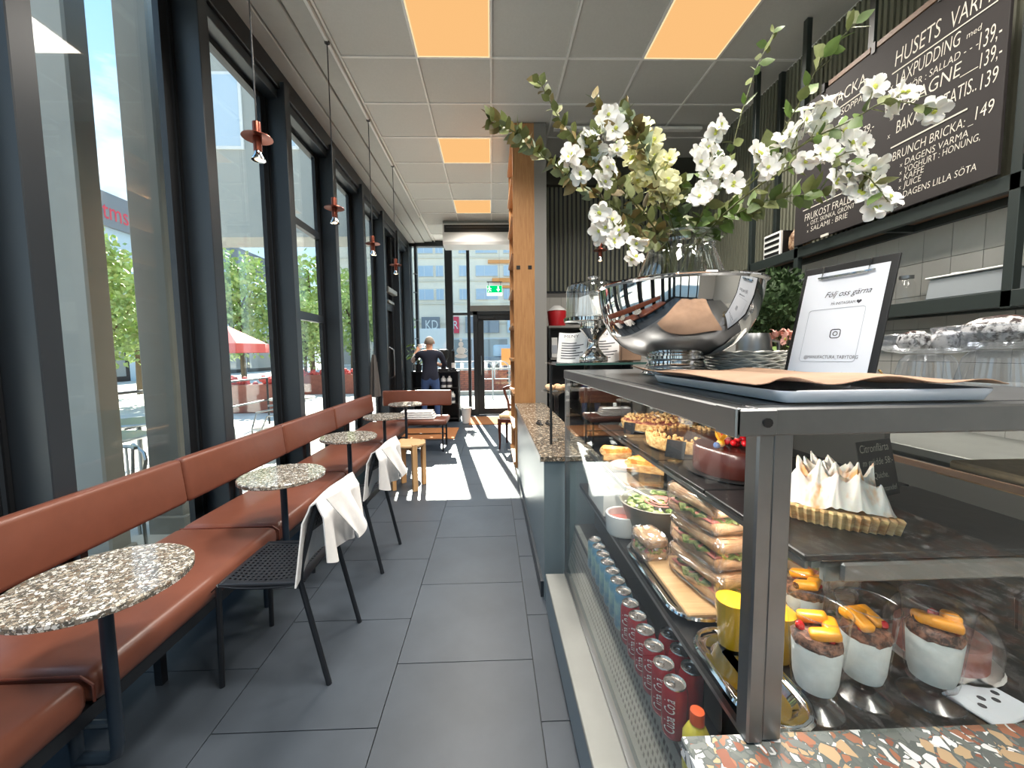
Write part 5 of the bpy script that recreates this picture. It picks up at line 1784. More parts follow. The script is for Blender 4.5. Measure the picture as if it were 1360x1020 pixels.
# ---- cans and bottles in the well
def can(lb, x, y, z, m, txt, grp):
    t = T('drink_can', lb, 'can', (x, y, z), 0, grp)
    MB().lathe([(0, 0.002), (0.020, 0.002), (0.024, 0.006), (0.0275, 0.016), (0.0275, 0.108), (0.023, 0.121)], 24).build('body', m, t)
    MB().lathe([(0.023, 0.120), (0.0238, 0.1235), (0.0228, 0.125), (0.0205, 0.122), (0.0195, 0.1195), (0, 0.1195)], 24).build('lid', M['canlid'], t)
    MB().tube([(-0.009 + 0.009 * math.cos(q), 0.006 * math.sin(q), 0.1222) for q in [2 * PI * i / 10 for i in range(10)]], 0.0015, 5, True).build('pull_tab', M['canlid'], t)
    if txt:
        def wrap(px, py):
            a = PI * 1.28 - (py - 0.008) / 0.0278
            return (0.0280 * math.cos(a), 0.0280 * math.sin(a), 0.024 + px)
        text(txt, t, Matrix.Identity(4), 0.078, 0.024, M['white'], 0.0, 'lettering', wrap)
    return t


WORD = ['nearest the camera', 'second from the camera', 'third from the camera', 'fourth from the camera', 'fifth from the camera', 'sixth from the camera']
for k in range(6):
    can('red drink can by the case glass, %s' % WORD[k], 0.3965, 0.815 + 0.0565 * k, 0.503, M['canred'], 'Cuba Cola', 'red drink cans in the case well')
WB = ['nearest', 'second', 'third', 'fourth', 'fifth', 'sixth', 'seventh']
for k in range(7):
    can('blue green drink can by the case glass, %s of its row' % WB[k], 0.3965, 1.158 + 0.0565 * k, 0.503, M['canblue'], None, 'blue green drink cans in the case well')
for k in range(3):
    can('red drink can in the row behind, half under the tray, %s' % WORD[k], 0.4545, 0.855 + 0.0565 * k, 0.503, M['canred'], None, 'red drink cans in the case well')
for k, (x, y, lb) in enumerate(((0.405, 0.735, 'yellow lemonade bottle with orange cap, farther one'), (0.415, 0.655, 'yellow lemonade bottle with orange cap, nearer one'))):
    t = T('lemonade_bottle', lb, 'bottle', (x, y, 0.503), 0, 'lemonade bottles in the case well')
    MB().lathe([(0, 0.001), (0.026, 0.001), (0.027, 0.006), (0.027, 0.08), (0.018, 0.098), (0.012, 0.105), (0.012, 0.11), (0, 0.11)], 20).build('body', M['bottley'], t)
    MB().lathe([(0, 0.134), (0.0135, 0.133), (0.014, 0.13), (0.014, 0.108), (0, 0.108)], 16).build('cap', M['capo'], t)

# ================================================================== ON TOP OF THE CASE
ZT = 1.2785
# white tray with baking paper
t = T('white_tray', 'white rectangular tray on the case top under baking paper', 'tray', (0.605, 0.82, ZT))
b = MB()
hx, hy = 0.168, 0.245
lv = [(0.02, 0.004), (0.014, 0.006), (0.004, 0.018), (0, 0.020), (0, 0.016), (0.008, 0.002), (0.02, 0.0)]
rings = []
for d_, z in lv:
    ring = []
    r = max(0.006, 0.022 - d_)
    for (sx, sy, a0) in ((1, 1, 0), (-1, 1, PI / 2), (-1, -1, PI), (1, -1, 3 * PI / 2)):
        for q in range(5):
            a = a0 + PI / 2 * q / 4
            ring.append(b.bm.verts.new((sx * (hx - d_ - r) + r * math.cos(a), sy * (hy - d_ - r) + r * math.sin(a), z)))
    rings.append(ring)
for A, B in zip(rings[:-1], rings[1:]):
    for j in range(len(A)):
        b.bm.faces.new((A[j], A[(j + 1) % len(A)], B[(j + 1) % len(A)], B[j]))
b.bm.faces.new(rings[0])
b.bm.faces.new(rings[-1])
b.build('tray_body', M['traywhite'], t)
MB().tube([(-hx + 0.02, -hy + 0.003, 0.0195), (hx - 0.02, -hy + 0.003, 0.0195)], 0.0012, 5).build('rim_line', M['traywhite'], t)
t = T('baking_paper', 'crumpled brown baking paper spilling over the white tray', 'paper', (0.60, 0.86, ZT + 0.0195))
def fp(u, v):
    x = -0.20 + 0.40 * u + 0.03 * (v - 0.5)
    y = -0.278 + 0.58 * v
    z = 0.003 + 0.005 * math.sin(7 * u + 2.0 * v) ** 2 + 0.005 * math.sin(5 * v + 3 * u) ** 2
    if u < 0.1:
        z += 0.010 * (0.1 - u) / 0.1
    z += 0.012 * max(0, (0.2 - v) / 0.2) * (math.sin(9 * u) ** 2) - 0.0
    return (x - 0.02 * math.sin(PI * v), y + 0.02 * math.sin(6 * u), z)
MB().grid(30, 36, fp).thick(0.0012).build('sheet', M['kraft'], t)

# big silver bowl
t = T('silver_bowl', 'large polished silver punch bowl on the case top', 'bowl', (0.655, 1.40, ZT))
t.scale = (1, 1, 0.96)
prof = [(0, 0.004), (0.095, 0.003), (0.112, 0.002), (0.113, 0.008), (0.108, 0.013), (0.11, 0.018), (0.106, 0.024), (0.098, 0.028), (0.10, 0.034), (0.094, 0.042), (0.092, 0.052), (0.10, 0.06), (0.098, 0.066),
        (0.14, 0.080), (0.185, 0.108), (0.222, 0.15), (0.248, 0.20), (0.262, 0.26), (0.268, 0.31), (0.276, 0.316), (0.277, 0.322), (0.270, 0.324), (0.262, 0.31), (0.256, 0.26), (0.242, 0.20), (0.216, 0.152), (0.18, 0.112), (0.13, 0.086), (0, 0.08)]
MB().lathe(prof, 72).build('bowl', M['silver'], t)
MB().tube([(0.274 * math.cos(2 * PI * i / 64), 0.274 * math.sin(2 * PI * i / 64), 0.320) for i in range(64)], 0.004, 8, True).build('rim', M['silver'], t)
# jar with stems
t = T('glass_vase', 'clear glass jar vase standing in the silver bowl', 'vase', (0.665, 1.40, ZT + 0.085))
MB().lathe([(0, 0.003), (0.11, 0.003), (0.14, 0.02), (0.15, 0.07), (0.148, 0.20), (0.142, 0.26), (0.115, 0.335), (0.106, 0.36), (0.107, 0.372), (0.120, 0.385), (0.1215, 0.392), (0.118, 0.395)], 48).build('jar', M['vaseglass'], t)
MB().tube([(0.119 * math.cos(2 * PI * i / 48), 0.119 * math.sin(2 * PI * i / 48), 0.392) for i in range(48)], 0.0045, 8, True).build('lip', M['vaseglass'], t)
MB().tube([(0.109 * math.cos(2 * PI * i / 48), 0.109 * math.sin(2 * PI * i / 48), 0.362) for i in range(48)], 0.003, 8, True).build('ring', M['vaseglass'], t)

# stack of scalloped plates
t = None
pm = MB().lathe([(0, 0.0), (0.075, 0.0), (0.085, 0.004), (0.128, 0.0125), (0.131, 0.0155), (0.126, 0.0155), (0.083, 0.0065), (0, 0.0055)], 96, ripple=lambda j, r, z: 0.022 * math.cos(j * PI / 4) if r > 0.1 else 0)
for v in pm.bm.verts:
    a = math.atan2(v.co.y, v.co.x)
    if v.co.xy.length > 0.1:
        v.co.z += 0.0025 * math.cos(12 * a)
pm = pm.mesh('plate', M['porcelain'])
rim_me = MB().tube([(0.128 * (1 + 0.022 * math.cos(i * PI / 4)) * math.cos(2 * PI * i / 96), 0.128 * (1 + 0.022 * math.cos(i * PI / 4)) * math.sin(2 * PI * i / 96), 0.0148 + 0.0025 * math.cos(12 * 2 * PI * i / 96)) for i in range(96)], 0.0016, 5, True).mesh('scalloped_rim', M['porcelain'])
PW = ['bottom plate', 'second plate from the bottom', 'third plate from the bottom', 'middle plate', 'third plate from the top', 'second plate from the top', 'topmost plate']
for k in range(7):
    t = T('scalloped_plate', 'white scalloped plate beside the silver bowl, %s of the stack' % PW[k], 'plate', (0.925 + 0.002 * math.sin(k * 3), 1.43 + 0.002 * math.cos(k * 5), ZT + 0.0105 * k), 0.35 * k, 'stack of white scalloped plates')
    obj('dish', pm, t)
    obj('scalloped_rim', rim_me, t)

# clipboard sign on a wire easel
bl_, br_ = Vector((0.885, 1.16, ZT + 0.012)), Vector((0.945, 0.955, ZT + 0.012))
ex = (br_ - bl_).normalized()
nrm = Vector((ex.y, -ex.x, 0)).normalized()     # towards camera / aisle
if nrm.x > 0:
    nrm = -nrm
ez = (Vector((0, 0, 1)) - nrm * 0.24).normalized()
en = ex.cross(ez).normalized()
t = T('clipboard', 'black clipboard with white paper notice on a wire easel', 'clipboard', tuple(bl_))
F0 = fr((0, 0, 0), ex, ez, en)
wB = (br_ - bl_).length
def pl(x0, x1, z0, z1, d0, d1, nm, m, bev=0.0):
    b = MB().box(x0, x1, z0, z1, d0, d1, bev, 2, F0)
    return b.build(nm, M[m], t, False)
pl(-0.012, wB + 0.004, -0.004, 0.318, -0.006, 0.0, 'board', 'blackp', 0.002)
pap = pl(0.0, wB - 0.012, 0.0, 0.297, 0.0006, 0.0016, 'paper', 'paper')
pl(0.035, wB - 0.04, 0.280, 0.284, 0.004, 0.007, 'clip', 'chrome')
MB().tube([F0 @ Vector(p) for p in ((0.045, 0.315, 0.003), (0.045, 0.278, 0.006), (wB - 0.055, 0.278, 0.006), (wB - 0.055, 0.315, 0.003))], 0.0018, 6).build('clip_wire', M['chrome'], t)
def ft(x, z, s, w, h, m='ink', sh=0.0):
    text(s, t, F0 @ fr((x, z, 0.0022), (1, 0, 0), (0, 1, 0), (0, 0, 1)), w, h, M[m], sh)
ft(0.062, 0.222, 'Följ oss gärna', 0.112, 0.016, 'ink', 0.45)
ft(0.083, 0.198, 'PÅ INSTAGRAM', 0.058, 0.0075)
hb = MB()
hb.prism([(0.006 * (16 * math.sin(q) ** 3) / 16, 0.006 * (13 * math.cos(q) - 5 * math.cos(2 * q) - 2 * math.cos(3 * q) - math.cos(4 * q)) / 16) for q in [2 * PI * i / 24 for i in range(24)]], 0, 0.0004)
me = hb.mesh('heart', M['ink'], False)
me.transform(F0 @ Matrix.Translation((0.150, 0.2015, 0.002)))
obj('heart', me, t)
def rrect(x0, x1, z0, z1, r, w, nm, m):
    pts = []
    for (cx_, cz_, a0) in ((x1 - r, z1 - r, 0), (x0 + r, z1 - r, PI / 2), (x0 + r, z0 + r, PI), (x1 - r, z0 + r, 3 * PI / 2)):
        for q in range(6):
            a = a0 + PI / 2 * q / 5
            pts.append(F0 @ Vector((cx_ + r * math.cos(a), cz_ + r * math.sin(a), 0.002)))
    MB().tube(pts, w, 4, True).build(nm, M[m], t, False)
rrect(0.028, wB - 0.045, 0.038, 0.188, 0.008, 0.0007, 'printed_frame', 'inkpale')
rrect(0.097, 0.121, 0.104, 0.128, 0.006, 0.0012, 'printed_icon', 'ink')
MB().tube([F0 @ Vector((0.109 + 0.0055 * math.cos(q), 0.116 + 0.0055 * math.sin(q), 0.002)) for q in [2 * PI * i / 16 for i in range(16)]], 0.001, 4, True).build('printed_icon', M['ink'], t)
ft(0.040, 0.046, '@MANUFACTURA_TABYTORG', 0.135, 0.009)
t = T('wire_easel', 'small brass wire easel holding the black clipboard', 'easel', tuple((bl_ + br_) / 2 - Vector((0, 0, 0.012))))
for q in (-0.06, 0.06):
    c = ex * q
    pts = [c + nrm * 0.034 + Vector((0, 0, 0.022)), c + nrm * 0.040 + Vector((0, 0, 0.010)), c + nrm * 0.028 + Vector((0, 0, 0.004)), c - nrm * 0.012 + Vector((0, 0, 0.004)), c - nrm * 0.06 + Vector((0, 0, 0.0035)), c - nrm * 0.075 + Vector((0, 0, 0.012))]
    MB().tube(pts, 0.0022, 6).build('wire_foot', M['gold'], t)
    MB().tube([c - nrm * 0.022 + Vector((0, 0, 0.004)), c - nrm * 0.058 + Vector((0, 0, 0.15))], 0.0022, 6).build('wire_back', M['gold'], t)
MB().tube([ex * -0.06 - nrm * 0.058 + Vector((0, 0, 0.15)), ex * 0.06 - nrm * 0.058 + Vector((0, 0, 0.15))], 0.0022, 6).build('wire_bar', M['gold'], t)
MB().tube([ex * 0.12 + nrm * 0.0 + Vector((0, 0, 0.03)), ex * 0.135 + nrm * 0.01 + Vector((0, 0, 0.018)), ex * 0.125 + nrm * 0.02 + Vector((0, 0, 0.004)), ex * 0.07 - nrm * 0.0 + Vector((0, 0, 0.004))], 0.0026, 6).build('wire_hook', M['gold'], t)

# glass shelf beyond the case with cake dome, menus
t = T('glass_shelf', 'raised glass shelf on dark posts beyond the display case', 'shelf', (0.60, 2.17, 0.814))
MB().box(-0.28, 0.48, -0.2, 0.2, 0.485, 0.494, 0.002).build('glass_plate', M['caseglass'], t, False)
b = MB().box(-0.28, 0.48, -0.204, -0.2, 0.484, 0.495)
b.build('glass_edge', mat('green_glass_edge', (70, 104, 98), 0.15), t, False)
for x, y in ((-0.25, 0.17), (-0.04, 0.17)):
    MB().box(x - 0.007, x + 0.007, y - 0.007, y + 0.007, 0.0, 0.485).build('post', M['frame2'], t, False)
for x in (0.44,):
    MB().box(x - 0.012, x + 0.012, 0.15, 0.174, -0.814, 0.485).build('post', M['frame2'], t, False)
ZG = 0.814 + 0.495
t = T('cake_stand', 'silver pedestal cake stand under a clear dome', 'cake stand', (0.555, 2.15, ZG))
MB().lathe([(0, 0.0), (0.075, 0.0), (0.078, 0.006), (0.076, 0.03), (0.06, 0.04), (0.032, 0.075), (0.026, 0.10), (0.034, 0.13), (0.065, 0.165), (0.075, 0.18), (0.07, 0.205), (0.10, 0.212), (0.155, 0.214), (0.16, 0.218), (0.16, 0.236), (0.154, 0.24), (0, 0.238)], 48).build('pedestal', M['silver'], t)
MB().lathe([(0.148, 0.241), (0.147, 0.38), (0.140, 0.405), (0.12, 0.418), (0.05, 0.43), (0, 0.432)], 48).build('dome', M['vaseglass'], t)
MB().lathe([(0.0, 0.433), (0.012, 0.434), (0.012, 0.44), (0.03, 0.448), (0.034, 0.456), (0.02, 0.462), (0, 0.463)], 20).build('knob', M['chrome'], t)
for k, (a, tx) in enumerate(((0.3, 0.30), (1.5, 0.2), (2.6, -0.25), (3.9, 0.25), (5.2, -0.2))):
    mtx = Matrix.Translation((0.055 * math.cos(a), 0.055 * math.sin(a), 0.243)) @ Matrix.Rotation(a, 4, 'Z') @ Matrix.Rotation(tx, 4, 'Y')
    b = MB()
    v = [mtx @ Vector(p) for p in ((-0.03, -0.05, 0), (0.03, -0.05, 0), (0.03, 0.05, 0), (-0.03, 0.05, 0), (0.005, -0.035, 0.105), (0.01, 0.03, 0.115))]
    vs = [b.bm.verts.new(p) for p in v]
    for q in ((0, 3, 2, 1), (0, 1, 4), (2, 3, 5), (1, 2, 5, 4), (3, 0, 4, 5)):
        b.bm.faces.new([vs[i] for i in q])
    b.build('wrapped_pastry', M['white'], t, False)


def menu(lb, loc, rz, tilt, w, h, words):
    t = T('menu_card', lb, 'menu', loc, rz, 'printed menus on the glass shelf')
    mtx = Matrix.Rotation(tilt, 4, 'X')
    def fm(u, v):
        p = Vector(((u - 0.5) * w, 0.02 * math.sin(PI * u) - 0.015 * u, v * h))
        return mtx @ p
    MB().grid(10, 4, fm).thick(0.0015).build('sheet', M['white'], t)
    for k in range(7):
        def fl_(u, v, k=k):
            uu = 0.12 + (0.5 + 0.25 * ((k * 7) % 3) / 2) * u
            return mtx @ Vector(((uu - 0.5) * w, 0.02 * math.sin(PI * uu) - 0.015 * uu - 0.0022, h * (0.12 + 0.085 * k) + 0.006 * v))
        MB().grid(6, 1, fl_).build('text_line', M['ink'], t, False)
    text(words, t, mtx @ fr((-w * 0.3, -0.006, h * 0.80), (1, 0, 0), (0, 0, 1), (0, -1, 0)), w * 0.5, h * 0.10, M['ink'], 0.0)


menu('printed white menu card leaning left of the cake stand foot', (0.455, 2.25, ZG), -0.35, -0.45, 0.17, 0.19, 'MENY')
menu('printed white menu card right of the cake stand foot', (0.68, 2.28, ZG), 0.3, -0.45, 0.19, 0.21, 'BON')
t = T('kraft_bag', 'tan folded paper bag beside the menus under the silver bowl', 'paper bag', (0.80, 2.27, ZG))
MB().box(-0.06, 0.06, -0.02, 0.02, 0, 0.13, 0.006).build('bag', M['kraft'], t, False)
MB().box(-0.055, 0.055, -0.023, -0.019, 0.10, 0.125).build('folded_top', M['kraft'], t, False)
# pastry plate poking out under the glass shelf
t = T('pastry_plate', 'clear plate of small pastries under the raised glass shelf', 'plate', (0.40, 2.45, 0.814))
MB().lathe([(0, 0.002), (0.05, 0.002), (0.045, 0.01), (0.012, 0.02), (0.012, 0.28), (0.03, 0.295), (0.095, 0.312), (0.097, 0.315), (0.0, 0.305)], 28).build('stand', M['thin'], t)
for k in range(5):
    a = k * 1.25
    MB().ball((0.05 * math.cos(a), 0.05 * math.sin(a), 0.333), 0.028, (1, 1, 0.7), 10, 6, 0.05).build('pastry', M['bread'], t)
for k, (x, y, lb) in enumerate(((0.36, 3.0, 'left black napkin clip lying on the brown terrazzo counter'), (0.43, 2.98, 'right black napkin clip lying on the brown terrazzo counter'))):
    t = T('counter_clip', lb, 'clip', (x, y, 0.814), 0.2, 'black clips on the terrazzo counter')
    MB().box(-0.014, 0.014, -0.05, 0.05, 0, 0.012, 0.003).build('base', M['blackp'], t, False)
    MB().tube([(0, -0.045, 0.012), (0, -0.02, 0.03), (0, 0.03, 0.03), (0, 0.045, 0.012)], 0.004, 6).build('spring', M['blackp'], t)

# ================================================================== BOUQUET: every stem is a thing of its own
LEAF = {k: [leaf_mesh('leaf', M[k], 0.042, 0.72, 0.22), leaf_mesh('leaf', M[k], 0.05, 0.62, -0.1)] for k in ('leaf1', 'leaf2', 'leaf3', 'leaf4')}


def blossom_mesh(seed, mp_, n=6, L=0.03, cup=0.45):
    rnd = random.Random(seed)
    b = MB()
    for k in range(n):
        a = 2 * PI * k / n + rnd.uniform(-0.15, 0.15)
        ll = L * rnd.uniform(0.85, 1.1)
        up_ = cup * rnd.uniform(0.5, 1.3)
        rows = []
        for (u, hw, z) in ((0.08, 0.1, 0), (0.4, 0.30, 0.12), (0.75, 0.38, 0.30), (0.95, 0.22, 0.28), (1.03, 0.07, 0.2)):
            row = []
            for s_ in (-1, 0, 1):
                x, y = u * ll, s_ * hw * ll
                zz = z * up_ * ll * 2 - (0.08 * ll if s_ == 0 else 0) + rnd.uniform(-0.03, 0.03) * ll
                row.append(b.bm.verts.new((x * math.cos(a) - y * math.sin(a), x * math.sin(a) + y * math.cos(a), zz)))
            rows.append(row)
        for A, B in zip(rows[:-1], rows[1:]):
            for q in range(2):
                b.bm.faces.new((A[q], A[q + 1], B[q + 1], B[q]))
    b.mi = 1
    b.ball((0, 0, 0.004), L * 0.18, (1, 1, 0.8), 6, 4)
    return b.mesh('blossom', [M[mp_], M['pollen']], True, False)


BL = [blossom_mesh(s, 'petal') for s in (1, 2, 3)]
BLY = [blossom_mesh(s, 'petaly', 5, 0.02, 0.8) for s in (4, 5)]
MOUTH = Vector((0.665, 1.40, ZT + 0.085))


def spline(pts, n):
    pts = [Vector(p) for p in pts]
    out = []
    k = len(pts) - 1
    for i in range(n + 1):
        t = i / n * k
        j = min(int(t), k - 1)
        f = t - j
        p0, p1, p2, p3 = pts[max(j - 1, 0)], pts[j], pts[j + 1], pts[min(j + 2, k)]
        out.append(0.5 * ((2 * p1) + (p2 - p0) * f + (2 * p0 - 5 * p1 + 4 * p2 - p3) * f * f + (3 * p1 - p0 - 3 * p2 + p3) * f ** 3))
    return out


def orient(d, rnd, flip=0.0):
    x = d.normalized()
    r = Vector((rnd.uniform(-1, 1), rnd.uniform(-1, 1), rnd.uniform(-0.2, 1))).normalized()
    y = r.cross(x)
    if y.length < 1e-3:
        y = Vector((1, 0, 0)).cross(x)
    y.normalize()
    z = x.cross(y)
    return Matrix((x, y, z)).transposed().to_quaternion()


def stem_thing(name, label, cat, pts, leaves, nleaf, seed, size=1.0, spread=0.9, lo=0.12, hi=1.0, blooms=(), bmesh_=BL, bs=1.0, r=0.0032):
    rnd = random.Random(seed)
    base = MOUTH + Vector((rnd.uniform(-0.06, 0.06), rnd.uniform(-0.06, 0.06), 0.02 + 0.004 * seed))
    t = T(name, label, cat, tuple(base), 0, 'stems of the bouquet')
    neck = Vector(pts[0])
    d0 = neck - Vector((0.665, 1.40, neck.z))
    if d0.length > 0.10:
        neck = Vector((0.665, 1.40, neck.z)) + d0.normalized() * 0.095
    full = [base, base.lerp(neck, 0.55)] + [neck] + [Vector(p) for p in pts[1:]]
    sp = [p - base for p in spline(full, 36)]
    MB().tube(sp, [r * (1.25 - 0.9 * i / 36) for i in range(37)], 6).build('stem', M['stem'], t)
    i0 = int(36 * (2 / (len(full) - 1)))
    for k in range(nleaf):
        f = lo + (hi - lo) * (k + rnd.uniform(-0.3, 0.3)) / max(1, nleaf - 1)
        ii = min(35, max(i0, int(i0 + f * (36 - i0))))
        p = sp[ii].lerp(sp[ii + 1], rnd.random())
        tg = (sp[ii + 1] - sp[ii]).normalized()
        a = k * 2.4 + rnd.uniform(-0.5, 0.5)
        n1 = tg.cross(Vector((0, 0, 1))).normalized()
        n2 = tg.cross(n1)
        d = tg * rnd.uniform(0.2, 0.75) + (n1 * math.cos(a) + n2 * math.sin(a)) * spread
        o = obj('leaf', rnd.choice(LEAF[rnd.choice(leaves)]), t, tuple(p))
        o.rotation_mode = 'QUATERNION'
        o.rotation_quaternion = orient(d, rnd)
        s_ = size * rnd.uniform(0.75, 1.15) * (1.0 - 0.25 * f)
        o.scale = (s_, s_, s_)
    for k, q in enumerate(blooms):
        p = Vector(q) - base
        best = min(range(i0, 37), key=lambda i: (sp[i] - p).length)
        root = sp[max(i0, best - 2)]
        if (root - p).length > 0.012:
            MB().tube([root, root.lerp(p, 0.6) + Vector((0, 0, 0.006)), p], 0.0014, 5).build('pedicel', M['stem'], t)
        d = Vector((rnd.uniform(-0.5, 0.5), -0.9, rnd.uniform(-0.3, 0.7)))
        for e in range(2):
            o = obj('blossom', rnd.choice(bmesh_), t, tuple(p + Vector((rnd.uniform(-0.012, 0.012), rnd.uniform(-0.012, 0.012), rnd.uniform(-0.012, 0.012))) * e))
            o.rotation_mode = 'QUATERNION'
            o.rotation_quaternion = (d + Vector((rnd.uniform(-1, 1), rnd.uniform(-1, 1), rnd.uniform(-1, 1))) * 0.8 * e).to_track_quat('Z', 'Y')
            s_ = bs * rnd.uniform(0.85, 1.15)
            o.scale = (s_, s_, s_)
    return t


PATHS = {
    'e1': [(0.595, 1.38, 1.736), (0.362, 1.3, 1.849), (0.181, 1.22, 1.928), (0.089, 1.18, 1.982), (0.003, 1.15, 2.01)],
    'e2': [(0.616, 1.4, 1.751), (0.462, 1.38, 1.917), (0.327, 1.36, 2.029), (0.236, 1.34, 2.113), (0.161, 1.32, 2.227)],
    'e3': [(0.652, 1.42, 1.762), (0.567, 1.45, 1.945), (0.493, 1.48, 2.115), (0.444, 1.5, 2.191), (0.385, 1.52, 2.294)],
    'e4': [(0.639, 1.38, 1.751), (0.537, 1.3, 1.908), (0.468, 1.25, 1.998), (0.433, 1.22, 2.025), (0.399, 1.2, 2.077)],
    'y1': [(0.638, 1.4, 1.756), (0.631, 1.42, 1.881), (0.586, 1.42, 2.009), (0.521, 1.42, 2.104)],
    'w1': [(0.586, 1.36, 1.735), (0.428, 1.28, 1.865), (0.316, 1.22, 1.928), (0.3, 1.2, 1.972), (0.338, 1.18, 2.034)],
    'w2': [(0.568, 1.33, 1.717), (0.44, 1.24, 1.721), (0.369, 1.2, 1.736), (0.302, 1.16, 1.759)],
    'w3': [(0.669, 1.33, 1.736), (0.678, 1.25, 1.83), (0.671, 1.22, 1.928), (0.683, 1.2, 2.032)],
    'e5': [(0.733, 1.42, 1.764), (0.858, 1.46, 2.027), (0.932, 1.5, 2.232), (1.009, 1.54, 2.417), (1.103, 1.58, 2.586)],
    'e6': [(0.715, 1.36, 1.747), (0.875, 1.3, 1.954), (0.96, 1.26, 2.116), (1.003, 1.22, 2.231), (1.083, 1.2, 2.314)],
    'w4': [(0.71, 1.36, 1.747), (0.819, 1.25, 1.886), (0.903, 1.15, 1.948), (0.969, 1.08, 1.97), (1.019, 1.03, 1.988), (1.116, 1.0, 1.952)],
    'w5': [(0.705, 1.33, 1.736), (0.81, 1.2, 1.854), (0.887, 1.1, 1.873), (0.95, 1.03, 1.822), (1.005, 1.0, 1.73)],
    'f1': [(0.715, 1.36, 1.745), (0.794, 1.3, 1.801), (0.9, 1.26, 1.833), (1.011, 1.22, 1.84)],
    'f2': [(0.66, 1.38, 1.751), (0.635, 1.36, 1.847), (0.642, 1.35, 1.929)]}
B1 = [(0.24, 1.18, 1.93), (0.233, 1.2, 1.925), (0.338, 1.22, 2.046), (0.345, 1.18, 2.04), (0.3, 1.2, 1.987), (0.289, 1.22, 1.982), (0.317, 1.18, 1.987), (0.267, 1.2, 1.887), (0.328, 1.22, 1.95), (0.341, 1.18, 1.895), (0.329, 1.2, 1.865), (0.384, 1.22, 1.961), (0.354, 1.18, 1.993)]
B2 = [(0.313, 1.16, 1.759), (0.336, 1.18, 1.723), (0.324, 1.2, 1.72), (0.357, 1.16, 1.685), (0.378, 1.18, 1.703), (0.437, 1.2, 1.681), (0.408, 1.16, 1.627), (0.356, 1.18, 1.747)]
B3 = [(0.674, 1.18, 2.015), (0.669, 1.2, 1.998), (0.66, 1.22, 1.97), (0.615, 1.18, 1.91), (0.614, 1.2, 1.941), (0.677, 1.22, 1.955), (0.676, 1.18, 1.891), (0.702, 1.2, 1.878), (0.678, 1.22, 1.9), (0.607, 1.18, 1.797), (0.639, 1.2, 1.833), (0.673, 1.22, 1.856), (0.713, 1.18, 1.838), (0.628, 1.2, 1.818), (0.66, 1.22, 1.885)]
B4 = [(0.82, 1.22, 1.95), (0.852, 1.205, 1.922), (0.87, 1.195, 1.971), (0.886, 1.187, 1.992), (0.913, 1.172, 2.022), (0.96, 1.146, 2.051), (0.952, 1.151, 2.026), (1.041, 1.096, 2.061), (1.072, 1.078, 2.008), (1.086, 1.067, 2.02), (1.097, 1.059, 2.028), (1.139, 1.03, 1.97), (1.011, 1.119, 1.932), (0.993, 1.129, 1.968), (0.982, 1.137, 1.901), (0.941, 1.158, 1.973)]
B5 = [(0.96, 1.044, 1.875), (0.977, 1.038, 1.831), (0.942, 1.052, 1.813), (1.018, 1.023, 1.744), (0.987, 1.035, 1.782), (0.919, 1.061, 1.807), (0.956, 1.046, 1.823), (1.002, 1.029, 1.765), (0.974, 1.041, 1.764), (0.885, 1.073, 1.88), (0.854, 1.085, 1.866), (0.771, 1.114, 1.865), (1.009, 1.027, 1.726)]
BY = [(0.495, 1.35, 2.068), (0.524, 1.38, 2.059), (0.554, 1.41, 2.054), (0.546, 1.35, 1.996), (0.572, 1.38, 1.978), (0.598, 1.41, 1.954), (0.584, 1.35, 1.892), (0.605, 1.38, 1.872), (0.616, 1.41, 1.847), (0.488, 1.35, 2.013), (0.512, 1.38, 1.995), (0.545, 1.41, 1.974), (0.543, 1.35, 1.914), (0.486, 1.38, 2.052), (0.565, 1.41, 1.898), (0.471, 1.35, 1.996), (0.503, 1.38, 1.941)]
rj = random.Random(3)
BY = BY + [(x + rj.uniform(-0.02, 0.02), y - 0.06 + rj.uniform(-0.03, 0.03), z + rj.uniform(-0.025, 0.02)) for x, y, z in BY]
stem_thing('eucalyptus_branch', 'olive leafy branch of the bouquet reaching farthest left', 'flower stem', PATHS['e1'], ('leaf1', 'leaf3', 'leaf4', 'leaf1'), 100, 1, 1.15, 0.75, 0.05)
stem_thing('eucalyptus_branch', 'olive leafy branch pointing up left with a bronze tip', 'flower stem', PATHS['e2'], ('leaf1', 'leaf4', 'leaf1'), 72, 2, 1.1, 0.7, 0.05)
stem_thing('eucalyptus_branch', 'leafy branch with bright tip above the white blossoms, left of the cream spike', 'flower stem', PATHS['e3'], ('leaf1', 'leaf2', 'leaf4'), 50, 3, 1.1, 0.7, 0.25)
stem_thing('eucalyptus_branch', 'short upright leafy branch just left of the cream flower spike', 'flower stem', PATHS['e4'], ('leaf1', 'leaf4', 'leaf3'), 54, 4, 1.05, 0.75, 0.15)
stem_thing('flower_spike', 'cream yellow flower spike in the middle of the bouquet', 'flower stem', PATHS['y1'], ('leaf1', 'leaf2'), 10, 5, 0.9, 0.8, 0.0, 0.5, BY, BLY, 1.6)
stem_thing('blossom_branch', 'white blossom stem in the upper left of the bouquet', 'flower stem', PATHS['w1'], ('leaf1', 'leaf4', 'leaf1'), 60, 6, 1.15, 0.8, 0.0, 0.9, B1, BL, 1.0)
stem_thing('blossom_branch', 'white blossom stem drooping low at the left of the vase', 'flower stem', PATHS['w2'], ('leaf1', 'leaf4'), 44, 7, 1.1, 0.8, 0.0, 0.7, B2, BL, 0.95)
stem_thing('blossom_branch', 'white blossom stem standing upright right of the vase middle', 'flower stem', PATHS['w3'], ('leaf2', 'leaf1', 'leaf2'), 34, 8, 1.2, 0.9, 0.0, 0.7, B3, BL, 0.95)
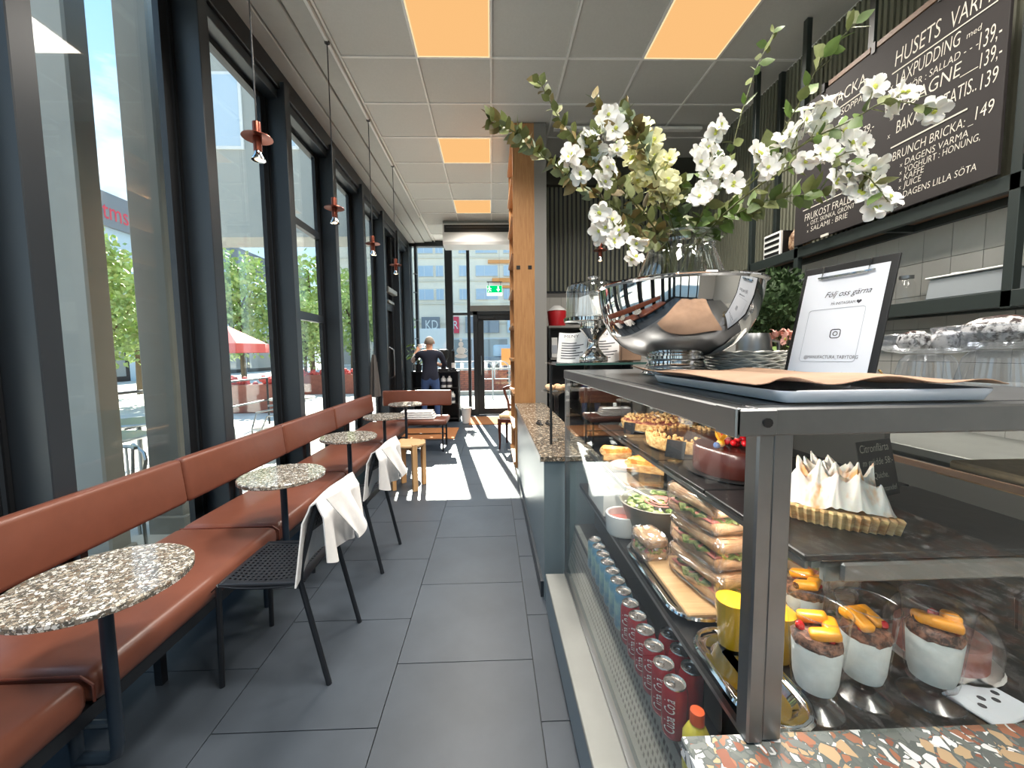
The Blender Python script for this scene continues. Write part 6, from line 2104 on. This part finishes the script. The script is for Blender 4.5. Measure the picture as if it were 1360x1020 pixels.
stem_thing('trailing_vine', 'tall thin vine with sparse leaves before the ceiling light', 'flower stem', PATHS['e5'], ('leaf1', 'leaf2'), 24, 9, 1.2, 0.8, 0.25, 1.0, r=0.0024)
stem_thing('trailing_vine', 'tall thin vine with sparse leaves crossing the chalkboard edge', 'flower stem', PATHS['e6'], ('leaf2', 'leaf1'), 22, 10, 1.4, 0.7, 0.25, 1.0, r=0.0024)
stem_thing('blossom_branch', 'long white blossom stem arching in front of the chalkboard', 'flower stem', PATHS['w4'], ('leaf2', 'leaf1'), 26, 11, 1.1, 0.8, 0.0, 0.95, B4, BL, 1.15)
stem_thing('blossom_branch', 'white blossom stem drooping at the right below the arching one', 'flower stem', PATHS['w5'], ('leaf2', 'leaf1'), 26, 12, 1.1, 0.8, 0.0, 0.95, B5, BL, 1.1)
stem_thing('leafy_branch', 'dark green leafy branch under the white blossoms on the right', 'flower stem', PATHS['f1'], ('leaf2', 'leaf2', 'leaf1'), 52, 13, 1.5, 0.9, 0.0)
stem_thing('leafy_branch', 'short leafy branch right above the vase mouth', 'flower stem', PATHS['f2'], ('leaf2', 'leaf1', 'leaf3'), 60, 14, 1.2, 1.0, 0.0)

# ================================================================== BACK BAR: steel rack, chalkboard, shelves
XBd = 2.322
rack = T('steel_rack', 'dark green steel rack hung from the ceiling carrying the chalkboard and shelves', 'rack', (2.36, 0, 0))
RX = 2.36
def rb(x0, x1, y0, y1, z0, z1, nm='upright', m='darkgreen'):
    return box(x0 - RX, x1 - RX, y0, y1, z0, z1, 0.002).build(nm, M[m], rack, False)
for y in (3.60, 3.045, 1.765, 0.6):
    rb(2.35, 2.39, y - 0.02, y + 0.02, 1.54, ZC)
for y in (3.60, 1.765, 0.6):
    rb(2.57, 2.61, y - 0.02, y + 0.02, 1.54, ZC)
for z in (2.065, 1.545):
    rb(2.35, 2.39, 0.6, 3.6, z, z + 0.075, 'rail')
    rb(2.57, 2.61, 0.6, 3.6, z, z + 0.075, 'rail')
    for y in (3.58, 2.4, 1.765, 0.62):
        rb(2.39, 2.57, y - 0.015, y + 0.015, z, z + 0.04, 'cross_rail')
rb(2.39, 2.57, 0.62, 3.58, 2.105, 2.125, 'shelf_board', 'brownwood')
rb(2.39, 2.57, 0.62, 3.58, 1.60, 1.62, 'shelf_board', 'darkgreen')
rb(2.36, 2.38, 2.50, 2.54, 3.15, ZC, 'upright')

cb_ = T('chalkboard', 'large black chalkboard menu with handwritten white Swedish dishes', 'chalkboard', (XBd, 2.42, 2.15))
box(0.006, 0.024, -0.605, 0.62, 0.0, 1.0, 0.002).build('board', M['board'], cb_, False)
for a, b_ in ((-0.605, -0.33), (-0.31, 0.02), (0.06, 0.36)):
    box(0.0, 0.026, a, b_, 1.002, 1.035, 0.002).build('wood_rail', M['brownwood'], cb_, False)
for y in (-0.32, 0.04, 0.40):
    box(-0.002, 0.03, y - 0.012, y + 0.012, 0.985, 1.045).build('clamp', M['blackp'], cb_, False)
def ct_(s, y, z, w, h, sh=0.12):
    text(s, cb_, fr((0.0045, y - 2.42, z - 2.15), (0, -1, 0), (0, 0, 1), (-1, 0, 0)), w, h, M['chalk'], sh)
def cl_(y0, y1, z, th=0.006):
    box(0.0035, 0.0055, y1 - 2.42, y0 - 2.42, z - 2.15 - th / 2, z - 2.15 + th / 2).build('chalk_line', M['chalk'], cb_, False)
ct_('HUSETS', 2.325, 2.965, 0.23, 0.085)
ct_('VARMA', 2.05, 2.955, 0.205, 0.085)
cl_(2.338, 1.861, 2.935)
ct_('x', 2.345, 2.85, 0.016, 0.03)
ct_('LAXPUDDING', 2.312, 2.850, 0.31, 0.068)
ct_('med', 1.976, 2.855, 0.06, 0.028)
ct_('139,-', 1.922, 2.765, 0.085, 0.078)
ct_('SMÖR : SALLAD - - -', 2.275, 2.785, 0.35, 0.036)
ct_('x', 2.345, 2.70, 0.016, 0.03)
ct_('LASAGNE__', 2.304, 2.70, 0.385, 0.068)
ct_('139,-', 1.913, 2.675, 0.082, 0.07)
ct_('x', 2.345, 2.58, 0.016, 0.03)
ct_('BAKAD POTATIS..', 2.295, 2.585, 0.375, 0.068)
ct_('139', 1.905, 2.575, 0.066, 0.07)
cl_(2.32, 1.951, 2.518, 0.008)
ct_('BRUNCH BRICKA: _', 2.307, 2.438, 0.385, 0.048)
ct_('149', 1.916, 2.446, 0.071, 0.06)
for s, z, w in (('DAGENS VARMA', 2.385, 0.295), ('YOGHURT : HONUNG,', 2.342, 0.345), ('KAFFE', 2.303, 0.104), ('JUICE', 2.262, 0.092), ('DAGENS LILLA SÖTA', 2.208, 0.339)):
    ct_(s, 2.235, z, w, 0.034)
    ct_('x', 2.262, z, 0.014, 0.024)
ct_('GOD MACKA', 2.965, 2.99, 0.46, 0.07)
cl_(2.75, 2.523, 2.955)
ct_('SOPPA', 2.67, 2.90, 0.15, 0.04)
ct_('79,-', 2.502, 2.684, 0.07, 0.05)
ct_('45:-', 2.435, 2.445, 0.085, 0.05)
ct_('(EJ SALLAD 25:-)', 2.913, 2.425, 0.28, 0.034)
cl_(2.96, 2.593, 2.388)
ct_('FRUKOST FRALLA', 2.941, 2.305, 0.405, 0.05)
ct_('OST, SKINKA, GRÖNT', 2.884, 2.264, 0.35, 0.03)
ct_('SALAMI : BRIE', 2.881, 2.217, 0.30, 0.034)
for z in (2.264, 2.217):
    ct_('x', 2.915, z, 0.014, 0.024)
box(-0.004, 0.004, 0.30, 0.36, -0.005, 0.010).build('chalk_stick', M['chalk'], cb_, False)
t = T('second_chalkboard', 'black chalkboard at the right edge of the frame beyond the steel upright', 'chalkboard', (XBd, 1.2, 2.20))
box(0.006, 0.024, -0.5, 0.53, 0, 1.0, 0.002).build('board', M['board'], t, False)
box(0.0, 0.028, -0.5, 0.53, 1.002, 1.03, 0.002).build('wood_rail', M['brownwood'], t, False)

# things on the rack shelves
t = T('slotted_box', 'white and black slotted box at the far end of the upper rack shelf', 'box', (2.46, 3.35, 2.126))
box(-0.07, 0.09, -0.11, 0.09, 0, 0.21, 0.004).build('body', M['blackp'], t, False)
box(-0.09, -0.07, -0.11, 0.09, 0, 0.21, 0.003).build('front_panel', M['porcelain'], t, False)
for k in range(4):
    box(-0.094, -0.09, -0.095, 0.075, 0.025 + 0.047 * k, 0.05 + 0.047 * k).build('slot', M['blackp'], t, False)
t = T('paper_bag', 'crumpled brown bag of bread tied at the top beside the slotted box', 'paper bag', (2.46, 3.15, 2.126))
def fbag(u, v):
    a = 2 * PI * u
    r = 0.055 * (1 - 0.75 * max(0, (v - 0.62) / 0.38) ** 0.6) * (1 + 0.10 * math.sin(a * 7 + 9 * v)) * (0.8 + 0.4 * min(1, v * 5)) + (0.02 * max(0, (v - 0.85) / 0.15))
    return (r * math.cos(a), r * math.sin(a), 0.25 * v)
b = MB().grid(36, 14, fbag)
bmesh.ops.remove_doubles(b.bm, verts=b.bm.verts, dist=1e-4)
b.build('bag', twotone('kraft_bag_print', (120, 84, 56), (206, 178, 146), 18, 0.42, 0.6, 0.6), t)
MB().tube([(0.022 * math.cos(q), 0.022 * math.sin(q), 0.205) for q in [2 * PI * i / 12 for i in range(12)]], 0.004, 5, True).build('tie', M['brownwood'], t)
for k, (y, w, lb) in enumerate(((1.98, 0.17, 'grey plastic tub with lid on the lower rack shelf'),)):
    t = T('plastic_tub', lb, 'tub', (2.47, y, 1.621), 0)
    b = MB().box(-0.06, 0.06, -w, w, 0, 0.115, 0.01)
    for v in b.bm.verts:
        if v.co.z < 0.05:
            v.co.y *= 1.08
    b.build('tub', mat('smoky_plastic', (150, 156, 160), 0.3), t, False)
    box(-0.07, 0.07, -w - 0.008, w + 0.008, 0.116, 0.126, 0.003).build('lid', M['porcelain'], t, False)
    box(-0.03, 0.03, w * 0.3, w * 0.5, 0.126, 0.136).build('lid_grip', M['porcelain'], t, False)
t = T('brown_canister', 'brown canister at the right edge of the lower rack shelf', 'canister', (2.47, 1.60, 1.621))
MB().lathe([(0, 0), (0.055, 0), (0.056, 0.004), (0.056, 0.19), (0, 0.19)], 24).build('body', M['brownwood'], t)
MB().lathe([(0, 0.191), (0.058, 0.191), (0.058, 0.215), (0, 0.22)], 24).build('lid', M['blackp'], t)
t = T('glass_jar', 'small clear jar behind the clipboard on the lower rack shelf', 'jar', (2.47, 2.32, 1.621))
MB().lathe([(0, 0.002), (0.04, 0.002), (0.042, 0.01), (0.042, 0.12), (0.03, 0.14), (0.03, 0.15)], 20).build('jar', M['thin'], t)
MB().lathe([(0, 0.151), (0.033, 0.151), (0.033, 0.17), (0, 0.172)], 20).build('lid', M['steel'], t)

# service counter along the right wall and a raised shelf behind the case
t = T('back_counter', 'grey work counter along the tiled wall behind the case', 'counter', (2.3, 2.6, 0))
box(-0.3, 0.31, -2.5, 2.45, 0.05, 0.86).build('carcass', M['greydark'], t, False)
box(-0.32, 0.32, -2.52, 2.48, 0.86, 0.90, 0.004).build('worktop', M['steeldull'], t, False)
for k in range(8):
    d = box(-0.32, -0.3, -2.48 + 0.61 * k, -1.89 + 0.61 * k, 0.08, 0.84, 0.004).build('door', M['greydark'], t, False)
    MB().tube([(-0.33, -1.95 + 0.61 * k, 0.70), (-0.345, -1.95 + 0.61 * k, 0.70), (-0.345, -1.95 + 0.61 * k, 0.80), (-0.33, -1.95 + 0.61 * k, 0.80)], 0.006, 6).build('handle', M['steel'], d)
t = T('service_shelf', 'raised white service shelf standing right behind the display case', 'shelf', (1.42, 1.5, 0))
box(-0.24, 0.38, -0.85, 0.95, 1.205, 1.24, 0.004).build('shelf_top', M['steeldull'], t, False)
for y in (-0.8, 0.9):
    box(-0.22, 0.36, y - 0.02, y + 0.02, 0, 1.205).build('side_panel', M['greydark'], t, False)
box(0.0, 0.3, -0.75, -0.3, 0.96, 0.98).build('middle_shelf', M['oakx'], t, False)
t = T('chopping_board', 'pale chopping board under the service shelf, seen through the case', 'board', (1.57, 0.98, 0.981))
MB().box(-0.14, 0.14, -0.2, 0.2, 0, 0.03, 0.006).build('board', M['cream'], t, False)


# ribbed glass cake stands with sugared chocolate cakes
def flute_stand(lb, loc, s=1.0):
    t = T('ribbed_cake_stand', lb, 'cake stand', loc, 0, 'ribbed glass cake stands')
    t.scale = (s, s, s)
    rip = lambda j, r, z: 0.02 * (1 if j % 2 else -1)
    MB().lathe([(0.078, 0.0), (0.08, 0.004), (0.072, 0.04), (0.064, 0.08), (0.05, 0.098), (0.0, 0.102)], 72, ripple=rip).build('foot', M['ribglass'], t, False)
    MB().lathe([(0, 0.103), (0.06, 0.104), (0.10, 0.112), (0.118, 0.128), (0.122, 0.150), (0.126, 0.162), (0.122, 0.163), (0.117, 0.150), (0.113, 0.132), (0.097, 0.118), (0, 0.112)], 96, ripple=rip).build('dish', M['ribglass'], t, False)
    MB().tube([(0.124 * math.cos(2 * PI * i / 48), 0.124 * math.sin(2 * PI * i / 48), 0.163) for i in range(48)], 0.003, 6, True).build('rim', M['ribglass'], t)
    return t


def sugared(lb, loc, r, h, seed):
    t = T('sugared_cookie', lb, 'cookie', loc, seed, 'sugar dusted chocolate cookies')
    b = MB().lathe([(0, 0.001), (r * 0.8, 0.001), (r, h * 0.35), (r * 0.9, h * 0.72), (r * 0.5, h * 0.95), (0, h)], 22)
    rn = random.Random(seed)
    for v in b.bm.verts:
        v.co += Vector((rn.uniform(-1, 1), rn.uniform(-1, 1), rn.uniform(-0.6, 0.6) if v.co.z > 0.004 else 0)) * 0.003
    b.build('cookie', M['sugar'], t)
    for q in range(3):
        a = rn.uniform(0, 6.28)
        p = [(0.0, 0.0, h * 1.0), (r * 0.35 * math.cos(a), r * 0.35 * math.sin(a), h * 0.97), (r * 0.7 * math.cos(a + 0.4), r * 0.7 * math.sin(a + 0.4), h * 0.86)]
        MB().tube(p, 0.0028, 5).build('crack', M['chocmatt'], t)


flute_stand('ribbed glass cake stand with small sugared cookies, left one', (1.395, 1.23, 1.2405))
flute_stand('ribbed glass cake stand with the big sugared cake, right one', (1.50, 1.13, 1.2405), 1.12)
for k, (x, y, lb) in enumerate(((-0.066, -0.02, 'sugared chocolate cookie at the left of the left glass stand'), (0.0, -0.045, 'sugared chocolate cookie in the middle of the left glass stand'), (0.064, -0.01, 'sugared chocolate cookie at the right of the left glass stand'), (0.0, 0.05, 'sugared chocolate cookie at the back of the left glass stand'))):
    sugared(lb, (1.395 + x, 1.23 + y, 1.2405 + 0.118), 0.036, 0.056, k + 1)
sugared('large cracked sugar dusted chocolate cake on the right glass stand', (1.46, 1.10, 1.2405 + 0.135), 0.078, 0.075, 9)
sugared('second sugar dusted chocolate cake at the edge of the right glass stand', (1.575, 1.15, 1.2405 + 0.135), 0.04, 0.06, 10)

# moss ball plant, pink flowers and steel jug on the service shelf
t = T('moss_plant', 'bushy dark green plant in a black pot behind the plates', 'plant', (1.53, 2.10, 1.241))
MB().lathe([(0, 0), (0.075, 0), (0.09, 0.16), (0.095, 0.17), (0.08, 0.17), (0.07, 0.15), (0, 0.15)], 20).build('pot', M['blackp'], t)
b = MB()
rn = random.Random(4)
for k in range(1500):
    while True:
        p = Vector((rn.uniform(-1, 1), rn.uniform(-1, 1), rn.uniform(-1, 1)))
        if 0.6 < p.length < 1:
            break
    p.normalize()
    rr = 0.11 + 0.05 * (rn.random() + 0.4 * math.sin(p.x * 7 + 1) * math.sin(p.z * 6))
    c = Vector((p.x * rr, p.y * rr, 0.36 + p.z * rr * 1.25))
    a = (p + Vector((rn.uniform(-1, 1), rn.uniform(-1, 1), rn.uniform(-1, 1)))).normalized() * 0.017
    q = a.cross(Vector((rn.uniform(-1, 1), rn.uniform(-1, 1), rn.uniform(-1, 1)))).normalized() * 0.010
    b.bm.faces.new([b.bm.verts.new(v) for v in (c - a, c + q, c + a, c - q)])
me = b.mesh('foliage', M['moss'], False, False)
obj('foliage', me, t, kind='stuff')
MB().ball((0, 0, 0.36), 0.105, (1, 1, 1.25), 14, 10, 0.05).build('core', M['moss'], t)
t = T('pink_flowers', 'low pink flowers in a pot below the bushy plant', 'flowers', (1.44, 1.92, 1.241))
MB().lathe([(0, 0), (0.06, 0), (0.07, 0.11), (0.06, 0.11), (0.05, 0.09), (0, 0.09)], 18).build('pot', M['steeldull'], t)
PK = [blossom_mesh(s, 'pink', 6, 0.038, 0.7) for s in (7, 8)]
for k in range(12):
    a = k * 2.4
    r = 0.02 + 0.006 * k
    p = (r * math.cos(a), r * math.sin(a), 0.20 - 0.004 * k)
    MB().tube([(0, 0, 0.09), p], 0.003, 5).build('stem', M['stem'], t)
    o = obj('blossom', PK[k % 2], t, p, (rn.uniform(-0.2, 1.3), rn.uniform(-0.6, 0.6), a))
    o = obj('leaf', LEAF['leaf2'][k % 2], t, (p[0], p[1], 0.14), (0, 0.4, a + 0.8), 1.2)
t = T('steel_jug', 'brushed steel jug between the silver bowl and the pink flowers', 'jug', (1.25, 1.86, 1.241))
MB().lathe([(0, 0.001), (0.075, 0.001), (0.08, 0.01), (0.072, 0.17), (0.06, 0.20), (0.056, 0.20), (0.068, 0.165), (0.07, 0.02), (0, 0.02)], 28).build('body', M['steel'], t)
MB().tube([(0.07, 0, 0.17), (0.12, 0, 0.16), (0.125, 0, 0.08), (0.076, 0, 0.05)], 0.008, 8).build('handle', M['steel'], t)

# shelf unit in front of the far wall with a red tub
t = T('wall_shelf_unit', 'dark shelf unit against the far tiled wall', 'shelf unit', (1.1, 4.9, 0))
for z in (0.9, 1.28, 1.66):
    box(-0.42, 0.6, -0.18, 0.18, z, z + 0.025).build('shelf', M['greydark'], t, False)
for x in (-0.42, 0.08, 0.575):
    box(x, x + 0.025, -0.18, 0.18, 0, 1.66).build('side_panel', M['frame2'], t, False)
box(-0.42, 0.6, 0.165, 0.18, 0, 1.66).build('back_panel', M['frame2'], t, False)
t = T('red_tub', 'red tub with a white lid at the far wall left of the cake dome', 'tub', (0.80, 4.83, 1.686))
MB().lathe([(0, 0), (0.10, 0), (0.12, 0.17), (0.115, 0.18), (0, 0.18)], 24).build('tub', M['red'], t)
MB().lathe([(0, 0.25), (0.04, 0.245), (0.10, 0.20), (0.122, 0.181), (0, 0.181)], 24).build('lid', M['white'], t)
for k, (x, m, lb) in enumerate(((0.76, 'white', 'white carton on the dark shelf below the red tub'), (0.86, 'blackp', 'black tin on the dark shelf below the red tub'))):
    t = T('shelf_carton' if k == 0 else 'shelf_tin', lb, 'carton' if k == 0 else 'tin', (x, 4.83, 1.306))
    if k == 0:
        box(-0.035, 0.035, -0.05, 0.05, 0, 0.24, 0.004).build('box', M[m], t, False)
        box(-0.03, 0.03, -0.052, -0.05, 0.05, 0.15).build('label_panel', M['inkpale'], t, False)
    else:
        MB().lathe([(0, 0), (0.04, 0), (0.04, 0.16), (0, 0.16)], 18).build('tin', M[m], t)
        MB().lathe([(0, 0.161), (0.042, 0.161), (0.042, 0.18), (0, 0.18)], 18).build('lid', M['steel'], t)
